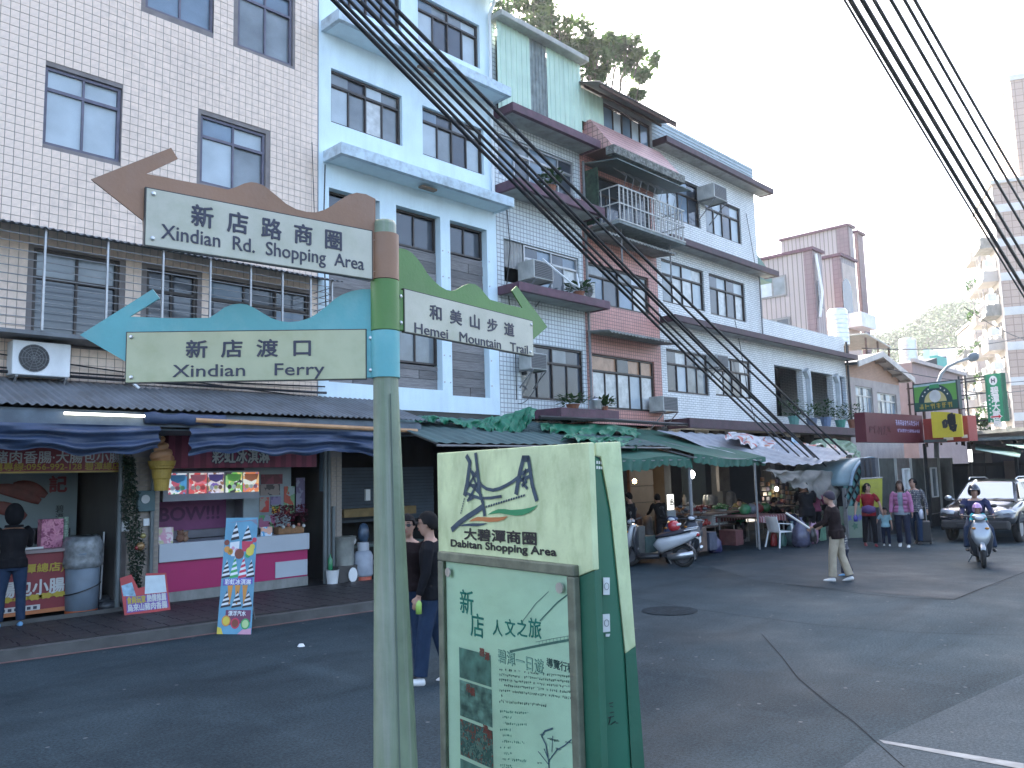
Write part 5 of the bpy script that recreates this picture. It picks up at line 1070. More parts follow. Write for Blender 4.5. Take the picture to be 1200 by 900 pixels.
swirl(.34, .80, .13, .15, cw, ck); swirl(.70, .79, .15, .13, cw, ck); flat([(.2,.78),(.2,.70),(.26,.66),(.44,.66),(.48,.70),(.48,.79)], cw, 'glass_picture'); flat(disc(.3,.73,.05), cpk, 'fruit_picture', .004); flat(disc(.42,.71,.06), cpk, 'fruit_picture', .0042)
flat([(.55,.79),(.58,.70),(.85,.70),(.9,.79)], crd, 'glass_picture')
for u, v, r_, c_ in ((.12,.72,.09,cor),(.22,.70,.09,cor),(.22,.70,.06,cye),(.5,.68,.14,cbr),(.82,.70,.12,cye),(.88,.74,.08,cye),(.76,.67,.08,cgn),(.1,.78,.08,cbr),(.93,.8,.07,crd)): flat(disc(u, v, r_), c_, 'fruit_picture', .0045+u*.001)
flat([(0.02,.955),(.95,.985),(.99,.93),(.8,.97)], M('p_grey', (.2,.2,.26), .5), 'ribbon_picture')
for i, (u, c_) in enumerate(((.14,ck),(.38,cgn),(.64,crd),(.87,ck))): swirl(u, .47, .13, .18-.03*(i in (0,3)), cw, c_, n=8)
flat([(.08,.405),(.95,.42),(.95,.475),(.08,.46)], cpu, 'text_ground', .0055)
text('彩虹冰淇淋', .085, cw, bb_, PQ(.52,.418,.0075), X, UP, bold=.002, fit=L_*.78)
for u in (.30,.52,.74): flat([(u-.08,.41),(u+.08,.41),(u+.02,.25),(u-.02,.25)], cor, 'cone_picture', .0035)
for u in (.2,.52,.84): swirl(u, .22, .15, .13, cw, ck, n=7)
flat([(.22,.20),(.96,.20),(.96,.10),(.22,.07)], M('p_plum', (.16,.04,.09), .5), 'text_ground', .0035)
text('漂浮汽水', .075, cw, bb_, PQ(.56,.155,.0075), X, UP, bold=.002, fit=L_*.52)
for u, v, r_, c_, c2 in ((.25,.11,.13,cor,cye),(.52,.09,.13,crd,cbr),(.82,.085,.13,cgn,M('p_lime', (.40,.55,.25), .5))): flat(disc(u, v, r_, 18, 1.1), c_, 'fruit_picture', .006); flat(disc(u, v, r_*.75, 18, 1.1), c2, 'fruit_picture', .0065)
flat([(.0,.0),(.18,.0),(.12,.05),(.0,.06)], cye, 'corner_picture'); flat([(.6,.0),(1.,.0),(1.,.05),(.75,.04)], cpk, 'corner_picture', .0035)
m = MB(); p = onZ(353, 757, .01); m.lathe((p.x, p.y, .006), [(.05,0),(.03,.03),(0,.03)], 7); single(m, 'litter', white_p, 'scrap of white paper on the asphalt in front of the kiosk', 'litter')

# ================================================================== workshop corner under the blue house
t = thing('roller_shutter', 'dark blue slatted roller shutter behind the workbench', 'shutter', (11, 15.6, 1.6))
a, b = onY(393, 548, 15.2), onY(450, 610, 15.2)
for i in range(16):
    z = b.z+(a.z-b.z)*i/16; m = MB(); m.box(a.x, b.x+1.5, 15.2+.01*(i % 2), 15.22+.01*(i % 2), z+.004, z+(a.z-b.z)/16-.004); m.build('slat', M('shutter_blue', (.045,.07,.10), .5, .2, 3), t)
a, b = onY(397, 597, 14.9), onY(440, 604, 14.9); m = MB(); m.box(a.x, b.x+1.0, 14.7, 15.0, b.z, a.z); single(m, 'wooden_shelf', M('shelf_wood', (.22,.15,.06), .7, .3, 5), 'ochre wooden shelf across the workshop front', 'shelf')
wb = onZ(395, 690, .13); wz = onY(395, 641, 14.0).z
t = thing('workbench', 'dark workbench with shelf to the right of the kiosk', 'table', (10.6, 14.2, .13))
wx = onY(396, 650, 14.0).x
m = MB(); m.box(wx, wx+2.2, 13.9, 14.6, wz-.05, wz); m.build('bench_top', M('bench_green', (.06,.09,.08), .5), t); m = MB(); m.box(wx+.5, wx+2.2, 13.95, 14.5, wz-.42, wz-.38); m.build('shelf', grey_f, t)
for x in (wx+.05, wx+2.1):
    for y in (13.95, 14.5): m = MB(); m.box(x, x+.05, y, y+.05, .13, wz-.05); m.build('leg', grey_f, t)
def jar(px, py, Y, prof, mat, name, lab, cat, z=None, n=16, group=None, smooth=True):
    c = onY(px, py, Y); m = MB(); m.lathe((c.x, Y, z if z is not None else c.z), prof, n); o = single(m, name, mat, lab, cat, group, smooth=smooth); md = o.modifiers.new('e', 'EDGE_SPLIT'); md.split_angle = R(35); return o
jar(404, 672, 13.75, [(.19,0),(.19,.02),(.185,.45),(.21,.5),(.23,.55),(0,.55)], M('tin', (.30,.31,.28), .5, .25, 5, metal=.4), 'tin_drum', 'tall tin drum standing on a dark box beside the gas bottle', 'drum', z=.45)
m = MB(); c = onY(404, 690, 13.75); m.box(c.x-.28, c.x+.3, 13.55, 13.95, .13, .45); single(m, 'crate', M('box_dark', (.07,.065,.06), .8), 'dark box under the tin drum', 'box', bevel=.01)
g_ = onY(426, 690, 13.6); t = thing('gas_bottle', 'grey gas bottle with a red foot ring beside the signpost pole', 'gas bottle', (g_.x, 13.6, .13))
m = MB(); m.lathe((g_.x, 13.6, .13), [(.17,.08),(.19,.12),(.19,.48),(.15,.56),(.05,.6),(0,.6)], 18); m.build('tank', M('gas_grey', (.32,.35,.40), .45, .15, 6), t, smooth=True)
m = MB(); m.lathe((g_.x, 13.6, .13), [(.15,0),(.16,.0),(.16,.1),(.15,.1)], 18); m.build('foot_ring', M('gas_red', (.45,.10,.06), .5), t); m = MB(); m.lathe((g_.x, 13.6, .13), [(.10,.58),(.115,.58),(.115,.74),(.10,.74)], 16); m.build('collar', M('gas_grey2', (.40,.42,.45), .5), t); m = MB(); m.lathe((g_.x, 13.6, .13), [(.03,.58),(.03,.66),(.05,.67),(0,.7)], 8); m.build('valve', steel, t)
jar(389.5, 690, 13.6, [(.10,0),(.13,.26),(.135,.27),(.11,.27),(.09,.2),(0,.2)], white_p, 'bucket', 'small white bucket with paint marks by the tin drum', 'bucket', z=.13)
m = MB(); c = onY(414, 687, 13.5); m.prism([(c.x+.1*cos(i*pi/8), 13.5, .27+.14*sin(i*pi/8)) for i in range(16)], (0,.02,0)); single(m, 'lid', white_p, 'round white lid leaning against the gas bottle', 'lid')
m = MB(); c = onY(407, 636, 14.0); m.loft([((c.x-.16, 14.05, wz+.09), .05, .07), ((c.x-.12, 14.05, wz+.1), .10, .1), ((c.x+.15, 14.05, wz+.1), .10, .1), ((c.x+.22, 14.05, wz+.07), .04, .05)], 12, xax=(0,1,0), p=.6); single(m, 'rice_cooker', white_p, 'white appliance on the workbench', 'appliance', smooth=True)
m = MB(); c = onY(426, 625, 14.2); m.ball((c.x, 14.2, c.z), (.13,.1,.22)); single(m, 'plastic_bag', M('blue_bag', (.06,.10,.16), .3, .4, 8), 'dark blue plastic bag hanging over the workbench', 'bag', smooth=True)
for i in range(7):
    c = onY(420+i*3.2, 637, 13.95); m = MB(); m.lathe((c.x, 13.95, wz), [(.03,0),(.045,.03),(.05,.035),(0,.03)], 10); single(m, 'metal_dish', steel, ['first','second','third','fourth','fifth','sixth','seventh'][i]+' shiny dish from the left on the workbench end', 'dish', 'shiny dishes on the workbench')
for i, (y_, lab) in enumerate(((566,'upper round gauge on the workshop post'), (587,'lower round gauge on the workshop post'))):
    c = onY(391, y_, 13.9); m = MB(); m.prism([(c.x+.07*cos(j*pi/8), 13.88, c.z+.07*sin(j*pi/8)) for j in range(16)], (0,.05,0)); single(m, 'gauge', M('dial', (.4,.42,.42), .3), lab, 'gauge')
for px, r_, lab in ((381, .04, 'left dark drainpipe beside the kiosk'), (385.5, .03, 'thin drainpipe beside the kiosk'), (391, .035, 'grey drainpipe by the workshop')):
    c = onY(px, 600, 13.8); m = MB(); m.tube([(c.x, 13.8, .13), (c.x, 13.8, 3.1 if px < 391 else 1.6)], r_, 8); single(m, 'drainpipe', M('conduit_grey', (.13,.15,.15), .6), lab, 'pipe')
jar(387, 664, 13.6, [(.04,0),(.045,.02),(.045,.2),(.015,.26),(.015,.3),(0,.3)], M('bottle_green', (.02,.20,.08), .2), 'bottle', 'small green bottle by the drainpipes', 'bottle', z=.4)
c = onY(387, 600, 13.9); m = MB(); m.box(c.x-.1, c.x+.35, 14.1, 14.15, 1.9, 3.1); single(m, 'notice_board', M('notice_blue', (.10,.15,.18), .6), 'blue grey board beside the roller shutter', 'board')
c = onY(433, 580, 14.5); m = MB(); m.box(c.x-.06, c.x+.06, 14.55, 14.6, c.z-.12, c.z+.12); single(m, 'switch_box', white_p, 'pale switch box on the post by the roller shutter', 'box')
# ================================================================== market awnings
gcan = M('green_canvas', (.016,.095,.062), .7, .25, 2.5, .3, 25, dirt=.45, dirtcol=(.07,.16,.13), dscale=(2,.6,2))
gcan2 = M('green_tarp_bright', (.018,.19,.10), .5, .35, 5, .4, 14, dirt=.3, dirtcol=(.06,.12,.09), dscale=(3,3,3))
ggrey = M('grey_green_sheet', (.075,.125,.12), .65, .3, 2, .1, dirt=.6, dirtcol=(.05,.12,.11), dscale=(9,.5,1))
fol = random.Random(21)
def awning(name, lab, mat, corners, fn=None, nu=40, nv=24, frame=True, group='awnings over the market street', cat='awning', thick=0, valance=0, vmat=None):
    """corners: back left, back right, front right, front left"""
    a, b, c, d = [Vector(p) for p in corners]; t = thing(name, lab, cat, tuple((a+b+c+d)/4), group); m = MB()
    def f(u, v):
        p = a.lerp(b, u).lerp(d.lerp(c, u), v); return p+Vector((0, 0, fn(u, v) if fn else 0))
    m.grid(f, nu, nv); m.build('canopy', mat, t, smooth=True, fixn=False, thick=thick)
    if valance:
        m = MB(); L = (c-d).length
        def g(u, v):
            p = d.lerp(c, u); sc = abs(sin(pi*u*L/.28)); return p+Vector((.012*sin(u*L*21), .03*sin(u*L*17+v)*v-.02, (fn(u, 1) if fn else 0)-v*valance*(.8+.2*sc)-.03*sin(u*L*2.1)*v))
        m.grid(g, int(L*26), 6); m.build('valance', vmat or mat, t, smooth=True, fixn=False)
    if frame:
        m = MB()
        for u in (0.02, .5, .98): m.tube([a.lerp(b, u)-Vector((0,0,.06)), d.lerp(c, u)-Vector((0,0,.06))], .02, 6)
        m.tube([d-Vector((0,0,.05)), c-Vector((0,0,.05))], .02, 6); m.build('awning_frame', grey_f, t)
    return t
awning('awning', 'wide grey green corrugated awning behind the map board', ggrey, [(9.9,13.95,3.5),(17.2,13.95,3.45),(17.2,11.2,2.75),(9.6,11.2,2.74)], lambda u, v: .012*sin(u*150), 300, 4)
awning('awning', 'left bay of green canvas awning with a scalloped edge', gcan, [(13.9,13.9,3.38),(17.2,13.9,3.36),(17.3,10.7,2.45),(14.1,10.7,2.42)], lambda u, v: .03*sin(u*9+2)*v+.02*sin(v*7), valance=.26)
awning('awning', 'right bay of green canvas awning with a scalloped edge', gcan, [(17.1,13.9,3.40),(20.4,13.9,3.36),(20.9,10.6,2.42),(17.25,10.6,2.50)], lambda u, v: .035*sin(u*7+1)*v+.02*sin(v*8+1)-.10*(4*u*(1-u))*v*.4, valance=.22)
# ragged bright green tarpaulins thrown over
def rag(pts, lab, mat, seed, Y0, Y1, group='ragged green tarpaulins on the awnings', name='tarpaulin'):
    rg = random.Random(seed); P = [(onY(x, y0, Y0), onY(x, y1, Y1)) for x, y0, y1 in pts]; n = len(P)-1; ph = [rg.uniform(0, 6) for _ in range(4)]
    def f(u, v):
        k = min(int(u*n), n-1); q = u*n-k; a = P[k][0].lerp(P[k+1][0], q); b = P[k][1].lerp(P[k+1][1], q); p = a.lerp(b, v)
        return p+Vector((0, .06*sin(u*31+v*5+ph[0])+.04*sin(v*11+u*17+ph[1]), .05*sin(u*43+ph[2]+v*4)*(.3+v)*.7+.03*sin(u*90+ph[3])*v))
    m = MB(); m.grid(f, 90, 14); return single(m, name, mat, lab, 'tarpaulin', group, smooth=True, fixn=False)
rag([(488,492,493),(500,486,492),(520,489,494),(545,492,499),(565,492,505),(580,486,503)], 'crumpled green tarpaulin rising from the left end of the grey green awning', gcan2, 3, 13.3, 12.6)
rag([(565,492,502),(585,488,508),(605,482,508),(618,477,500),(626,478,484)], 'tent-like green tarpaulin with a raised peak below the pale arrow sign', gcan2, 5, 13.2, 12.4)
rag([(634,495,500),(650,497,508),(690,497,510),(725,498,508),(748,503,512)], 'long bright green tarpaulin under the salmon pink house', gcan2, 7, 13.3, 12.3)
rag([(660,509,513),(700,512,519),(722,512,520),(748,514,528)], 'narrow hanging green tarpaulin behind the top of the map board', gcan2, 9, 12.0, 11.2)
# roof gutter line over market
m = MB(); m.tube([(14.5,13.1,3.5),(17.5,13.1,3.52),(20.5,13.1,3.5)], .05, 6); m.tube([(20.3,13.2,3.52),(28,13.2,3.5),(35.5,13.2,3.5)], .05, 6); single(m, 'gutter_pipe', black_p, 'long dark gutter pipe above the market awnings', 'pipe')
# printed pale tarpaulins
printed = voro_mat('printed_tarp', [(.46,.46,.47),(.50,.50,.51),(.42,.43,.45),(.50,.49,.49),(.38,.05,.04),(.46,.46,.48),(.45,.18,.10)], 4.5)
palet = M('pale_tarp', (.34,.355,.38), .7, .2, 6, .5, 8, dirt=.35, dirtcol=(.22,.22,.23), dscale=(1.5,4,2))
awning('awning', 'pale grey tarpaulin roof sagging over the fruit stalls', palet, [(19.6,13.2,3.3),(26.0,13.3,3.25),(26.2,10.2,2.55),(20.2,10.5,2.35)], lambda u, v: -.22*sin(pi*u)*v-.16*sin(pi*v)*sin(pi*u*2)**2+.05*sin(u*26+v*3)*sin(v*9)+.02*sin(u*70), 90, 50, frame=False)
rag([(852,506,512),(875,508,522),(895,513,530),(915,516,538),(938,520,546)], 'red printed pale tarpaulin lying over the green canvas edge', printed, 11, 12.8, 11.8, 'printed tarpaulins over the stalls')
rag([(905,519,533),(925,518,541),(950,520,545)], 'orange printed tarpaulin next to the blue sheet', voro_mat('printed_orange', [(.45,.45,.46),(.5,.2,.06),(.5,.5,.5),(.4,.12,.05)], 5), 12, 12.6, 11.7, 'printed tarpaulins over the stalls')
rag([(928,512,538),(940,520,545),(956,532,548)], 'sky blue folded sheet between the printed tarpaulins', M('sky_sheet', (.18,.36,.48), .5, .3, 6, .3), 13, 12.3, 11.6, 'printed tarpaulins over the stalls')
rag([(948,522,543),(960,519,547),(980,522,541),(992,530,538)], 'cream banner with red print slung over the stall roof', voro_mat('printed_cream', [(.52,.50,.40),(.50,.48,.38),(.45,.08,.06),(.55,.52,.42),(.5,.2,.15),(.5,.48,.40)], 9), 15, 12.2, 11.5, 'printed tarpaulins over the stalls')
rag([(944,522,530),(962,514,522),(980,514,530),(1000,519,536),(1007,528,536)], 'mottled green tarpaulin bunched at the right end of the stall roof', M('mottled_green', (.12,.22,.12), .6, .6, 6, .5, 10, dirt=.4, dirtcol=(.32,.36,.34), dscale=(2,2,2)), 17, 12.9, 12.0, 'printed tarpaulins over the stalls')
rag([(897,548,552),(915,551,562),(935,552,571),(955,551,581),(972,552,588),(981,572,600)], 'beige cloth side hanging down from the sagging pale roof', M('beige_cloth', (.17,.16,.14), .85, .2, 4, .4), 19, 10.3, 10.2, 'printed tarpaulins over the stalls')
for pts, lab in (([(20.3,10.6,0),(20.3,10.6,2.3)], 'left'), ([(26.0,10.3,0),(26.0,10.3,2.45)], 'right')):
    m = MB(); m.tube(pts, .03, 6); single(m, 'stall_pole', grey_f, lab+' steel pole carrying the sagging pale roof', 'pole', 'poles of the market stalls')
for x, y in ((14.15,10.75),(17.28,10.75)):
    m = MB(); m.tube([(x,y,0),(x,y,2.45)], .045 if x > 15 else .03, 8); single(m, 'awning_pole', grey_f, ('right' if x > 15 else 'left')+' grey pole under the green canvas awning', 'pole', 'poles of the green awning')
# arched glazed canopy
AC = thing('arched_canopy', 'arched blue green glazed canopy with dark diagonal bars', 'canopy', (26.4, 10, 0))
gz = M('teal_glazing', (.10,.25,.24), .25, .3, 3, spec=.7); bar_m = M('black_bar', (.02,.025,.025), .5)
A0, A1, A2 = onZ(960, 648), onZ(1022, 642), None
def arch(u, v):
    a_ = pi*(.08+.84*u); return (26.3-1.75*cos(a_), 9.8+1.9*v, 1.15+1.25*sin(a_)**.8)
m = MB(); m.grid(arch, 20, 4); m.build('glazed_roof', M('pale_teal_rim', (.16,.24,.26), .4, .2, 3), AC, smooth=True, thick=.03, fixn=False)
m = MB()
for i in range(10):
    for j in range(5):
        pass
for i in range(11):
    u = i/11; x0, _, z0 = arch(u, 0); x1, _, z1 = arch((i+1)/11, 0)
    m.add([(x0,10.0,.9),(x1,10.0,.9),(x1,10.0,z1),(x0,10.0,z0)], [(0,1,2,3)])
m.build('glazing', gz, AC, fixn=False)
m = MB()
for k in range(-4, 9):
    for s in (1, -1):
        pts = []
        for q in range(13):
            x = 24.6+q*.285; z = .9+(x-24.6-k*.5)*s*.75+(1.1 if s < 0 else 0)
            u = (x-26.3)/1.75; ztop = 1.15+1.25*max(0, 1-u*u)**.4 if abs(u) < 1 else .9
            if .9 <= z <= ztop: pts.append((x, 9.96-.01*s, z))
        if len(pts) > 1: m.tube(pts, .028, 5)
m.build('diagonal_bar', bar_m, AC)
P_ = [Vector(arch(i/20, 0))+Vector((0,-.02,0)) for i in range(21)]; m = MB(); m.tube(P_, .045, 6); m.build('arch_rim', M('blue_rim', (.16,.25,.32), .5), AC)
for x in (24.65, 27.95): m = MB(); m.box(x-.04, x+.04, 9.95, 10.05, 0, 1.5); m.build('post', grey_f, AC)

# ================================================================== lamps
def bulb(px, py, Y, r_, col, st, lab, ring=False):
    c = onY(px, py, Y); t = thing('hanging_lamp', lab, 'lamp', tuple(c), 'lit lamps under the market awnings'); m = MB(); m.ball(c, (r_, r_, r_*1.25), 12, 8); m.build('bulb', M('bulb_%d' % px, col, .4, 0, emit=st), t, smooth=True)
    m = MB(); m.tube([c+Vector((0,0,r_)), c+Vector((0,0,.7))], .008, 5); m.build('cord', black_p, t)
bulb(743.5, 564, 14.0, .055, (1,.62,.28), 14, 'warm lit bulb hanging beside the map board over the orange lit shop')
bulb(810.5, 556, 14.0, .10, (1,1,.97), 7, 'bright white round lamp hanging under the green awning')
bulb(910, 573, 13.5, .07, (.9,.9,.8), 2, 'small pale lamp over the fruit stall')
# lights that these lamps really give
for px, py, Y, e_, c_ in ((743.5, 566, 13.8, 5, (1,.6,.3)), (810.5, 560, 13.7, 6, (1,1,.95)), (910, 576, 13.3, 4, (1,.9,.75))):
    c = onY(px, py, Y); ld = bpy.data.lights.new('lamp_light', 'POINT'); ld.energy = e_; ld.color = c_; ld.shadow_soft_size = .12; lo = bpy.data.objects.new('lamp_light', ld); COL.objects.link(lo); lo.location = c-Vector((0, .1, .15))
# ================================================================== stall interiors
def boxw(x0, x1, y0, y1, z0, z1, mat, name, lab, cat, group=None, bevel=0): m = MB(); m.box(x0, x1, y0, y1, z0, z1); return single(m, name, mat, lab, cat, group, bevel=bevel)
a, b = onY(738, 572, 15.2), onY(768, 620, 15.2)
t = thing('shop_door', 'pale boarded door lit by the warm bulb', 'door', ((a.x+b.x)/2, 15.2, .13)); 
for i in range(4):
    z0 = .13+i*.52; m = MB(); m.box(a.x, b.x, 15.2, 15.24, z0+.01, z0+.51); m.build('panel', M('door_beige', (.11,.09,.07), .7, .15, 3), t)
m = MB(); m.box(a.x-.06, a.x, 15.15, 15.25, .13, 2.3); m.box(b.x, b.x+.06, 15.15, 15.25, .13, 2.3); m.box(a.x-.06, b.x+.06, 15.15, 15.25, 2.3, 2.36); m.build('door_frame', rust, t)
a, b = onY(800, 560, 15.6), onY(830, 620, 15.6); boxw(a.x, b.x, 15.6, 15.65, .5, 2.6, M('dim_greenwall', (.08,.10,.095), .8, .2, 2), 'partition', 'dim grey green wall panel behind the white lamp', 'panel')
a, b = onY(842, 545, 13.2), onY(856, 575, 13.2); boxw(a.x, b.x, 13.2, 13.3, b.z, a.z, M('board_brown', (.13,.11,.09), .8, .3, 4), 'notice_board', 'brown board hanging between the green awning poles', 'board')
c = onY(787, 588, 12.6); t = thing('lit_sign', 'small lit white sign with a black symbol on the shop post', 'sign', tuple(c)); m = MB(); m.box(c.x-.10, c.x+.11, 12.6, 12.68, c.z-.22, c.z+.2); m.build('sign_face', M('lit_white', (.9,.88,.8), .5, 0, emit=.4), t)
text('串', .22, blk, t, (c.x, 12.595, c.z-.10), (1,0,0), bold=.006)
c = onY(787, 604, 12.6); boxw(c.x-.2, c.x+.22, 12.6, 12.63, c.z-.16, c.z+.14, M('grey_note', (.28,.30,.31), .6, .2, 20), 'notice', 'grey paper notice under the small lit sign', 'notice')
c = onY(810, 602, 12.9); boxw(c.x-.3, c.x+.3, 12.9, 12.93, c.z-.22, c.z+.22, M('note2', (.20,.22,.22), .6, .3, 14), 'notice', 'dim square notice below the white lamp', 'notice')
for i, px in enumerate((802, 826, 829.5)):
    c = onY(px, 586, 13.4); m = MB(); m.lathe((c.x, 13.4, c.z-.14), [(.06,0),(.06,.2),(.03,.26),(.03,.3),(0,.3)], 10); single(m, 'bottle', M('pale_bottle', (.35,.33,.28), .3), ['pale bottle by itself under the white lamp','left of the two pale bottles on the stall shelf','right of the two pale bottles on the stall shelf'][i], 'bottle', 'bottles on the stall shelf', smooth=True)
c = onY(815, 593, 13.5); boxw(c.x-.9, c.x+.9, 13.3, 13.7, c.z-.05, c.z, rust, 'shelf', 'dark shelf carrying the pale bottles', 'shelf')
def table(x0, x1, y0, y1, zt, mat, lab, cloth=None, legm=grey_f, name='table', group='stall tables'):
    t = thing(name, lab, 'table', ((x0+x1)/2, (y0+y1)/2, 0), group); m = MB(); m.box(x0, x1, y0, y1, zt-.04, zt); m.build('table_top', mat, t)
    for x in (x0+.04, x1-.04):
        for y in (y0+.04, y1-.04): m = MB(); m.tube([(x, y, 0), (x, y, zt-.04)], .018, 6); m.build('leg', legm, t)
    if cloth:
        m = MB()
        def f(u, v):
            e = .18; x = x0-.03+(x1-x0+.06)*u; s_ = v*(y1-y0+2*e)
            if s_ < e: return (x, y0-.03-.01*sin(x*30), zt+.012-(e-s_)-.015*sin(x*11))
            if s_ > e+(y1-y0): return (x, y1+.03, zt+.012-(s_-e-(y1-y0)))
            return (x, y0-.03+(s_-e)*(y1-y0+.06)/(y1-y0), zt+.012+.006*sin(x*14)*sin(s_*9))
        m.grid(f, 40, 24); m.build('tablecloth', cloth, t, smooth=True, fixn=False)
    return t
c0 = onZ(822, 655, .0)
c = onY(834, 610, 12.3); tz = c.z-.13
table(c.x-.75, c.x+1.0, 12.1, 12.8, tz, rust, 'dark trestle table carrying the white slatted crate', legm=alu)
t = thing('slatted_crate', 'white slatted plastic crate on the dark trestle table', 'crate', (c.x, 12.3, tz)); m = MB()
for i in range(5): m.box(c.x-.15, c.x+.6, 12.15, 12.17, tz+.02+i*.06, tz+.055+i*.06)
m.build('slat', white_p, t); m = MB()
for x in (c.x-.15, c.x+.1, c.x+.35, c.x+.58): m.box(x, x+.03, 12.14, 12.149, tz, tz+.3)
m.box(c.x-.15, c.x+.61, 12.18, 12.6, tz, tz+.03); m.box(c.x-.15, c.x-.12, 12.18, 12.6, tz+.03, tz+.3); m.box(c.x+.58, c.x+.61, 12.18, 12.6, tz+.03, tz+.3); m.build('crate_frame', M('crate_grey', (.45,.46,.46), .5), t)
for i in range(5):
    m = MB(); cx = c.x-.5+i*.09; m.ball((cx, 12.3+.04*(i % 2), tz+.07+.07*(i % 2)), .06, 8, 6); single(m, 'fruit', M('fruit_red', (.40,.05,.04), .4), ['leftmost','second','third','fourth','rightmost'][i]+' red fruit beside the white slatted crate', 'fruit', 'red fruit by the slatted crate', smooth=True)
# red striped market table (front)
red_s = grid_mat('red_striped_cloth', (.20,.05,.055), (.17,.04,.05), (.38,.30,.30), .16, 40, .03, 0, .8, .2, (.1,.03,.03), 0)
p = onZ(885, 640, 0); q = onZ(905, 640, 0)
tb = [onZ(868, 632), onZ(897, 642)]
tx = onZ(872, 641).x; table(tx, tx+1.75, 10.9, 12.1, .82, rust, 'long market table under a red striped cloth', cloth=red_s)
rg = random.Random(31)
goods = [((.16,.02,.02),'red'),((.03,.12,.03),'green'),((.18,.14,.03),'yellow'),((.12,.13,.14),'pale'),((.08,.03,.08),'purple'),((.18,.08,.02),'orange')]
def heap(x, y, z, r_, col, lab, cat, n=26, it=.045, name='produce_heap', group='heaps of produce on the market tables'):
    t = thing(name, lab, cat, (x, y, z), group); m = MB(); m.lathe((x, y, z), [(r_*.8,0),(r_,.06),(r_*.97,.06),(r_*.75,.02)], 14); m.build('tray', M('tray_grey', (.3,.3,.3), .5), t)
    me = MB().ball((0,0,0), it, 7, 5).mesh(); me.name = 'piece'; me.materials.append(M('prod_%d_%d_%d' % tuple(int(v*99) for v in col), col, .5, .3, 9)); me.polygons.foreach_set('use_smooth', [True]*len(me.polygons))
    for i in range(n):
        a_ = rg.uniform(0, 2*pi); q_ = rg.random()**.6*r_*.85; o = bpy.data.objects.new('piece', me); COL.objects.link(o); o.parent = t; o.location = (q_*cos(a_), q_*sin(a_), .05+(r_-q_)*.45*rg.uniform(.6, 1))
for i in range(9):
    col, nm = goods[i % 6]; x = 20.2+(i % 5)*1.15+rg.uniform(-.1,.1); y = 12.3+(i//5)*.6
    heap(x, y, .95, .26, col, ['%s produce heap, %s in the back stall row' % (nm, w_) for w_ in ('first from the left','second','third','fourth','fifth','sixth','seventh','eighth','last')][i], 'produce')
table(19.8, 25.6, 12.0, 13.2, .93, rust, 'long dark stall table carrying the produce heaps behind the shoppers')
for i, (px, py, cc, lab) in enumerate(((873,594,(.03,.18,.08),'green plastic bag on the table beside the seated vendor'), (880,599,(.14,.15,.19),'pale plastic bag of goods on the red striped table'), (888,597,(.16,.02,.02),'red package at the back of the red striped table'), (897,603,(.02,.11,.03),'bunch of greens at the back of the red striped table'))):
    c = onY(px, py, 11.7); m = MB(); m.ball((c.x, 11.7, .98), (.22,.16,.15), 12, 8)
    for k, v in enumerate(m.v): m.v[k] = v+Vector((rg.uniform(-.02,.02), rg.uniform(-.02,.02), rg.uniform(-.03,.03)))
    single(m, 'goods_bag', M('goods%d' % i, cc, .4, .4, 9), lab, 'bag', 'goods on the red striped table', smooth=True)
# hanging goods behind the shoppers: strings of small packets
for i in range(13):
    px = 893+i*5.6; c = onY(px, 571+rg.uniform(-3, 3), 13.6); t = thing('hanging_goods', '%s string of small packets from the left, hanging at the back of the stall' % ('first','second','third','fourth','fifth','sixth','seventh','eighth','ninth','tenth','eleventh','twelfth','last')[i], 'goods', tuple(c), 'strings of packets hanging in the stall')
    m = MB(); m.tube([c+Vector((0,0,.9)), c-Vector((0,0,.9))], .008, 4); m.build('string', black_p, t)
    for k in range(9):
        cc = rg.choice([(.13,.03,.02),(.14,.10,.04),(.11,.11,.12),(.04,.07,.04),(.15,.07,.03),(.05,.04,.07),(.12,.09,.07)]); s_ = rg.uniform(.06,.13); z = c.z+.2-k*.17
        m = MB(); m.box(c.x-s_+rg.uniform(-.06,.06), c.x+s_+rg.uniform(-.06,.06), 13.55+rg.uniform(-.05,.05), 13.62, z-.07, z+.06); m.build('packet', M('pk_%d_%d_%d' % tuple(int(v*99) for v in cc), cc, .45, .4, 12), t, bevel=.012)
# white garden chair
def chair(x, y, rz):
    t = thing('plastic_chair', 'white plastic armchair in front of the red striped table', 'chair', (0,0,0)); m = MB(); m.box(-.22,.22,-.22,.2,.40,.43); m.build('seat', white_p, t, bevel=.01)
    m = MB(); m.grid(lambda u, v: (-.22+.44*u, .20+.10*v+.03*sin(pi*u), .43+.40*v), 8, 4); m.build('backrest', white_p, t, thick=.02, fixn=False)
    for sx in (-1, 1):
        m = MB(); m.bar((sx*.24,-.22,.62), (sx*.24,.25,.66), .04, .02); m.build('armrest', white_p, t)
        m = MB(); m.bar((sx*.24,-.20,.62), (sx*.28,-.27,0), .035); m.build('leg', white_p, t); m = MB(); m.bar((sx*.22,.20,.45), (sx*.27,.30,0), .035); m.build('leg', white_p, t)
    t.location = (x, y, 0); t.rotation_euler = (0, 0, rz); return t
c = onZ(915, 641); chair(c.x, c.y, R(70))
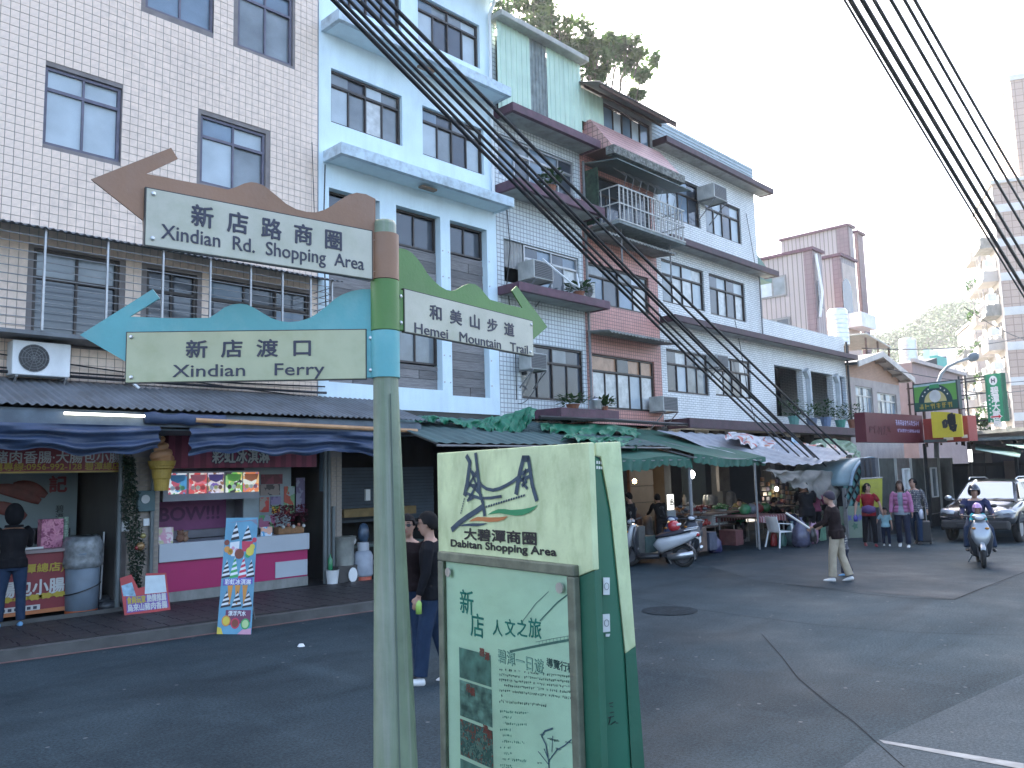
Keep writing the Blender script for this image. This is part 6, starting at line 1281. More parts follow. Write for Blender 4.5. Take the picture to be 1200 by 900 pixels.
def blob(px, py, wpx, hpx, mat, lab, name='plastic_bag', cat='bag', group='bags on the ground by the fruit stall', tie=True):
    c = onZ(px, py); d_ = math.hypot(c.x, c.y); w_ = wpx/950*d_/2*.92; h_ = hpx/950*d_; m = MB(); m.loft([(Vector((c.x, c.y, h_*q)), w_*r_, w_*r_*.8) for q, r_ in ((0,.75),(.12,1),(.35,1.02),(.6,.85),(.8,.5),(.9,.15),(1,.22))], 16)
    for k, v in enumerate(m.v): m.v[k] = v+Vector((rg.uniform(-.02,.02), rg.uniform(-.02,.02), 0))
    return single(m, name, mat, lab, cat, group, smooth=True)
blob(940, 641, 26, 32, M('bag_violet', (.07,.07,.11), .25, .5, 7, .4, 10), 'large dark violet plastic bag standing by the fruit stall')
blob(929, 639, 18, 26, M('bag_bluegreen', (.08,.13,.14), .25, .5, 7, .4, 10), 'blue green plastic bag behind the large violet one')
blob(954, 637, 12, 32, M('bag_pink', (.50,.28,.40), .3, .5, 7, .4, 10), 'tall pink plastic bag beside the black clad shopper')
blob(907, 640, 9, 20, M('red_tub', (.30,.03,.03), .4), 'small red tub between the table and the white chair', 'tub', 'tub')
blob(918, 640, 9, 18, M('green_tub', (.05,.15,.13), .4), 'small green tub behind the white chair', 'tub', 'tub')
c = onZ(963, 634); boxw(c.x-.2, c.x+.35, c.y, c.y+.4, 0, .5, M('box_green', (.12,.26,.17), .6, .3, 6), 'fruit_box', 'green and white fruit box at the right end of the stall', 'box', bevel=.01)
c = onZ(838, 652); blob(838, 648, 20, 22, M('bag_night', (.03,.03,.09), .35, .4, 7), 'dark blue bag under the trestle table')
# dark stock under the awnings, crates stacked
for i, (px, py, w_, h_) in enumerate(((776,657,.5,.75),(790,655,.45,.5),(850,648,.4,.6),(862,646,.35,.45),(892,640,.4,.4))):
    c = onZ(px, py, .13); t = boxw(c.x-w_/2, c.x+w_/2, c.y+.6, c.y+1.1, .13, .13+h_, M('stock%d' % i, ((.09,.09,.08),(.05,.09,.08),(.11,.07,.05),(.06,.07,.10),(.10,.03,.03))[i], .7, .4, 6), 'crate', ['tall dark crate behind the parked scooters','low green black crate behind the parked scooters','brown crate beside the trestle table','blue black crate beside the trestle table','dark red crate under the red striped table'][i], 'crate', 'crates of the market stalls', bevel=.015)
# flower-painted low board and yellow banner
a, b = onZ(986, 631), onZ(1033, 629)
t = thing('painted_board', 'low pale green board painted with flowers behind the woman in red', 'board', tuple(a)); X = Vector((b.x-a.x, b.y-a.y, 0)); L_ = X.length; X.normalize(); N_ = X.cross(Vector((0,0,1)))
m = MB(); m.prism([a, a+X*L_, a+X*L_+Vector((0,0,.95)), a+Vector((0,0,.95))], -N_*.04); m.build('board_sheet', M('board_pale_green', (.18,.23,.17), .6, .15, 3), t)
for i in range(7):
    c = a+X*(L_*(.08+i*.14))+Vector((0,0,.35+.25*(i % 2)))+N_*.004; m = MB(); r_ = .12
    m.prism([c+X*(r_*(1 if k % 2 else .55)*cos(k*pi/5))+Vector((0,0,r_*(1 if k % 2 else .55)*sin(k*pi/5))) for k in range(10)], N_*.002); m.build('flower_print', M('print_violet', (.12,.12,.30), .6) if i % 2 else M('print_leaf', (.05,.14,.08), .6), t)
a, b = at(1008.5, 596, 24.0), at(1034, 594, 25.2); c_, d_ = at(1034, 560.5, 25.2), at(1008.5, 562, 24.0)
t = thing('yellow_banner', 'plain yellow banner hanging beside the dark hoarding', 'banner', tuple(a)); Nn = (b-a).cross(c_-b).normalized(); m = MB(); m.prism([a, b, c_, d_], -Nn*.02); m.build('banner_sheet', M('banner_yellow', (.30,.29,.02), .6, .12, 5), t)
m = MB()
for i in range(5): p = d_.lerp(a, .15+i*.16); q = c_.lerp(b, .15+i*.16); m.tube([p.lerp(q, .2)+Nn*.004, p.lerp(q, .8)+Nn*.004], .008, 4)
m.build('faint_print', M('banner_olive', (.25,.26,.03), .6), t)
m = MB(); m.tube([d_+Vector((0,0,.02)), c_+Vector((0,0,.02))], .02, 6); m.build('rod', grey_f, t)
# ================================================================== dark hoarding
H0, H1 = onZ(1031, 629), onZ(1113, 613.5); X = Vector((H1.x-H0.x, H1.y-H0.y, 0)); HL = X.length; X.normalize(); HN = X.cross(Vector((0,0,1)))
HD = thing('hoarding', 'tall dark panelled hoarding with pale vertical posts and two small windows', 'hoarding', tuple(H0))
hpost = M('hoarding_post', (.34,.34,.31), .5, .15, 4); hpan = M('hoarding_panel', (.05,.058,.052), .5, .5, 4, .1, spec=.4); hpan2 = M('hoarding_panel_brown', (.10,.088,.078), .6, .4, 4)
def hp(px): # along-hoarding coordinate for a pixel column
    r_ = ray(px, 600); A_ = H0; # intersect with vertical plane
    n = HN; t_ = (A_-EYEP).dot(n)/r_.dot(n); return ((EYEP+r_*t_)-A_).dot(X)
HT = (onP(1060, 537, H0, math.atan2(X.y, X.x))).z
edges = [hp(v) for v in (1031,1053,1072,1087,1104,1119)]
pan_px = [(1031,1052,hpan),(1053,1069,hpan2),(1071,1086.5,hpan),(1088,1102.5,hpan2),(1104,1119,hpan)]
for a_, b_, mt in pan_px:
    u0, u1 = hp(a_), hp(b_); m = MB(); m.prism([H0+X*u0+Vector((0,0,.45)), H0+X*u1+Vector((0,0,.45)), H0+X*u1+Vector((0,0,HT)), H0+X*u0+Vector((0,0,HT))], -HN*.05); m.build('panel', mt, HD)
for v in (1031.5,1052.5,1070.5,1087.2,1103.5,1119.5):
    u = hp(v); m = MB(); m.bar(H0+X*u+HN*.03+Vector((0,0,.3)), H0+X*u+HN*.03+Vector((0,0,HT)), .07, .06, up=X); m.build('post', hpost, HD)
for v in (1064, 1096.5):
    u = hp(v); z = HT-.85; fl = MB(); w_ = .28
    for du, dv, a1, b1 in ((-w_,0,.03,.5),(w_,0,.03,.5)): fl.bar(H0+X*(u+du)+HN*.04+Vector((0,0,z-.5)), H0+X*(u+du)+HN*.04+Vector((0,0,z+.5)), .06, .04, up=X)
    for dv in (-.5,.5): fl.bar(H0+X*(u-w_)+HN*.04+Vector((0,0,z+dv)), H0+X*(u+w_)+HN*.04+Vector((0,0,z+dv)), .06, .04)
    wf = fl.build('window_frame', white_p, HD)
    m = MB(); m.prism([H0+X*(u-w_)+HN*.02+Vector((0,0,z-.5)), H0+X*(u+w_)+HN*.02+Vector((0,0,z-.5)), H0+X*(u+w_)+HN*.02+Vector((0,0,z+.5)), H0+X*(u-w_)+HN*.02+Vector((0,0,z+.5))], -HN*.01); m.build('pane', glass_w if v < 1080 else glass_g, wf)
m = MB(); m.prism([H0+HN*.02, H1+X*.2+HN*.02, H1+X*.2+HN*.02+Vector((0,0,.42)), H0+HN*.02+Vector((0,0,.42))], -HN*.1); m.build('base', dark_m, HD)
for i, px in enumerate((1014, 1020, 1027)):
    c = at(px, 565, 25.6-.1*i); m = MB(); m.box(c.x-.12, c.x+.12, c.y-.05, c.y+.05, .0, HT+.0); single(m, 'gate_board', M('gate_dark', (.06,.065,.075), .6, .3, 5), ['left','middle','right'][i]+' dark upright gate board next to the arched canopy', 'board', 'dark gate boards by the arched canopy')
m = MB(); m.box(35, 50, 8.2, 8.4, 0, 2.2)

for i in range(16):
    px = 745+i*8.2+rg.uniform(-3,3); c = onY(px, 640, 14.6-.5*(i % 3)); h = rg.uniform(.35,1.5); w_ = rg.uniform(.14,.32); cc = rg.choice([(.05,.05,.055),(.07,.05,.04),(.03,.05,.06),(.08,.075,.07),(.045,.03,.03),(.04,.06,.045)])
    m = MB(); m.loft([((c.x, c.y, .13+h*q), w_*r_, w_*r_*.8) for q, r_ in ((0,.9),(.3,1.),(.7,.92),(.95,.8),(1,.4))], 10, p=.7); single(m, 'stored_goods', M('stored_%d' % (i % 6), cc, .7, .4, 7), '%s dark bundle of stored goods from the left, deep under the green awning' % ('first','second','third','fourth','fifth','sixth','seventh','eighth','ninth','tenth','eleventh','twelfth','thirteenth','fourteenth','fifteenth','last')[i], 'goods', 'dark bundles stored under the green awning', smooth=True)
# ================================================================== signs at the far right
def local_thing(name, lab, cat, group=None): return thing(name, lab, cat, (0, 0, 0), group)
def place(t, loc, rz): t.location = loc; t.rotation_euler = (0, 0, rz); return t
def frame2(px0, d0, px1, d1, py=505):
    """two sight-line points -> origin, run length, rotation so that local +x runs from first to second and -y faces the viewer"""
    a, b = at(px0, py, d0), at(px1, py, d1); v = Vector((b.x-a.x, b.y-a.y, 0)); return Vector((a.x, a.y, 0)), v.length, math.atan2(v.y, v.x)
red1 = M('signbox_red', (.11,.014,.022), .5, .15, 1.5, dirt=.3, dirtcol=(.12,.03,.04)); red2 = M('signbox_red_lit', (.33,.05,.04), .5, .15, 1.5, dirt=.3, dirtcol=(.3,.1,.08))  # second red puts the light on the corner face into its colour
RS = local_thing('shop_signbox', 'long dark red signbox above the hoarding, with faded writing', 'sign')
o_, L1, r1 = frame2(1015, 27, 1082, 30.5); zb = at(1082, 519, 30.5).z; zt = at(1082, 487, 30.5).z
m = MB(); m.box(0, L1, -.0, .35, zb, zt); m.build('long_face', red1, RS)
text('小小食堂', .55, M('faded_black', (.09,.02,.03), .6), RS, (L1*.27, -.012, zb+.35), (1,0,0), fit=1.3*L1/3.6) if False else None
rg = random.Random(5)
m = MB()
for i in range(5):
    x = L1*(.08+.075*i)
    for k in range(5): a_ = rg.uniform(0, 3); m.bar((x+rg.uniform(-.1,.1), -.006, zb+.35+rg.uniform(-.12,.16)), (x+rg.uniform(-.12,.12), -.006, zb+.35+rg.uniform(-.12,.16)), .03, .008, up=(0,1,0))
m.build('faded_brush_marks', M('faded_black', (.07,.015,.02), .6), RS)
def glyph_row(x0, x1, z, h, mat, par, n, Y=-.006, name='small_print'):
    m = MB(); w_ = (x1-x0)/n
    for i in range(n):
        x = x0+i*w_
        for k in range(4):
            if k % 2: zz = z+h*rg.uniform(0, .9); m.box(x+w_*.08, x+w_*.82, Y, Y+.004, zz, zz+h*.14)
            else: xx = x+w_*rg.uniform(.1, .7); m.box(xx, xx+w_*.14, Y-.001, Y+.003, z, z+h)
    m.build(name, mat, par, fixn=False)
lil = M('lilac_print', (.45,.38,.55), .5)
glyph_row(L1*.50, L1*.93, zb+.55, .17, lil, RS, 11); glyph_row(L1*.52, L1*.93, zb+.33, .11, lil, RS, 13)
place(RS, o_, r1)
RB = local_thing('shop_signbox', 'red corner signbox with daylight put into its colour, behind the yellow sign', 'sign'); o2, L2, r2 = frame2(1082.5, 30.5, 1135, 29.5)
z20, z21 = at(1110, 518, 30).z, at(1110, 489, 30).z; m = MB(); m.box(0, L2, 0, .4, z20, z21); m.build('corner_face', red2, RB); m = MB(); m.box(L2*.45, L2*.66, -.012, -.002, z20+.05, z20+.20); m.build('phone_plate', white_p, RB); m = MB(); m.box(L2*.85, L2*.97, -.012, -.002, z20+.1, z20+.2); m.build('phone_plate', white_p, RB); place(RB, o2, r2)
YS = local_thing('yellow_sign', 'yellow sign with an arched top and one black brush character', 'sign'); o3, L3, r3 = frame2(1092.5, 29.4, 1128, 29.2); za, zc = at(1110, 512.5, 29.3).z, at(1110, 481.5, 29.3).z
m = MB(); N = 10; m.prism([(0,0,za),(L3,0,za)]+[(L3*(1-i/N), 0, zc-.14*(1-i/N)**2+.0) for i in range(N+1)], (0,.12,0)); m.build('sign_face', M('sign_yellow', (.55,.42,.02), .45, .1, 3, dirt=.2, dirtcol=(.3,.2,.03), dscale=(3,3,.6)), YS)
m = MB()
hgt = zc-za
for a_, b_, w_ in (((.42,.36),(.40,.62),.06),((.40,.60),(.50,.66),.05),((.42,.38),(.50,.42),.05),((.50,.40),(.50,.66),.04),((.56,.80),(.74,.88),.06),((.66,.88),(.64,.60),.07),((.56,.66),(.78,.72),.05),((.56,.58),(.78,.60),.05),((.58,.80),(.58,.50),.05),((.76,.86),(.76,.52),.06),((.56,.50),(.80,.48),.07),((.60,.50),(.64,.30),.05),((.80,.48),(.74,.22),.06),((.62,.42),(.66,.34),.04),((.70,.42),(.70,.32),.04),((.60,.34),(.74,.22),.05)):
    m.bar((L3*a_[0],-.008,za+hgt*a_[1]),(L3*b_[0],-.008,za+hgt*b_[1]), w_*1.5, .01, up=(0,1,0))
m.build('brush_character', blk, YS); place(YS, o3, r3)
# green sign with an arch emblem
GS = local_thing('green_sign', 'green shop sign with a dark arch, a pale dome and ochre characters', 'sign'); o4, L4, r4 = frame2(1073.5, 31, 1126.5, 30.2); z0, z1 = at(1100, 480.5, 30.5).z, at(1100, 447, 30.5).z; H4 = z1-z0
m = MB(); m.box(0, L4, 0, .2, z0, z1); m.build('sign_case', M('sign_case_dark', (.03,.05,.05), .5), GS)
def gflat(pts, mat, nm, o5): m = MB(); m.add([(L4*x, -o5, z0+H4*z) for x, z in pts], [tuple(range(len(pts)))]); m.build(nm, mat, GS, fixn=False)
gflat([(.03,.30),(.97,.30),(.97,.96),(.03,.96)], M('sign_light_green', (.10,.30,.06), .4, .1, 2), 'sign_face', .004); gflat([(.02,.03),(.98,.03),(.98,.32),(.02,.32)], M('sign_deep_green', (.012,.08,.06), .4), 'sign_base', .006)
gflat([(.03,.88),(.97,.90),(.97,.965),(.03,.955)], M('sign_sky_strip', (.32,.45,.48), .3), 'top_strip', .007)
asp = L4/H4
def arc(r0, r1, n=18, cx=.5, cz=.30): return [(cx+r1*cos(pi*i/n), cz+r1*asp*sin(pi*i/n)*.98) for i in range(n+1)]+[(cx+r0*cos(pi*(n-i)/n), cz+r0*asp*sin(pi*(n-i)/n)*.98) for i in range(n+1)]
m = MB(); n = 18
for i in range(n):
    a0, a1 = pi*i/n, pi*(i+1)/n; q = lambda r_, a_: (L4*(.5+r_*cos(a_)), -.010, z0+H4*(.30+min(.66, r_*asp*sin(a_)*.98))); m.add([q(.25,a0), q(.38,a0), q(.38,a1), q(.25,a1)], [(0,1,2,3)])
m.build('arch', M('sign_navy_green', (.01,.05,.06), .4), GS, fixn=False)
gflat([(.5+.25*cos(pi*i/14), .30+.25*asp*sin(pi*i/14)) for i in range(15)], M('sign_ochre_pale', (.45,.42,.18), .4), 'inner_dome', .011)
gflat([(.5+.13*cos(2*pi*i/14), .50+.22*sin(2*pi*i/14)) for i in range(14)], M('sign_pale_dome', (.5,.55,.56), .4), 'pale_dome', .013)
gflat([(.38,.78),(.62,.78),(.60,.92),(.40,.92)], M('sign_bright_green', (.03,.25,.10), .4), 'keystone', .014)
for s in (-1, 1):
    for k in range(3): a_ = R(28+k*18); gflat([(.5+s*.315*cos(a_)+.022*(1 if j % 2 else .5)*cos(j*pi/5), .30+.315*asp*sin(a_)+.022*asp*(1 if j % 2 else .5)*sin(j*pi/5)) for j in range(10)], white_p, 'star', .015)
text('碧潭國際會館' if False else '國際美食館', .42, M('ochre_letters', (.34,.28,.05), .5), GS, (L4*.5, -.012, z0+H4*.07), (1,0,0), fit=L4*.78, bold=.008) if False else glyph_row(L4*.12, L4*.88, z0+H4*.07, H4*.18, M('ochre_letters', (.34,.28,.05), .5), GS, 6, -.012, 'ochre_characters')
m = MB()
for x in (.1*L4, .9*L4): m.bar((x, .3, z0-1.2), (x, .3, z1-.1), .07)
for x in (-.35, -.15): m.bar((x, .3, z0-.6), (x, .3, z1+.1), .05)
for z in (z0-.4, z0+.3, z1-.1): m.bar((-.4, .3, z), (L4, .3, z), .05)
m.build('sign_frame', rust, GS); place(GS, o4, r4)
# pharmacy sign
PS = local_thing('pharmacy_sign', 'tall green pharmacy sign with white characters and a red arrow at the bottom', 'sign'); o5, L5, r5 = frame2(1156, 38, 1175.5, 37.6, 465); z0, z1 = at(1166, 494.5, 38).z, at(1165, 438.5, 38).z; H5 = z1-z0
m = MB(); m.box(0, L5, 0, .25, z0, z1); m.build('sign_body', M('pharmacy_green', (.02,.26,.13), .4, .08, 2), PS)
m = MB(); m.box(.0, .06, -.02, .27, z0, z1); m.box(L5-.03, L5, -.015, .26, z0, z1); m.build('edge', M('pharmacy_edge', (.02,.17,.10), .4), PS)
m = MB(); cx, cz = L5*.5, z1-.27; m.prism([(cx+.17*cos(i*pi/10), -.012, cz+.19*sin(i*pi/10)) for i in range(20)], (0,.01,0)); m.build('emblem_disc', white_p, PS); text('H', .24, NAVY, PS, (cx, -.016, cz-.085), (1,0,0), bold=.01)
for i, ch in enumerate('碧潭大藥局'): text(ch, .36, white_p, PS, (L5*.53, -.012, z1-.82-i*.325), (1,0,0), bold=.012, fit=.33)
m = MB(); zz = z0+.2; m.prism([(.1,-.012,zz-.05),(L5*.62,-.012,zz-.05),(L5*.62,-.012,zz-.11),(L5-.08,-.012,zz),(L5*.62,-.012,zz+.11),(L5*.62,-.012,zz+.05),(.1,-.012,zz+.05)], (0,.008,0)); m.build('arrow_rim', white_p, PS); m = MB(); m.prism([(.13,-.016,zz-.03),(L5*.65,-.016,zz-.03),(L5*.65,-.016,zz-.08),(L5-.13,-.016,zz),(L5*.65,-.016,zz+.08),(L5*.65,-.016,zz+.03),(.13,-.016,zz+.03)], (0,.003,0)); m.build('arrow', M('arrow_red', (.5,.02,.03), .4), PS)
for i in range(7): m = MB(); m.box(.09, .15, -.008, -.001, z1-.9-i*.17, z1-.84-i*.17); m.build('small_character', white_p, PS)
m = MB()
for z in (z0+.1, z0+.65, z0+1.2, z0+1.75, z1-.05): m.bar((-1.25, .12, z), (0, .12, z), .045)
for x in (-1.25, -.95): m.bar((x, .12, z0-.9), (x, .12, z1+.1), .05)
m.build('support_frame', black_p, PS); place(PS, o5, r5)
# street lamp
t = thing('street_lamp', 'grey street lamp with a long curved arm above the green sign', 'street lamp', tuple(at(1094, 545, 34)))
pts = [at(x, y, 34) for x, y in ((1094,545),(1096,470),(1099,450),(1103,438),(1110,430),(1122,424),(1136,419.5))]; pts[0].z = 0
m = MB(); m.tube(pts, [.10,.08,.07,.06,.06,.055,.05], 8); m.build('curved_pole', M('lamp_grey', (.30,.32,.33), .5, .15, 5), t, smooth=True)
a, b = at(1134, 420, 34), at(1147, 416.5, 34.2); m = MB(); m.loft([(a.lerp(b, q), .16*r_, .07*r_) for q, r_ in ((0,.5),(.2,1),(.8,1),(1,.4))], 10, xax=(.5,-.5,0)); m.build('lamp_head', M('lamp_head', (.20,.22,.23), .4), t, smooth=True)
# canopies and side buildings behind the car
t = thing('roadside_canopy', 'low dark roadside canopy with green translucent sheets at the far right', 'canopy', (38, 8, 0))
a, b, c, d = at(1083, 519, 30), at(1215, 518, 30), at(1215, 524, 45), at(1083, 524, 45)
zc_ = a.z; m = MB(); m.prism([(a.x,a.y,zc_),(b.x,b.y,zc_-.0),(c.x,c.y,zc_+.4),(d.x,d.y,zc_+.4)], (0,0,.10)); m.build('roof_deck', M('canopy_dark', (.09,.10,.10), .7, .2, 3), t)
for k, (x0, x1, dd) in enumerate(((1143,1195,29.6),(1178,1215,29.9))):
    p, q = at(x0, 527-k*6, dd), at(x1, 536-k*8, dd-3); r_, s_ = at(x1+2, 528-k*8, dd+2), at(x0, 520, dd+2); m = MB(); m.add([p, q, r_, s_], [(0,1,2,3)]); m.build('green_sheet', M('translucent_green', (.20,.33,.28), .4, .2, 2), t, thick=.02, fixn=False)
for px in (1084, 1136, 1190):
    p = at(px, 530, 31.2); m = MB(); m.bar((p.x, p.y, 0), (p.x, p.y, zc_), .09); m.build('canopy_post', dark_m, t)
m = MB()
for i in range(7): p, q = at(1085+i*18, 519, 30.2), at(1085+i*18, 523, 44); m.bar((p.x,p.y,zc_-.06), (q.x,q.y,zc_+.3), .06)
m.build('canopy_joist', rust, t)
m = MB(); p = at(1137, 534, 30.6); m.box(p.x-.05, p.x+.05, p.y-.05, p.y+.05, p.z-.2, p.z+.2); m.build('canopy_lamp', M('lamp_white', (.8,.8,.78), .4, 0, emit=.8), t)
t = local_thing('roadside_wall', 'long dark wall of shutters behind the car', 'wall'); ow, Lw, rw = frame2(1117, 34, 1225, 31, 560); m = MB(); m.box(0, Lw, 0, .3, 0, 2.15); m.build('wall_base', M('wall_dark', (.035,.04,.045), .7, .4, 2), t)
n = 5
for i in range(n): m = MB(); m.box(Lw*i/n+.04, Lw*(i+1)/n-.04, -.04, -.002, .1, 2.05); m.build('shutter_panel', M('shutter_slate_%d' % (i % 2), ((.045,.055,.065),(.06,.065,.07))[i % 2], .5, .3, 3), t)
m = MB(); m.box(Lw*.62, Lw*.75, -.08, -.04, .9, 2.2); m.build('brown_board', M('board_brown2', (.16,.13,.12), .7), t); place(t, ow, rw)
t = local_thing('low_shop_house', 'low pale shop house under the green translucent sheets', 'house'); ow, Lw, rw = frame2(1136, 42, 1240, 38, 540); m = MB(); m.box(0, Lw, 0, 6, 0, 3.4); m.build('wall', M('pale_shop_wall', (.42,.38,.35), .8, .15, 1.5, dirt=.3), t)
m = MB(); m.box(Lw*.05, Lw*.2, -.06, 0, .1, 2.6); m.build('door', M('door_slate', (.08,.09,.10), .5), t); m = MB(); m.box(Lw*.3, Lw*.95, -.06, 0, .1, 2.7); m.build('shop_front', glass_d, t); m = MB(); m.box(-.1, Lw+.1, -.5, 6.1, 3.4, 3.55); m.build('roof', conc, t); place(t, ow, rw)
# pinkish rear wall behind the green sign, black roof, teal box
t = thing('rear_house', 'pinkish rendered house wall behind the green arch sign', 'house', (48, 15, 0)); a, b = onY(1069, 430, 15), onY(1128, 441, 15)
m = MB(); m.add([(a.x,15,0),(b.x,15,0),(b.x,15,b.z),(a.x,15,a.z+.25),(a.x,21,0),(b.x,21,0),(b.x,21,b.z),(a.x,21,a.z+.25)], [(0,1,2,3),(1,5,6,2),(3,2,6,7),(0,3,7,4)]); m.build('wall', M('rear_pink', (.36,.26,.24), .85, .12, 1.5, dirt=.25, dirtcol=(.25,.18,.16)), t)
m = MB(); m.bar((a.x-.2,14.9,a.z+.35),(b.x+.2,14.9,b.z+.1), .2); m.build('coping', M('coping', (.5,.42,.38), .8), t)
a, b = onY(1062, 424, 18), onY(1099, 434, 18); m = MB(); m.prism([(a.x,18,a.z-1.2),(b.x,18,a.z-1.2),(b.x,18,b.z+.9),(a.x+2.5,18,a.z+.1),(a.x,18,a.z-.5)], (0,4,0)); single(m, 'black_roof', M('black_sheet', (.02,.022,.025), .6), 'black sheet roof behind the gabled house, below the second steel tank', 'roof')
a, b = onY(1098, 421, 19), onY(1111, 440, 19); boxw(a.x, b.x, 19, 19.5, b.z-2, a.z+.3, M('teal_box', (.08,.42,.36), .5, .1, 2), 'rooftop_box', 'teal rooftop box right of the black roof', 'box')
a, b = onY(1089, 409, 26), onY(1100, 422, 26); boxw(a.x, b.x, 26, 26.6, b.z-2, a.z, M('aqua_box', (.40,.58,.60), .6, .1, 2), 'rooftop_box', 'pale aqua rooftop box farther back above the teal one', 'box')
# stainless water tanks
def tank(px0, px1, py0, py1, Y, lab):
    a, b = onY(px0, py1, Y), onY(px1, py0, Y); cx = (a.x+b.x)/2; r_ = (px1-px0)/2/950*(Vector((cx, Y, EYE))-EYEP).length*.97; z0, z1 = a.z, b.z; t = thing('water_tank', lab, 'water tank', (cx, Y, z0), 'stainless water tanks on the roofs'); H = z1-z0
    prof = [(0,0),(r_,0)]
    for i in range(7): z = H*(.06+.12*i); prof += [(r_, z), (r_*1.03, z+.02), (r_*1.03, z+.05), (r_, z+.07)]
    prof += [(r_, H*.9), (r_*.8, H*.97), (r_*.2, H), (0, H)]
    m = MB(); m.lathe((cx, Y, z0), prof, 24); o = m.build('tank_body', steel, t, smooth=True); md = o.modifiers.new('e', 'EDGE_SPLIT'); md.split_angle = R(30)
    m = MB(); m.tube([(cx+r_*1.06, Y-.1, z0), (cx+r_*1.06, Y-.1, z0+H*.9)], .03, 6); m.build('pipe', grey_f, t)
    m = MB()
    for s in (-1, 1): m.box(cx+s*r_*.7-.05, cx+s*r_*.7+.05, Y-r_*.6, Y+r_*.6, z0-1.2, z0)
    m.build('stand', rust, t)
tank(971, 993, 365, 402, 16, 'large ribbed stainless water tank at the end of the white parapet')
tank(1055, 1073, 399, 424, 22, 'smaller stainless water tank above the black roof')
m = MB(); a, b = onY(993, 398, 16.5), onY(1022, 405, 16.5); t = thing('rooftop_shelter', 'rusty rooftop lean-to with a pale sheet roof beside the large water tank', 'shelter', tuple(a)); m.prism([(a.x,15.5,a.z+.15),(b.x,15.5,a.z-.25),(b.x,18,a.z-.1),(a.x,18,a.z+.3)], (0,0,.08)); m.build('sheet_roof', M('pale_sheet', (.50,.48,.42), .6), t)
m = MB()
for x in (a.x+.1, (a.x+b.x)/2, b.x-.1): m.bar((x,15.6,6.2),(x,15.6,a.z+.0), .08)
for z in (7.0, 7.5, 8.0): m.bar((a.x,15.6,z),(b.x,15.6,z), .05)
m.build('rusty_frame', rust, t)

# ================================================================== striped mauve tower behind
T = thing('apartment_tower', 'mauve striped apartment block with plum edges behind the white building', 'building', (52, 22, 0))
def vol(pxL, pxC, pyC, pxR, X, edge=.5, mat=striped, mat2=None, zt=None):
    """block with its broad side towards -x: far left column, near corner, right column of the narrow front"""
    c = onX(pxC, pyC, X); yl = onX(pxL, pyC, X).y; xr = onY(pxR, pyC, c.y).x; z = c.z
    m = MB(); m.box(X, xr, c.y, yl, 0, z); m.build('wall', mat, T)
    m = MB(); m.box(X-.05, X, c.y-.03, c.y+edge, 0, z); m.box(X-.05, X+.15, c.y-.05, c.y, 0, z); m.build('edge_tiles', stripe_e, T)
    if mat2: m = MB(); m.box(X+.16, xr-.1, c.y-.04, c.y-.001, 0, z-.4); m.build('front_panel', mat2, T)
    m = MB(); m.box(X-.15, xr+.15, c.y-.15, yl+.1, z, z+.18); m.build('roof_edge', plum, T); return c.y, yl, xr, z
def xwin(X, pxa, pya, pxb, pyb, pm, n=2):
    a, b = onX(pxa, pya, X-.04), onX(pxb, pyb, X-.04); y0, y1 = b.y, a.y; z0, z1 = min(a.z, b.z), max(a.z, b.z); m = MB(); m.box(X-.06, X-.01, y0, y1, z0, z0+.12); m.box(X-.06, X-.01, y0, y1, z1-.12, z1)
    for i in range(n+1): y = y0+(y1-y0-.1)*i/n; m.box(X-.065, X-.01, y, y+.1, z0+.12, z1-.12)
    w_ = m.build('window', grey_f, T)
    for i in range(n): q = MB(); ya = y0+(y1-y0-.1)*i/n+.1; q.box(X-.04, X-.02, ya, ya+(y1-y0-.1)/n-.1, z0+.12, z1-.12); q.build('pane', pm[i % len(pm)], w_)
y0, y1, xr, z1 = vol(870, 951, 293, 962, 46)
xwin(46, 889, 328, 922, 346, [glass_g, glass_f]); xwin(46, 893, 376, 927, 392, [glass_d])
m = MB(); m.tube([Vector((46.3, y0-.1, z1-.2)), Vector((46.5, y0-.25, z1-2.5)), Vector((46.3, y0-.1, z1-4))], .09, 6); m.build('vent_pipe', white_p, T)
for z in (z1-1.8, z1-5.5): m = MB(); m.box(46.4, xr-.4, y0-.06, y0-.052, z-1.6, z); m.build('narrow_window', glass_d, T)
creamr = M('cream_render', (.52,.44,.38), .8, .12, 2)
y0, y1, xr, z1 = vol(958, 984, 300, 1001, 51, mat2=creamr)
c = onY(993, 340, y0-.06); m = MB(); r_ = .75; m.prism([(c.x+r_*cos(pi*i/10), y0-.06, c.z+r_*sin(pi*i/10)) for i in range(11)]+[(c.x-r_, y0-.06, c.z-2.0), (c.x+r_, y0-.06, c.z-2.0)], (0,.015,0)); m.build('arched_window', glass_d, T)
for i in range(3): z = c.z-2.0-i*3.3; m = MB(); m.box(51.2, xr+.2, y0-1.0, y0-.06, z-.5, z+.4); b_ = m.build('balcony', white_p if i == 0 else creamr, T)
vol(914, 993, 265, 999, 57, edge=.8)
vol(1001, 1004, 273, 1011, 59, edge=.2, mat=stripe_e)
t = thing('rooftop_shed', 'small green-roofed shed behind the top of the white building', 'shed', tuple(onY(893, 295, 17))); a = onY(884, 300, 17); m = MB(); m.prism([(a.x-2,17,a.z-1),(a.x+1.6,17,a.z-1),(a.x+1.6,17,a.z-.6),(a.x-2,17,a.z+1.4)], (0,2,0)); m.build('wall', M('shed_green', (.14,.22,.19), .7), t)

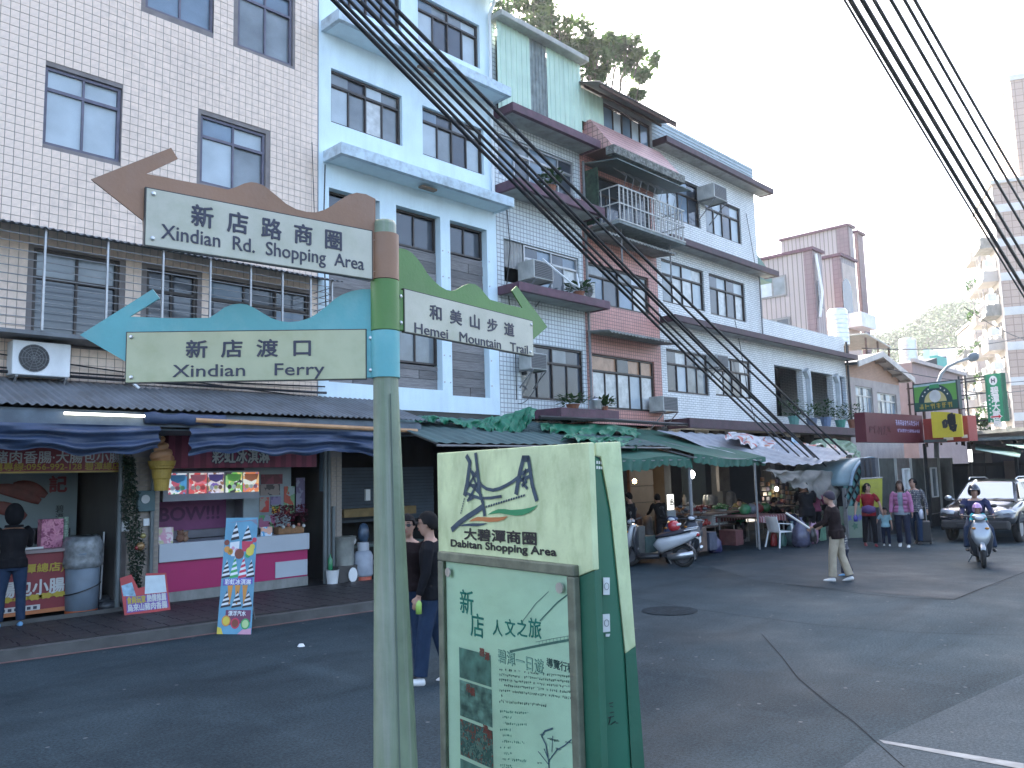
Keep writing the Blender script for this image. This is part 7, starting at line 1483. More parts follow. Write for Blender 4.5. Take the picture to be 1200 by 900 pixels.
# ================================================================== apartment towers on the right
def tower(name_lab, px_edge, dist, left_px, right_px, floors, fh, z_top, brown, band, pale, seed, group, steps=(), balc=True, rot=11, dp=10):
    T = local_thing('apartment_tower', name_lab, 'building', group); rg = random.Random(seed)
    c = at(px_edge, 500, dist); view = math.atan2(c.y, c.x); rz = view-pi/2+R(rot)   # local +x to the right, -y faces the camera, turned so that the left flank shows
    W_ = (right_px-px_edge)/950*dist*1.3; D_ = 9.0
    m = MB(); m.box(0, W_, 0, dp, 0, z_top); m.build('wall', brown, T)
    for i in range(1, floors+1):
        z = i*fh
        if z > z_top-.5: break
        m = MB(); m.box(-.03, W_+.03, -.06, 0, z-.35, z+.35); m.build('floor_band', band, T)
        for k in range(int(W_//3.2) if steps == () else 0):
            m = MB(); x = 1.5+k*3.2; m.box(x, x+1.5, -.05, .0, z+.9, z+2.2); w_ = m.build('window', glass_d, T)
    m = MB(); m.box(-.05, 0, 0.02, dp, 0, z_top-.2); m.build('flank_wall', pale, T)
    for i in range(1, floors+1):
        z = i*fh
        if z > z_top-3: break
        for y0 in ((.8, 5.6) if balc else ()):
            b = MB(); b.box(-1.3, -.06, y0, y0+3.0, z-.15, z); b.box(-1.3, -1.18, y0, y0+3.0, z, z+.95 if rg.random() < .5 else z+.12); b.box(-1.18, -.06, y0, y0+.1, z, z+.8); bo = b.build('balcony', pale if rg.random() < .6 else conc, T)
            g_ = MB()
            for q in range(8): g_.bar((-1.26, y0+.2+q*.36, z+.1), (-1.26, y0+.2+q*.36, z+2.3 if rg.random() < .6 else z+1), .04)
            for zz in (.5, 1.0, 1.6): g_.bar((-1.26, y0, z+zz), (-1.26, y0+3, z+zz), .035)
            g_.build('balcony_bars', grey_f, bo)
            w_ = MB(); w_.box(-.10, -.055, y0+.4, y0+2.6, z+.3, z+2.3); w_.build('window', glass_d if rg.random() < .7 else glass_w, T)
            if rg.random() < .4:
                p = MB()
                for q in range(50): v = Vector((-1.2+rg.uniform(-.3,.4), y0+rg.uniform(.2,2.8), z+.5+rg.uniform(0,1.0))); d = Vector((rg.uniform(-1,1), rg.uniform(-1,1), rg.uniform(-.5,1))).normalized()*.4; s_ = d.cross(Vector((.3,.4,1))).normalized()*.14; p.add([v-s_, v+s_, v+d], [(0,1,2)])
                p.build('balcony_plants', leaf_m, bo, fixn=False)
            if rg.random() < .5: q = MB(); q.box(-1.0, -.3, y0+.1, y0+.9, z+1.2, z+1.8); q.build('air_conditioner_unit', white_p, bo)
    for (u0, u1, zz) in steps: m = MB(); m.box(u0, u1, 1, 9, z_top, zz); m.build('roof_block', brown, T); m = MB(); m.box(u0-.1, u1+.1, .9, 9.1, zz, zz+.5); m.build('roof_cap', band, T)
    m = MB(); m.box(-.2, W_+.2, -.2, dp+.2, z_top, z_top+.3); m.build('roof_edge', band, T)
    return place(T, (c.x, c.y, 0), rz)
tanb = grid_mat('tan_tile_far', (.46,.35,.29), (.43,.33,.27), (.26,.19,.16), .6, .6, .03, 0, .7, .2, (.2,.14,.12), 0); palew = M('pale_far_wall', (.50,.46,.42), .85, .12, .4, dirt=.3, dirtcol=(.22,.19,.17), dscale=(.4,.4,.2)); bandw = M('white_band', (.60,.60,.58), .8, .1, 1)
z80 = at(1180, 213, 80).z
tower('tall tan tower block with white floor bands at the right edge of the view', 1190, 80, 1160, 1240, 12, 3.0, z80, tanb, bandw, palew, 4, 'apartment towers at the end of the street', steps=((2.3, 7.5, at(1195, 95, 82).z),))
weath = M('weathered_far_wall', (.40,.35,.32), .85, .2, .3, dirt=.6, dirtcol=(.14,.11,.10), dscale=(.5,.5,.15))
tower('weathered grey block with stained flank behind the pharmacy sign', 1152, 110, 1112, 1190, 10, 3.0, at(1130, 378, 110).z, weath, palew, palew, 9, 'apartment towers at the end of the street')
t = local_thing('low_white_house', 'small white and pale blue houses in front of the wooded hill', 'house', None); c = at(1096, 440, 130); m = MB(); m.box(0, 7, 0, 8, 0, at(1110, 408, 130).z); m.build('wall', white_p, t); m = MB(); m.box(-3.2, 0, 1, 8, 0, at(1100, 415, 130).z); m.build('side_wall', M('far_blue', (.5,.58,.62), .8), t)
for i in range(4): m = MB(); m.box(.8+i*1.5, 1.6+i*1.5, -.06, 0, at(1110, 420, 130).z-1, at(1110, 420, 130).z+.3); m.build('window', glass_d, t)
place(t, (c.x, c.y, 0), math.atan2(c.y, c.x)-pi/2)
# ================================================================== vegetation
def leaves(mb, centre, rad, n, size, rg, flat_=.8):
    for i in range(n):
        u = Vector((rg.gauss(0,1), rg.gauss(0,1), rg.gauss(0,1))).normalized()*(rg.random()**.45); p = centre+Vector((u.x*rad, u.y*rad, u.z*rad*flat_)); d = Vector((rg.uniform(-1,1), rg.uniform(-1,1), rg.uniform(-1,.6))).normalized()*size*rg.uniform(.6,1.4); s_ = d.cross(Vector((rg.uniform(-1,1), rg.uniform(-1,1), 1))).normalized()*size*.35
        mb.add([p, p+d*.5+s_, p+d, p+d*.5-s_], [(0,1,2,3)])
def tree(loc, h, crown, lab, seed, leaf=.25, nl=90, mat=leaf_m, trunk_r=.2, group=None):
    """crown: list of clump centres (relative) with radii"""
    rg = random.Random(seed); t = thing('tree', lab, 'tree', tuple(loc), group); loc = Vector(loc); m = MB(); fork = loc+Vector((0, 0, h*.45))
    m.tube([loc, loc+Vector((.1*h*.2, 0, h*.25)), fork], [trunk_r, trunk_r*.8, trunk_r*.65], 8)
    for c, r_ in crown:
        c = loc+Vector(c); mid = fork.lerp(c, .5)+Vector((rg.uniform(-.3,.3), rg.uniform(-.3,.3), -.1*h*.3)); m.tube([fork, mid, c], [trunk_r*.45, trunk_r*.28, trunk_r*.08], 5)
        for k in range(4): e = c+Vector((rg.uniform(-1,1), rg.uniform(-1,1), rg.uniform(-.4,1)))*r_*.8; m.tube([mid.lerp(c, .6), e], [trunk_r*.12, trunk_r*.03], 4)
    m.build('trunk', bark, t)
    m = MB(); m2 = MB()
    for c, r_ in crown:
        c = loc+Vector(c)
        for k in range(7):
            cc = c+Vector((rg.uniform(-1,1), rg.uniform(-1,1), rg.uniform(-.7,.7)))*r_*.75; leaves(m if rg.random() < .6 else m2, cc, r_*rg.uniform(.25,.5), nl, leaf, rg)
    m.build('crown', mat, t, fixn=False); m2.build('crown', leaf_y if mat is leaf_m else leaf_m, t, fixn=False); return t
def tp(px, py, d_): return at(px, py, d_)
base = tp(690, 140, 42); base.z = 4.0
cr = []
for px, py, r_, dd in ((600,-8,2.0,40),(625,5,1.8,41),(612,22,1.6,40),(640,-12,1.6,42),(645,18,1.6,42),(655,35,1.3,41),(672,50,1.3,42),(690,45,1.4,42),(700,62,1.5,42),(680,75,1.1,42),(712,68,1.3,42.5),(735,62,1.2,43),(748,72,1.1,43),(752,88,.8,43),(722,52,.9,43),(668,65,1.1,41),(745,112,.5,43),(700,85,.8,42),(630,40,1.4,40)):
    p = tp(px, py, dd); cr.append((p-base, r_*.86))
tree(base, (tp(690, 80, 42).z-4)*1.2, cr, 'tall airy tree rising behind the green clad roof', 6, .30, 62, trunk_r=.3)
p = tp(1150, 500, 60); p.z = 0
tree(p, 6, [((0,0,3.8),1.1),((.9,-.6,3.2),.9),((-.9,.5,3.1),.9),((.2,.2,4.8),.7),((1.0,-.8,2.3),.9),((-.5,.3,2.2),.9)], 'bushy sunlit green tree below the pharmacy sign', 8, .22, 70, trunk_r=.12)
# wooded hill
HC = at(1075, 500, 330); hv = Vector((HC.x, HC.y, 0)).normalized(); hr = Vector((hv.y, -hv.x, 0))
def hz(s): # ridge height by lateral metre
    px = 1075+s*950/(330*.885)
    pts = [(700,520),(850,470),(1010,412),(1040,396),(1060,388),(1085,378),(1110,372),(1140,364),(1180,350),(1260,345),(1400,380),(1700,470)]
    for (a, ya), (b, yb) in zip(pts, pts[1:]):
        if a <= px <= b: return max(2, at(px, ya+(yb-ya)*(px-a)/(b-a), 330).z)
    return 3
def hfn(u, v):
    s = -170+440*u; w_ = v*2-1; h = hz(s)*max(0, cos(w_*pi/2))**.8; p = Vector((HC.x, HC.y, 0))+hr*s+hv*(w_*120); return (p.x, p.y, h*(.96+.03*sin(s*.11)+.025*sin(s*.23+w_*6))-.5)
m = MB(); m.grid(hfn, 90, 24); struct(m, 'hill', M('hill_soil', (.035,.055,.02), .9, .3, .05), smooth=True, fixn=False)
m = MB(); rg = random.Random(77); m2 = MB()
for i in range(3000):
    u = .27+.27*rg.random(); v = .10+.44*rg.random()**.7; p = Vector(hfn(u, v)); r_ = rg.uniform(1.6, 4.0)
    if p.z < 3: continue
    q = m if rg.random() < .55 else m2
    leaves(q, p+Vector((0, 0, r_*.4)), r_, 34, .9, rg, .8)
fm1 = M('forest_leaf', (.035,.095,.022), .7, .5, .05); fm2 = M('forest_leaf_light', (.07,.14,.025), .7, .5, .05)
single(m, 'hillside_wood', fm1, 'dense green wood covering the hill at the end of the street', 'trees', kind='stuff', fixn=False)
single(m2, 'hillside_wood', fm2, 'lighter yellowish green treetops scattered over the hill', 'trees', kind='stuff', fixn=False)
# ================================================================== overhead cables
cab = M('cable_black', (.012,.012,.015), .5, .2, 6)
def cable(a, b, r_, sag, lab, group, n=26):
    m = MB(); m.tube(sagw(a, b, sag, n), r_, 6); single(m, 'overhead_cable', cab, lab, 'cable', group, smooth=True)
ords = ['lowest', 'second lowest', 'third lowest', 'fourth from the bottom', 'fifth from the bottom', 'second highest', 'highest', 'thin extra']
Lp = [((392,0),(924,530)),((401,0),(938,536)),((411,0),(951,539)),((422,0),(957,538)),((434,0),(968,546)),((444,0),(984,532)),((455,0),(992,532))]
for i, ((x0, y0), (x1, y1)) in enumerate(Lp):
    dx, dy = x1-x0, y1-y0; a = at(x0-dx*.12, y0-dy*.12, 9+i*.12); b = at(x1, y1, 27.0)
    cable(a, b, .027 if i % 3 else .034, .10+.03*(i % 3), '%s black cable of the bundle slanting across the house fronts' % ords[i], 'cables slanting across the house fronts')
Rp = [((989,0),(1200,362)),((996,0),(1200,352)),((1010,0),(1200,330)),((1024,0),(1200,312)),((1044,0),(1200,277)),((1060,0),(1200,252)),((1072,0),(1200,229))]
for i, ((x0, y0), (x1, y1)) in enumerate(Rp):
    dx, dy = x1-x0, y1-y0; a = at(x0-dx*.15, y0-dy*.15, 9.5); b = at(x1+dx*.5, y1+dy*.42, 26)
    cable(a, b, (.015,.030,.030,.024,.022,.020,.020)[i], .12, '%s cable of the bundle crossing the sky on the right' % ords[i], 'cables crossing the sky on the right')
for i, (pa, pb) in enumerate((((1010,408),(1200,383)),((1040,432),(1200,440)),((1090,452),(1200,446)),((1130,360),(1200,402)))):
    cable(at(*pa, 36), at(pb[0]+40, pb[1], 60), .02, .5, ['topmost','second','third','steepest'][i]+' thin wire far off between the signs and the towers', 'thin far wires at the end of the street')
# ================================================================== people
def remeshed(mb, name, mat, parent, vox=.011, smooth_it=3):
    me = mb.mesh(fixn=True); o = bpy.data.objects.new(name, me); COL.objects.link(o)
    md = o.modifiers.new('r', 'REMESH'); md.mode = 'VOXEL'; md.voxel_size = vox; md.use_smooth_shade = True
    md = o.modifiers.new('s', 'SMOOTH'); md.iterations = smooth_it; md.factor = .5
    me2 = evaluated(o); bpy.data.objects.remove(o); me2.name = name; me2.materials.clear(); me2.materials.append(mat)
    me2.polygons.foreach_set('use_smooth', [True]*len(me2.polygons))
    o = bpy.data.objects.new(name, me2); COL.objects.link(o); o.parent = parent; return o
skin_m = M('skin', (.36,.205,.145), .55, .06, 6); skin_d = M('skin_tan', (.25,.14,.095), .55, .06, 6); hair_m = M('black_hair', (.010,.009,.009), .8, .3, 30, .3, 120, spec=.15); hair_b = M('dark_brown_hair', (.028,.017,.013), .8, .3, 30, .3, 120, spec=.15)
lip_m = M('lip', (.30,.10,.09), .5); eye_m = M('eye_dark', (.02,.015,.012), .25)
def limb(mb, pts, rs, x=(1,0,0), n=12): mb.loft([(p, a, b) for p, (a, b) in zip(pts, rs)], n, xax=x)
def person(lab, h=1.7, top=None, bottom=None, shoe=None, skin=skin_m, hair='short', hairm=hair_m, legs=((8,4,3),(-8,10,3)), arms=((5,8,12),(5,8,12)), lean=3, turn=0, hy=0, hp_=0, sleeve='long', vox=.012, female=False, hem=.0, jacket=None, fat=1.0, child=False, glasses=False, loose=1.0, group=None, seated=False, tilt=0):
    """faces local -y; +x is the person's left. legs/arms: (forward swing, joint bend, spread) for left, right"""
    t = thing('person', lab, 'person', (0, 0, 0), group); s = h/1.72; V = Vector
    hk = 1.28 if child else 1.0                        # head scale
    lr = .92 if child else 1.0
    hipz = .90*lr; tz = (1.72-hipz*1.0)/(1.72-.90)      # torso stretch
    Ltz = lambda z: hipz+(z-.90)*(.93 if child else 1.0)
    ln = R(lean)
    def T(x, y, z):                                     # torso point leaned about the hips
        dz = Ltz(z)-hipz; return V((x, y*cos(ln)-dz*sin(ln), hipz+y*sin(ln)*-1*0+dz*cos(ln)))
    g = fat*(.94 if female else 1.0)
    hipw = .085*g
    legj = []
    for sd_, (a, b, sp) in zip((1, -1), legs):
        a_, b_, s_ = R(a), R(b), R(sp)*sd_
        hip = V((hipw*sd_, 0, hipz)); k = hip+V((sin(s_)*.44*lr, -sin(a_)*cos(s_)*.44*lr, -cos(a_)*cos(s_)*.44*lr)); an = k+V((sin(s_)*.3*.40*lr, -sin(a_-b_)*.40*lr, -cos(a_-b_)*.40*lr)); legj.append((hip, k, an, a_-b_))
    armj = []
    for sd_, (a, b, sp) in zip((1, -1), arms):
        a_, b_, s_ = R(a), R(b), R(sp)
        sh = T((.165 if female else .185)*g*sd_, 0, 1.405); e = sh+V((sin(s_)*.28*sd_, -sin(a_)*cos(s_)*.28, -cos(a_)*cos(s_)*.28)); fa = a_+b_
        w_ = e+V((sin(s_*.4)*.25*sd_, -sin(fa)*.25, -cos(fa)*.25)); hd_ = (w_-e).normalized(); armj.append((sh, e, w_, hd_))
    # --- body (skin): one surface
    m = MB()
    tors = [(.84,.125,.095),(.90,.155,.112),(.98,.150,.108),(1.08,.128,.095),(1.20,.150,.108),(1.32,.170,.108),(1.40,.150,.085),(1.45,.07,.06)]
    if female: tors = [(.84,.13,.10),(.90,.165,.118),(.98,.155,.11),(1.08,.115,.088),(1.20,.142,.115),(1.30,.150,.110),(1.40,.130,.078),(1.45,.06,.055)]
    m.loft([(T(0, 0, z), a*g, b*g) for z, a, b in tors], 18)
    nk, hd = T(0, -.005, 1.44), T(0, -.02, 1.535); HC_ = T(0, -.03, 1.60)
    Rh = Matrix.Rotation(R(hy), 4, 'Z') @ Matrix.Rotation(R(hp_), 4, 'X'); Hp = lambda x, y, z: HC_+V(Rh @ V((x, y, z)))*hk
    m.tube([nk-V((0,0,.03)), nk.lerp(hd, .5), hd+V((0,0,.02))], [.060*g,.052,.055], 12)
    k0 = len(m.v)
    m.loft([(Hp(0, y, z), a*hk, b*hk) for z, y, a, b in ((-.125,-.035,.022,.022),(-.112,-.032,.040,.040),(-.085,-.024,.055,.062),(-.05,-.015,.066,.078),(-.01,-.006,.073,.088),(.04,.0,.077,.095),(.075,.002,.072,.088),(.10,.004,.055,.066),(.116,.005,.025,.03))], 16)
    m.loft([(Hp(0,-.086,.008), .008*hk, .006*hk), (Hp(0,-.100,-.022), .011*hk, .010*hk), (Hp(0,-.095,-.036), .014*hk, .010*hk)], 8)
    for sd_ in (1, -1): m.loft([(Hp(sd_*.074,.008,-.030), .006*hk, .012*hk), (Hp(sd_*.081,.012,-.005), .008*hk, .018*hk), (Hp(sd_*.078,.012,.02), .006*hk, .014*hk)], 8)
    for (hip, k, an, sa) in legj:
        limb(m, [hip+V((0,0,.02)), hip.lerp(k, .35), k, k.lerp(an, .3), an.lerp(k, .08)], [(.085*g,.09*g),(.074*g,.08*g),(.052,.056),(.052*g,.056*g),(.036,.038)])
    for sd_, (sh, e, w_, hd_) in zip((1, -1), armj):
        m.tube([sh-V((sd_*.03,0,-.0)), sh.lerp(e, .3), e, e.lerp(w_, .3), w_], [.052*g,.044*g,.036,.038,.026], 10)
        # hand: palm, five fingers
        side = V((0,0,1)).cross(hd_).normalized() if abs(hd_.z) < .9 else V((0, -1, 0)); nrm = hd_.cross(side).normalized()
        side = V((0, -1, 0)) - hd_*V((0, -1, 0)).dot(hd_); side = side.normalized() if side.length > .2 else V((0,0,1)); nrm = hd_.cross(side).normalized(); inn = nrm if nrm.x*sd_ < 0 else -nrm
        m.loft([(w_-hd_*.01, .024, .018), (w_+hd_*.03, .036, .017), (w_+hd_*.075, .040, .015), (w_+hd_*.088, .036, .012)], 10, xax=side)
        for q, (off, ln_) in enumerate(((.028,.062),(.010,.074),(-.010,.068),(-.028,.052))):
            b0 = w_+hd_*.082+side*off; b1 = b0+hd_*ln_*.5+inn*.008; b2 = b0+hd_*ln_*.85+inn*.030; m.tube([b0-hd_*.01, b0, b1, b2], [.0095,.0095,.0088,.0072], 6)
        b0 = w_+hd_*.025+side*.034; m.tube([b0-side*.012, b0+side*.014+hd_*.02, b0+side*.018+hd_*.05+inn*.012], [.012,.0105,.008], 6)
    for v in m.v: v *= s
    remeshed(m, 'body', skin, t, vox*s if s < .8 else vox)
    W = lambda mm: [v.__imul__(s) for v in mm.v]
    # --- clothes
    if bottom:
        c = MB(); L = loose; e_ = .014
        c.loft([(T(0,0,z), a*g+e_, b*g+e_) for z, a, b in ((.80,.115,.10),(.86,.150,.112),(.92,.162,.118),(1.0,.150,.108))], 18)
        for (hip, k, an, sa) in legj:
            ed = an.lerp(k, .04); limb(c, [hip+V((0,0,.04)), hip.lerp(k, .35), k, k.lerp(an, .4), ed], [(.095*g,.102*g),((.083+.006*L)*g,(.088+.006*L)*g),(.062+.008*L,.068+.008*L),(.058+.010*L,.064+.012*L),(.050+.012*L,.060+.014*L)])
        W(c); remeshed(c, 'trousers', bottom, t, vox)
    if top:
        c = MB(); e_ = .018; hz_ = hem
        rows = [(z, a, b) for z, a, b in tors if z > .94]; rows = [(.90-hz_, .172, .132), (.96, .168, .128)]+rows[0:]
        c.loft([(T(0,0,z), a*g+e_*(1 if z < 1.4 else .5), b*g+e_*(1 if z < 1.4 else .4)) for z, a, b in rows[:-1]]+[(T(0,0,1.435), .075, .065)], 20)
        for sd_, (sh, e, w_, hd_) in zip((1, -1), armj):
            if sleeve == 'long': c.tube([sh-V((sd_*.05,0,-.0)), sh.lerp(e, .25), e, e.lerp(w_, .4), w_.lerp(e, .06)], [.066*g,.060*g,.050,.047,.036], 12)
            elif sleeve == 'short': c.tube([sh-V((sd_*.05,0,-.0)), sh.lerp(e, .25), sh.lerp(e, .75)], [.066*g,.062*g,.060], 12)
        W(c); remeshed(c, 'top' if sleeve != 'none' else 'vest', top, t, vox)
    if jacket:                                          # open jacket: sleeves and two fronts over the top
        c = MB(); e_ = .032
        n = 30
        for (z, a, b), (z2, a2, b2) in zip([(.90,.160,.118)]+tors[2:7], tors[2:7]):
            for i in range(n):
                u0, u1 = i/n, (i+1)/n; A0, A1 = -pi/2+R(20)+u0*(2*pi-R(40)), -pi/2+R(20)+u1*(2*pi-R(40))
                q = lambda A_, zz, aa, bb: T(cos(A_)*(aa*g+e_), sin(A_)*(bb*g+e_), zz)
                c.add([q(A0,z,a,b), q(A1,z,a,b), q(A1,z2,a2,b2), q(A0,z2,a2,b2)], [(0,1,2,3)])
        W(c); c.build('jacket', jacket, t, smooth=True, thick=.012, fixn=False)
        c = MB()
        for sd_, (sh, e, w_, hd_) in zip((1, -1), armj): c.tube([sh-V((sd_*.05,0,-.0)), sh.lerp(e, .25), e, e.lerp(w_, .4), w_.lerp(e, .04)], [.076*g,.070*g,.060,.056,.046], 12)
        W(c); remeshed(c, 'sleeves', jacket, t, vox)
    # --- shoes
    for (hip, k, an, sa) in legj:
        c = MB(); f = V((0, -cos(sa*.6), sin(sa*.6)*1.0)); u_ = V((0, sin(sa*.6), cos(sa*.6))); k_ = .86 if child else 1
        c.loft([(an-f*.055*k_-u_*.035, .026, .030), (an-f*.035*k_-u_*.040, .036, .042), (an+f*.03*k_-u_*.045, .040, .042), (an+f*.10*k_-u_*.058, .044, .030), (an+f*.155*k_-u_*.066, .036, .022), (an+f*.18*k_-u_*.070, .018, .012)], 12, xax=(1,0,0)); W(c); c.build('shoe', shoe or black_p, t, smooth=True, sub=1)
    # --- hair / headgear
    def cap(zf, yb, sc_, mat, name, back=-.06, side_=-.03):
        c = MB(); nu, nv = 22, 12; idx = {}
        for i in range(nv+1):
            for j in range(nu):
                th = pi*i/nv*.72; A_ = 2*pi*j/nu; x, y, z = sin(th)*cos(A_), sin(th)*sin(A_), cos(th)
                lim = zf if y < -.45 else (side_ if y < .25 else back); zz = max(z*.122, lim) if z*.122 < lim else z*.122
                idx[i, j] = len(c.v); c.v.append(Hp(x*.086*sc_, .006+y*.104*sc_, zz*sc_+.004))
        for i in range(nv):
            for j in range(nu): c.f.append((idx[i,j], idx[i+1,j], idx[i+1,(j+1)%nu], idx[i,(j+1)%nu]))
        W(c); return c.build(name, mat, t, smooth=True, fixn=False, thick=.012)
    if hair in ('short', 'bob', 'long'):
        cap(.055, 0, 1.03, hairm, 'hair', back={'short': -.055, 'bob': -.09, 'long': -.10}[hair], side_={'short': .0, 'bob': -.06, 'long': -.09}[hair])
        if hair in ('long', 'bob'):
            c = MB()
            for sd_ in (1, -1): c.loft([(Hp(sd_*.072,.0,.03), .018, .045), (Hp(sd_*.084,.01,-.05), .022, .050), (Hp(sd_*.088,.01,-.12 if hair == 'bob' else -.16), .020, .042), (Hp(sd_*.08,.01,-.14 if hair == 'bob' else -.21), .008, .02)], 10)
            c.loft([(Hp(0,.075,.04), .07, .03), (Hp(0,.088,-.06), .078, .032), (Hp(0,.08,-.13 if hair == 'bob' else -.20), .07, .022)], 12); W(c); remeshed(c, 'hair_lengths', hairm, t, .010)
    if hair == 'cap':
        cap(.02, 0, 1.07, hairm, 'cap', back=-.02, side_=-.0); c = MB(); c.loft([(Hp(0,-.09,.03), .068, .008), (Hp(0,-.13,.022), .060, .007), (Hp(0,-.16,.012), .035, .005)], 12); W(c); c.build('cap_peak', hairm, t, smooth=True)
        
    if hair == 'helmet':
        cap(.03, 0, 1.36, hairm, 'helmet', back=-.07, side_=-.05); c = MB(); c.loft([(Hp(0,-.12,.055), .09, .012), (Hp(0,-.155,.035), .07, .01)], 12); W(c); c.build('helmet_peak', hairm, t, smooth=True)
    # --- face
    for sd_ in (1, -1):
        c = MB(); c.ball(Hp(sd_*.030,-.088,.012), (.010*hk,.006*hk,.006*hk), 8, 6); W(c); c.build('eye', eye_m, t, smooth=True)
        c = MB(); c.loft([(Hp(sd_*.014,-.094,.034), .003, .003), (Hp(sd_*.030,-.094,.040), .004, .004), (Hp(sd_*.048,-.086,.034), .002, .002)], 6, xax=(0,1,0)); W(c); c.build('eyebrow', hair_m, t)
    c = MB(); c.loft([(Hp(-.022,-.080,-.062), .003, .003), (Hp(0,-.092,-.062), .006, .006), (Hp(.022,-.080,-.062), .003, .003)], 8, xax=(0,1,0)); W(c); c.build('mouth', lip_m, t, smooth=True)
    if glasses:
        c = MB()
        for sd_ in (1, -1): c.loft([(Hp(sd_*.034,-.100,.010), .026, .018), (Hp(sd_*.034,-.106,.010), .024, .016)], 12, xax=(1,0,0)); c.tube([Hp(sd_*.058,-.095,.016), Hp(sd_*.080,.005,.010)], .003, 4)
        c.tube([Hp(-.01,-.104,.016), Hp(.01,-.104,.016)], .003, 4); W(c); c.build('sunglasses' if glasses == 'dark' else 'glasses', black_p, t)
    zmin = min(an.z-.075 for _, _, an, _ in legj)*s
    t['zmin'] = zmin; t['joints'] = [list(j*s) for a_ in armj for j in a_[:3]]
    return t
def stand(t, pt, face, z=0.0, dz=None):
    """face = direction (radians, world) the person looks to; local -y -> that direction"""
    t.location = (pt.x, pt.y, z-(t['zmin'] if dz is None else dz)); t.rotation_euler = (0, 0, face+pi/2); return t
def view_dir(pt): return math.atan2(pt.y, pt.x)        # direction away from the camera at pt
def hand(t, side, face):                               # world place of a wrist after stand()
    j = Vector(t['joints'][2 if side > 0 else 5]); return Matrix.Translation(t.location) @ Matrix.Rotation(face+pi/2, 4, 'Z') @ j
cloth = lambda n_, c_, **k: M(n_, c_, .9, .2, 9, .3, 60, spec=.15, **k)
blackc = cloth('black_cloth', (.010,.010,.012)); navyj = cloth('denim', (.02,.036,.07)); navy_d = cloth('dark_denim', (.018,.022,.04)); beigec = cloth('beige_trousers', (.38,.32,.235)); brownk = cloth('dark_knit', (.018,.011,.011)); redc = cloth('red_shirt', (.20,.014,.02)); paleb = cloth('pale_blue_shirt', (.26,.43,.47)); greyt = cloth('grey_tshirt', (.22,.25,.28)); pinkj = cloth('pink_jacket', (.36,.14,.25)); shw = M('white_shoe', (.65,.65,.63), .5); shr = M('red_shoe', (.22,.03,.04), .5); shb = M('blue_shoe', (.12,.28,.45), .5)
check = grid_mat('checked_cloth', (.40,.38,.33), (.06,.07,.09), (.05,.05,.07), .05, .05, .012, 0, .9, .1)
# ---- man in dark shirt with dark hair, and the man in sunglasses behind him
p = onZ(508, 800); vd = view_dir(p)
a = person('man in a black shirt and jeans with glasses, facing left, holding a green bottle', 1.74, blackc, navyj, shw, hair='short', legs=((10,4,3),(-6,12,3)), arms=((4,14,8),(-4,30,10)), lean=1, sleeve='long', glasses='clear', vox=.009, hy=0, hem=.06, group=None); FA = vd+R(82); stand(a, p, FA)
hp0 = hand(a, 1, FA)
m = MB(); m.lathe((hp0.x, hp0.y, hp0.z-.17), [(0,0),(.03,.0),(.032,.10),(.012,.15),(.012,.18),(0,.18)], 10); single(m, 'drink_bottle', M('bottle_lime', (.35,.55,.12), .3), 'small green drink bottle in the hand of the man with glasses', 'bottle', smooth=True)
pb = at(478, 790, 7.6); pb = onZ(480, 792); pb = Vector((pb.x, pb.y, 0))
a = person('man in dark clothes and sunglasses facing the camera, half hidden by the pole', 1.70, brownk, navyj, black_p, hair='short', legs=((4,3,3),(-4,6,3)), arms=((4,12,8),(4,12,8)), lean=0, sleeve='long', glasses='dark', vox=.010); stand(a, pb, view_dir(pb)+pi-R(12))
# ---- walker in beige trousers, child behind
p = onZ(984, 681); vd = view_dir(p)
a = person('elderly walker in a dark cap, dark jumper, beige trousers and white shoes', 1.66, brownk, beigec, shw, hair='cap', hairm=M('cap_plum', (.03,.022,.035), .8), legs=((9,6,3),(-5,14,3)), arms=((20,42,6),(14,50,6)), lean=6, hp_=-14, loose=1.3, vox=.011, hem=.10); FA = vd+R(72); stand(a, p, FA)
hw = hand(a, 1, FA); m = MB(); q = hw+Vector((0,0,-.06)); m.tube([q+Vector((-.05,.05,.05)), q+Vector((-.45,.30,.35))], .02, 6); single(m, 'rolled_paper', M('paper_white', (.6,.58,.55), .6), 'white rolled paper in the hand of the walker', 'paper'); m = MB(); m.loft([(q+Vector((0,0,.05)), .05, .03), (q+Vector((0,0,-.06)), .10, .05), (q+Vector((0,0,-.2)), .10, .06)], 10); single(m, 'handbag', black_p, 'black bag carried by the walker', 'bag', smooth=True)
p = onZ(992, 678); p = p*1.03; p.z = 0
a = person('small child in blue shoes, mostly hidden behind the walker', 1.02, check, navy_d, shb, legs=((14,8,3),(-12,10,3)), arms=((10,20,6),(5,20,6)), child=True, vox=.011); stand(a, p, view_dir(p)+R(110))
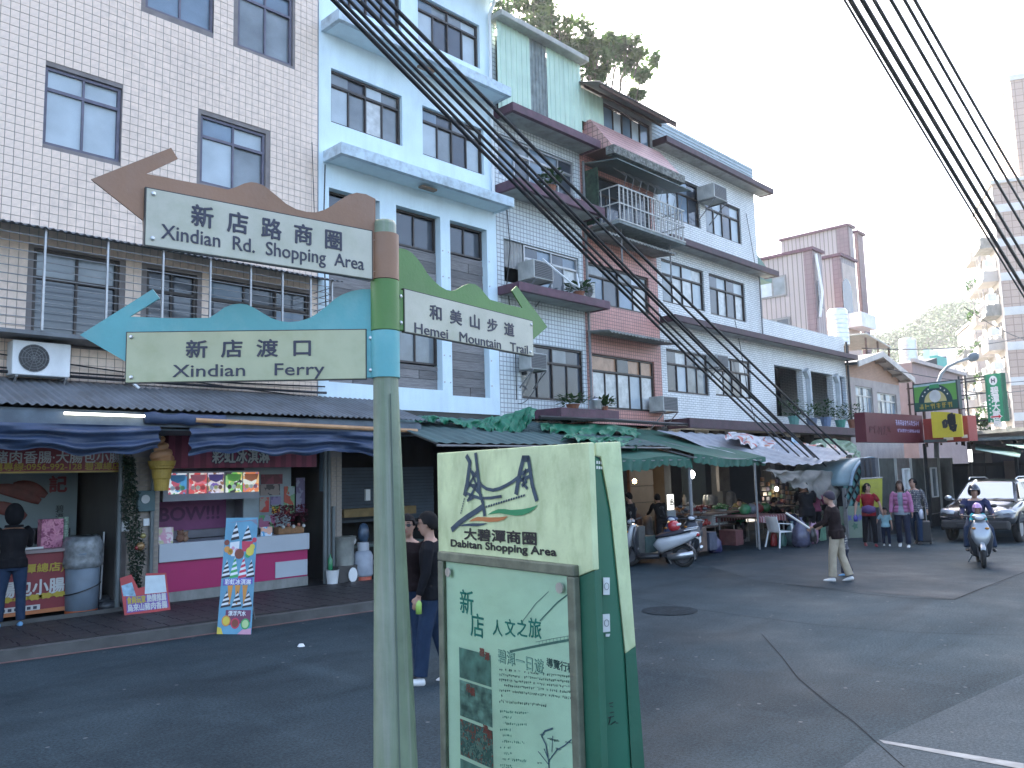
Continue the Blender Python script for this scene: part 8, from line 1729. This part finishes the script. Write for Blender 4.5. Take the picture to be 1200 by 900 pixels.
# ---- woman in red with a child in pale blue
p = onZ(1021, 640); vd = view_dir(p)
a = person('woman in a red shirt with a purple waist bag, holding a child by the hand', 1.66, redc, blackc, shr, hair='bob', legs=((6,4,3),(-8,8,4)), arms=((6,8,26),(0,16,30)), lean=0, sleeve='short', female=True, hy=38, hp_=5, fat=1.08, vox=.012, hem=.08); FA = vd+pi+R(8); stand(a, p, FA)
m = MB(); c = Vector((p.x, p.y, .98))-Vector((cos(vd), sin(vd), 0))*.17; r_ = Vector((sin(vd), -cos(vd), 0)); m.loft([(c-r_*.17, .07, .04), (c, .12, .07), (c+r_*.17, .07, .04)], 10, xax=(0,0,1)); o = single(m, 'waist_bag', M('bag_purple', (.07,.03,.12), .6, .2, 8), 'purple waist bag worn by the woman in red', 'bag', smooth=True)
hw = hand(a, -1, FA); m = MB(); m.loft([(hw+Vector((0,0,-.05)), .03, .03), (hw+Vector((0,0,-.14)), .08, .06), (hw+Vector((0,0,-.24)), .07, .05)], 10); single(m, 'small_bag', M('bag_blue', (.06,.06,.30), .5, .3, 9), 'small blue bag in the left-hand side hand of the woman in red', 'bag', smooth=True)
p = onZ(1039.5, 639.5); vd = view_dir(p)
a = person('small child in a pale blue shirt holding the hand of the woman in red', 1.06, paleb, navy_d, shw, legs=((6,4,3),(-4,6,3)), arms=((6,10,10),(20,30,30)), sleeve='short', child=True, vox=.011, hem=.04, hairm=hair_m); stand(a, p, vd+pi)
# ---- woman in the pink jacket, man with the suitcase
p = onZ(1060, 641); vd = view_dir(p)
a = person('woman with long dark hair in an open pink jacket and blue trousers', 1.72, greyt, navy_d, shw, skin=skin_d, hair='long', hairm=hair_b, legs=((12,6,3),(-10,12,3)), arms=((4,12,12),(0,14,12)), sleeve='long', female=True, fat=1.12, jacket=pinkj, loose=1.5, vox=.012, hem=.06, tilt=0); stand(a, p, vd+pi-R(6))
p = onZ(1076, 637.5); vd = view_dir(p)
a = person('man in a checked shirt and jeans pulling a black suitcase', 1.76, check, navyj, black_p, legs=((10,6,2),(-8,12,2)), arms=((-14,8,12),(5,12,8)), lean=2, hy=-30, vox=.012, hem=.06); FA = vd+pi-R(20); stand(a, p, FA)
hw = hand(a, 1, FA)
t = thing('suitcase', 'black wheeled suitcase with a pulled out handle', 'suitcase', (0,0,0)); m = MB(); m.box(-.19,.19,-.12,.12,.05,.62); m.build('suitcase_body', black_p, t, bevel=.03); m = MB(); m.tube([(-.1,.08,.6),(-.1,.12,1.0),(.1,.12,1.0),(.1,.08,.6)], .012, 6); m.build('pull_handle', alu, t)
for x in (-.16,.16): m = MB(); m.tube([(x-.02,.08,.035),(x+.02,.08,.035)], .035, 10); m.build('wheel', rubber, t)
m = MB(); m.box(-.17,.17,-.125,-.12,.54,.60); m.build('reflective_strip', M('suitcase_grey', (.35,.38,.42), .4), t)
c = onZ(1083, 637.5); t.location = (c.x, c.y, 0); t.rotation_euler = (0, R(0), vd+R(90))
m = MB(); c2 = onY(1079, 600, c.y*.995); c2 = at(1079, 600, math.hypot(c.x, c.y)-.1); m.loft([(c2+Vector((0,0,.12)), .03, .03), (c2, .10, .06), (c2-Vector((0,0,.18)), .09, .06)], 10); single(m, 'carrier_bag', M('bag_white', (.5,.5,.55), .4, .2, 9), 'white carrier bag beside the man in the checked shirt', 'bag', smooth=True)
# ---- customer at the sausage counter
p = onZ(11, 735, .13)
a = person('customer in a black hooded jacket and jeans seen from behind at the sausage counter', 1.68, blackc, navyj, shb, hair='cap' if False else 'short', legs=((3,2,5),(0,4,4)), arms=((30,60,6),(30,62,6)), lean=4, vox=.010, fat=1.1, hem=.06); stand(a, p, R(90)+R(-10), z=.13)
c = MB(); hc = a.location+Vector((0,0,1.58*.977)); c.ball((p.x, p.y-.01, 1.60+.13), (.125,.135,.17), 14, 10); c.loft([((p.x, p.y-.02, 1.46+.09), .13, .11), ((p.x, p.y-.02, 1.58), .12, .12)], 12); o = c.build('hood', blackc, None, smooth=True); o.parent = a; o.matrix_parent_inverse = (Matrix.Translation(a.location) @ Matrix.Rotation(a.rotation_euler[2], 4, 'Z')).inverted()
del o['off']
# ---- people under the market awning
def mkt(px, py, lab, face, **k):
    p = onZ(px, py); z = .0
    g_ = dict(top=blackc, bottom=blackc, shoe=black_p, vox=.013); g_.update(k); h = g_.pop('h', 1.66); a = person(lab, h, group=None, **g_); stand(a, p, view_dir(p)+R(face)); return a
mkt(948, 637, 'tall shopper in a long black coat seen from behind at the fruit stall', 10, h=1.74, fat=1.25, legs=((4,4,4),(-3,6,4)), arms=((30,50,6),(30,50,6)), hem=.18, lean=8)
mkt(958, 634, 'second dark clad shopper with a pink top beside the black coat', -30, top=cloth('dusky_pink', (.20,.05,.09)), h=1.62, arms=((40,40,6),(30,50,6)))
mkt(936, 634, 'person in dark blue crouching over the bags at the stall', 40, top=cloth('night_blue', (.03,.035,.08)), h=1.6, legs=((96,128,8),(100,132,8)), arms=((60,30,8),(60,30,8)), lean=35)
mkt(904, 630, 'seated person in black behind the white chair', -60, legs=((86,84,6),(84,86,6)), arms=((40,50,6),(40,50,6)), lean=14, h=1.62)
a = mkt(870, 634, 'vendor in dark green sitting behind the red striped table', 170, top=cloth('bottle_green', (.02,.06,.04)), legs=((86,84,6),(84,86,6)), arms=((35,60,6),(35,60,6)), lean=10, h=1.62)
mkt(742, 652, 'dark figure standing in front of the warm lit door', 60, h=1.6, arms=((20,50,6),(20,50,6)))
mkt(778, 648, 'dark figure bending among the parked scooters and crates', 20, h=1.6, arms=((40,30,6),(45,30,6)), lean=28)
# ================================================================== scooters
def scooter(lab, paint, paint2, rider=False, group='motor scooters'):
    t = thing('motor_scooter', lab, 'motor scooter', (0, 0, 0), group); V = Vector
    for y in (-.62, .60):
        w_ = MB(); N = 28
        w_.tube([(0, y+.205*cos(2*pi*i/N), .245+.205*sin(2*pi*i/N)) for i in range(N+1)], .045, 8, cap=False); wh = w_.build('wheel', rubber, t, smooth=True)
        r_ = MB(); r_.loft([((-.035, y, .245), .15, .15), ((-.02, y, .245), .165, .165), ((.02, y, .245), .165, .165), ((.035, y, .245), .15, .15)], 20, xax=(0,1,0)); r_.build('rim', M('rim_grey', (.12,.12,.13), .4, metal=.5), wh)
        if y < 0: d = MB(); d.loft([((-.06, y, .245), .09, .09), ((-.055, y, .245), .09, .09)], 18, xax=(0,1,0)); d.build('brake_disc', steel, wh)
    m = MB()
    for i in range(9): pass
    n = 12; m.grid(lambda u, v: ((v-.5)*.13*(1-.3*abs(2*v-1)), -.62+.275*cos(R(35+u*115)), .245+(.275-.03*abs(2*v-1)**2)*sin(R(35+u*115))), n, 6); m.build('front_fender', paint, t, smooth=True, thick=.012, fixn=False)
    m = MB()
    for x in (-.07, .07): m.tube([(x, -.62, .25), (x, -.50, .62)], .02, 8)
    m.build('fork', M('fork_dark', (.06,.06,.065), .4, metal=.5), t)
    m = MB(); m.loft([((0,-.58,.42), .05, .05), ((0,-.585,.50), .12, .075), ((0,-.565,.62), .175, .085), ((0,-.535,.74), .185, .085), ((0,-.50,.86), .15, .075), ((0,-.475,.95), .11, .06)], 18, p=.75); m.build('front_cowl', paint, t, smooth=True)
    m = MB(); m.loft([((0,-.42,.24), .14, .03), ((0,-.44,.40), .20, .035), ((0,-.455,.62), .235, .045), ((0,-.435,.80), .19, .045), ((0,-.43,.92), .12, .035)], 16, p=.7); m.build('leg_shield', paint2, t, smooth=True)
    m = MB(); m.loft([((0,-.45,.25), .13, .045), ((0,-.2,.24), .16, .05), ((0,.08,.26), .15, .06)], 14, p=.5); m.build('floorboard', black_p, t, smooth=True)
    m = MB(); m.loft([((0,.04,.40), .08, .14), ((0,.15,.50), .15, .17), ((0,.40,.58), .165, .15), ((0,.68,.66), .135, .11), ((0,.92,.74), .07, .055), ((0,.98,.76), .03, .02)], 16, p=.8); m.build('rear_body', paint, t, smooth=True)
    m = MB(); m.loft([((0,.02,.66), .09, .03), ((0,.12,.705), .135, .045), ((0,.35,.735), .145, .05), ((0,.60,.79), .13, .05), ((0,.80,.83), .09, .035)], 14, p=.8); m.build('seat', M('seat_black', (.02,.02,.03), .6, .1, 8), t, smooth=True)
    m = MB(); m.tube([(-.12,.68,.83),(-.12,.95,.88),(.12,.95,.88),(.12,.68,.83)], .014, 8); m.build('grab_rail', steel, t)
    m = MB(); m.loft([((0,.90,.70), .06, .03), ((0,.985,.74), .07, .035)], 12, p=.6); m.build('tail_light', M('tail_red', (.4,.01,.01), .2), t, smooth=True)
    m = MB(); m.loft([((0,-.50,.97), .07, .06), ((0,-.52,1.02), .15, .07), ((0,-.50,1.06), .12, .05)], 14, p=.8); m.build('handlebar_cover', paint, t, smooth=True)
    m = MB(); m.tube([(-.16,-.47,1.03),(-.34,-.38,1.05)], .018, 8); m.tube([(.16,-.47,1.03),(.34,-.38,1.05)], .018, 8); m.build('handlebar', black_p, t)
    for x in (-1, 1):
        m = MB(); m.tube([(x*.2,-.46,1.06),(x*.27,-.46,1.22)], .007, 6); m.ball((x*.29,-.455,1.25), (.06,.018,.04)); m.build('mirror', black_p, t, smooth=True)
        m = MB(); m.ball((x*.12,-.60,.80), (.04,.03,.025)); m.build('turn_signal', M('signal_amber', (.5,.2,.03), .2), t, smooth=True)
    m = MB(); m.ball((0,-.575,1.01), (.085,.035,.045)); m.build('headlight', M('headlight_glass', (.6,.62,.65), .1, .05, 5, spec=.9), t, smooth=True)
    m = MB(); m.box(-.10,.10,.995,1.005,.55,.68); m.bar((0,.9,.68),(0,1.0,.62),.03); m.build('number_plate', white_p, t)
    m = MB(); m.loft([((.12,.28,.24), .05, .06), ((.13,.60,.28), .07, .08), ((.13,.85,.33), .05, .06)], 12); m.build('exhaust', steel, t, smooth=True)
    m = MB(); m.loft([((-.1,.10,.28), .06, .08), ((-.11,.40,.27), .07, .10), ((-.11,.66,.26), .05, .07)], 12); m.build('engine_case', M('engine_grey', (.13,.13,.14), .4, metal=.5), t, smooth=True)
    m = MB(); m.grid(lambda u, v: ((v-.5)*.15, .60+.29*cos(R(-20+u*110)), .245+.29*sin(R(-20+u*110))), 10, 4); m.build('rear_fender', black_p, t, smooth=True, thick=.01, fixn=False)
    m = MB(); m.bar((-.1,.2,.25),(-.22,.28,.02),.02); m.build('side_stand', steel, t)
    return t
silver = M('silver_paint', (.32,.34,.36), .3, .06, 5, metal=.5, coat=.5); darkp = M('scooter_black', (.03,.032,.038), .3, .08, 5, coat=.5); bluep = M('scooter_blue', (.03,.05,.10), .35, .1, 5, coat=.4)
# ridden scooter coming towards the camera
p = onZ(1150, 662); vd = view_dir(p); FA = vd+pi+R(4)
sc = scooter('silver motor scooter being ridden towards the camera in front of the dark car', silver, darkp); sc.location = (p.x, p.y, 0); sc.rotation_euler = (0, 0, FA+pi/2)
fwd = Vector((cos(FA), sin(FA), 0))
a = person('scooter rider in dark clothes and a black helmet', 1.70, cloth('night_blue', (.018,.021,.045)), navyj, black_p, hair='helmet', hairm=M('helmet_black', (.02,.022,.03), .2, .1, 6, coat=.6), legs=((78,62,16),(78,62,16)), arms=((38,34,13),(38,34,13)), lean=6, vox=.012, fat=1.12); q = p-fwd*.30; a.location = (q.x, q.y, .80-.86*.99); a.rotation_euler = (0, 0, FA+pi/2)
a = person('child in a turquoise top and a pink helmet standing between the rider and the handlebar', 1.02, cloth('turquoise', (.05,.35,.38)), navy_d, shw, hair='helmet', hairm=M('helmet_pink', (.50,.28,.50), .3, .1, 6, coat=.4), legs=((8,6,5),(8,6,5)), arms=((40,50,10),(40,50,10)), child=True, vox=.011); q = p+fwd*.16; a.location = (q.x, q.y, .29-a['zmin']*1.0); a.rotation_euler = (0, 0, FA+pi/2)
# parked scooters
p = onZ(770, 664); vd = view_dir(p)
s1 = scooter('silver and black parked scooter with a red helmet on it, right of the board', M('scooter_white', (.50,.51,.52), .3, .05, 5, coat=.5), darkp); s1.location = (p.x, p.y, 0); s1.rotation_euler = (0, R(-6), vd+R(90)+R(82)+pi/2-R(75))
def orient(o, pt, ang, lean=6): o.location = (pt.x, pt.y, 0); o.rotation_euler = (0, R(lean), view_dir(pt)+ang+pi/2)
orient(s1, p, R(78))
hv_ = s1.location+Matrix.Rotation(s1.rotation_euler[2], 3, 'Z') @ Vector((0,.42,.84)); t = thing('helmet', 'red and white helmet resting on the seat of the parked scooter', 'helmet', tuple(hv_)); m = MB(); m.ball(hv_+Vector((0,0,.06)), (.14,.14,.13), 16, 10); m.build('helmet_shell', M('helmet_red', (.42,.03,.04), .2, .05, 5, coat=.6), t, smooth=True); m = MB(); m.loft([(hv_+Vector((-.06,-.11,.09)), .05, .03), (hv_+Vector((.05,-.13,.10)), .05, .03)], 8); m.build('white_stripe', white_p, t, smooth=True)
for px, py, ang, lab, pt in ((795, 657, 160, 'dark blue parked scooter nearest the silver one', bluep), (812, 655, 172, 'black parked scooter in front of the slatted crate', darkp)):
    o = scooter(lab, pt, darkp); orient(o, onZ(px, py), R(ang), 5)
# ================================================================== dark sport utility car
def car():
    t = thing('parked_car', 'dark grey sport utility car with roof rails behind the ridden scooter', 'car', (0, 0, 0)); W_ = .90
    paint = M('car_paint', (.045,.045,.05), .25, .05, 4, metal=.4, coat=1.0); blk_ = black_p; trim = M('car_trim', (.03,.03,.03), .6)
    st = [(-2.18,.86,.50,.78,.70),(-2.12,.90,.42,.86,.78),(-1.95,.93,.40,.94,.84),(-1.5,.945,.40,1.02,.86),(-1.05,.95,.40,1.09,.88),(-.9,.95,.38,1.10,.90),(0,.95,.36,1.10,.92),(1.2,.95,.38,1.12,.92),(1.9,.93,.42,1.14,.90),(2.12,.88,.48,1.10,.84),(2.18,.80,.55,1.0,.75)]
    m = MB(); k = 14; rows = []
    for y, hw, zb_, zt_, tw in st:
        pr = [(0,zb_),(hw*.85,zb_),(hw*.98,zb_+.10),(hw,zb_+.30),(hw*.99,zt_-.22),(hw*.97,zt_-.10),(tw*.97,zt_-.02),(tw*.6,zt_+.012),(0,zt_+.02)]
        full = pr+[(-x, z) for x, z in reversed(pr[1:-1])]; rows.append(len(m.v)); m.v += [Vector((x, y, z)) for x, z in full]; n = len(full)
    for a, b in zip(rows, rows[1:]):
        for i in range(n): m.f.append((a+i, a+(i+1) % n, b+(i+1) % n, b+i))
    m.f.append(tuple(rows[0]+i for i in range(n))); m.f.append(tuple(rows[-1]+i for i in reversed(range(n)))); m.build('body', paint, t, smooth=True, sub=1)
    # greenhouse
    g_ = [(-1.02,.80,1.08,.76,1.10),(-.32,.79,1.08,.60,1.60),(.1,.79,1.08,.60,1.66),(1.2,.79,1.08,.60,1.66),(1.75,.79,1.10,.58,1.62),(2.08,.78,1.10,.70,1.14)]
    m = MB(); rows = []
    for y, bw, zb_, tw, zt_ in g_:
        pr = [(-bw,zb_),(-tw-.03,zt_-.06),(-tw+.06,zt_),(0,zt_+.02),(tw-.06,zt_),(tw+.03,zt_-.06),(bw,zb_)]; rows.append(len(m.v)); m.v += [Vector((x, y, z)) for x, z in pr]
    for a, b in zip(rows, rows[1:]):
        for i in range(6): m.f.append((a+i, a+i+1, b+i+1, b+i))
    m.build('roof', paint, t, smooth=False, bevel=.012)
    gls = M('car_glass', (.30,.36,.42), .06, .1, 1, spec=1.0)
    m = MB(); m.add([(-.70,-.97,1.13),(.70,-.97,1.13),(.56,-.38,1.57),(-.56,-.38,1.57)], [(0,1,2,3)]); m.v = [v+Vector((0,-.02,.014)) for v in m.v]; m.build('windscreen', gls, t, thick=.006, fixn=False)
    gd = M('car_side_glass', (.05,.06,.07), .05, spec=.9)
    for sx in (-1, 1):
        for y0, y1, t0, t1 in ((-.80,.10,-.22,.12),(.16,1.0,.16,.98),(1.06,1.72,1.04,1.62)):
            m = MB(); m.add([(sx*.806,y0,1.14),(sx*.806,y1,1.14),(sx*.648,t1,1.57),(sx*.648,t0,1.57)], [(0,1,2,3)]); m.build('side_window', gd, t, thick=.006, fixn=False)
        m = MB(); m.tube([(sx*.60,-.2,1.66),(sx*.62,0,1.73),(sx*.62,1.5,1.71),(sx*.58,1.7,1.64)], .02, 8); m.build('roof_rail', steel, t, smooth=True)
        m = MB(); m.ball((sx*1.04,-.72,1.15), (.11,.06,.08), 12, 8); m.bar((sx*.86,-.70,1.10),(sx*1.0,-.72,1.12),.04); m.build('wing_mirror', steel, t, smooth=True)
        m = MB(); m.loft([((sx*.50,-2.115,.76), .09, .05), ((sx*.66,-2.10,.79), .115, .06), ((sx*.82,-2.02,.81), .10, .07), ((sx*.90,-1.88,.82), .05, .05)], 12, xax=(0,0,1)); m.build('headlight', M('headlamp', (.35,.37,.40), .08, .2, 12, spec=1.0, coat=1), t, smooth=True)
        m = MB(); m.ball((sx*.62,-2.17,.50), (.07,.03,.06), 12, 8); m.build('fog_light', M('fog_lamp', (.8,.8,.78), .1, .05, 5, spec=1.0), t, smooth=True)
        for y in (-1.32, 1.38):
            m = MB(); N = 28; m.tube([(sx*.83, y+.30*cos(2*pi*i/N), .36+.30*sin(2*pi*i/N)) for i in range(N+1)], .10, 10, cap=False); wh = m.build('wheel', rubber, t, smooth=True)
            m = MB(); m.loft([((sx*.86, y, .36), .22, .22), ((sx*.90, y, .36), .21, .21), ((sx*.905, y, .36), .05, .05)], 20, xax=(0,1,0)); m.build('rim', alu, wh)
            m = MB(); m.grid(lambda u, v: (sx*(.90+.065*v), y+(.44+.03*v)*cos(R(-8+u*196)), .36+(.44+.03*v)*sin(R(-8+u*196))), 20, 2); m.build('wheel_arch', trim, t, smooth=True, thick=.02, fixn=False)
    m = MB(); m.box(-.40,.40,-2.19,-2.12,.72,.86); gr = m.build('grille', trim, t, bevel=.02); m = MB()
    for i in range(3): m.box(-.36,.36,-2.205,-2.19,.745+i*.04,.757+i*.04)
    m.build('grille_bar', steel, gr)
    m = MB(); m.box(-.84,.84,-2.22,-2.05,.36,.60); m.build('front_bumper', trim, t, bevel=.05); m = MB(); m.box(-.45,.45,-2.235,-2.19,.40,.52); m.build('air_intake', blk_, t, bevel=.02); m = MB(); m.box(-.17,.17,-2.24,-2.222,.58,.68); m.build('number_plate', white_p, t)
    m = MB(); m.tube([(-.35,-1.0,1.14),(.05,-.93,1.17)], .01, 5); m.tube([(.2,-1.0,1.14),(.6,-.93,1.17)], .01, 5); m.build('wiper', blk_, t)
    return t
a, b = onZ(1119, 636), onZ(1192, 637); v = Vector((b.x-a.x, b.y-a.y, 0)); c_ = car(); vd = view_dir(a.lerp(b, .5)); mid = a.lerp(b, .5); FA = vd+pi-R(15); mid = mid+Vector((cos(vd), sin(vd), 0))*2.1+Vector((sin(vd), -cos(vd), 0))*.35; c_.location = (mid.x, mid.y, 0); c_.rotation_euler = (0, 0, FA+pi/2)
# ================================================================== air
m = MB(); m.box(-30, 620, -60, 300, -1.5, 82)
hz_m = bpy.data.materials.new('air_haze'); hz_m.use_nodes = True; n, l = nodes(hz_m); n.remove(n['Principled BSDF']); pv = n.new('ShaderNodeVolumePrincipled'); pv.inputs['Color'].default_value = (.92,.95,1,1); pv.inputs['Density'].default_value = 0.00045; pv.inputs['Anisotropy'].default_value = .5; l.new(pv.outputs[0], n['Material Output'].inputs['Volume'])
o = m.build('haze', hz_m); o['kind'] = 'stuff'; o['label'] = 'thin pale haze in the air over the whole street'
S.cycles.volume_bounces = 0; S.cycles.volume_max_steps = 64
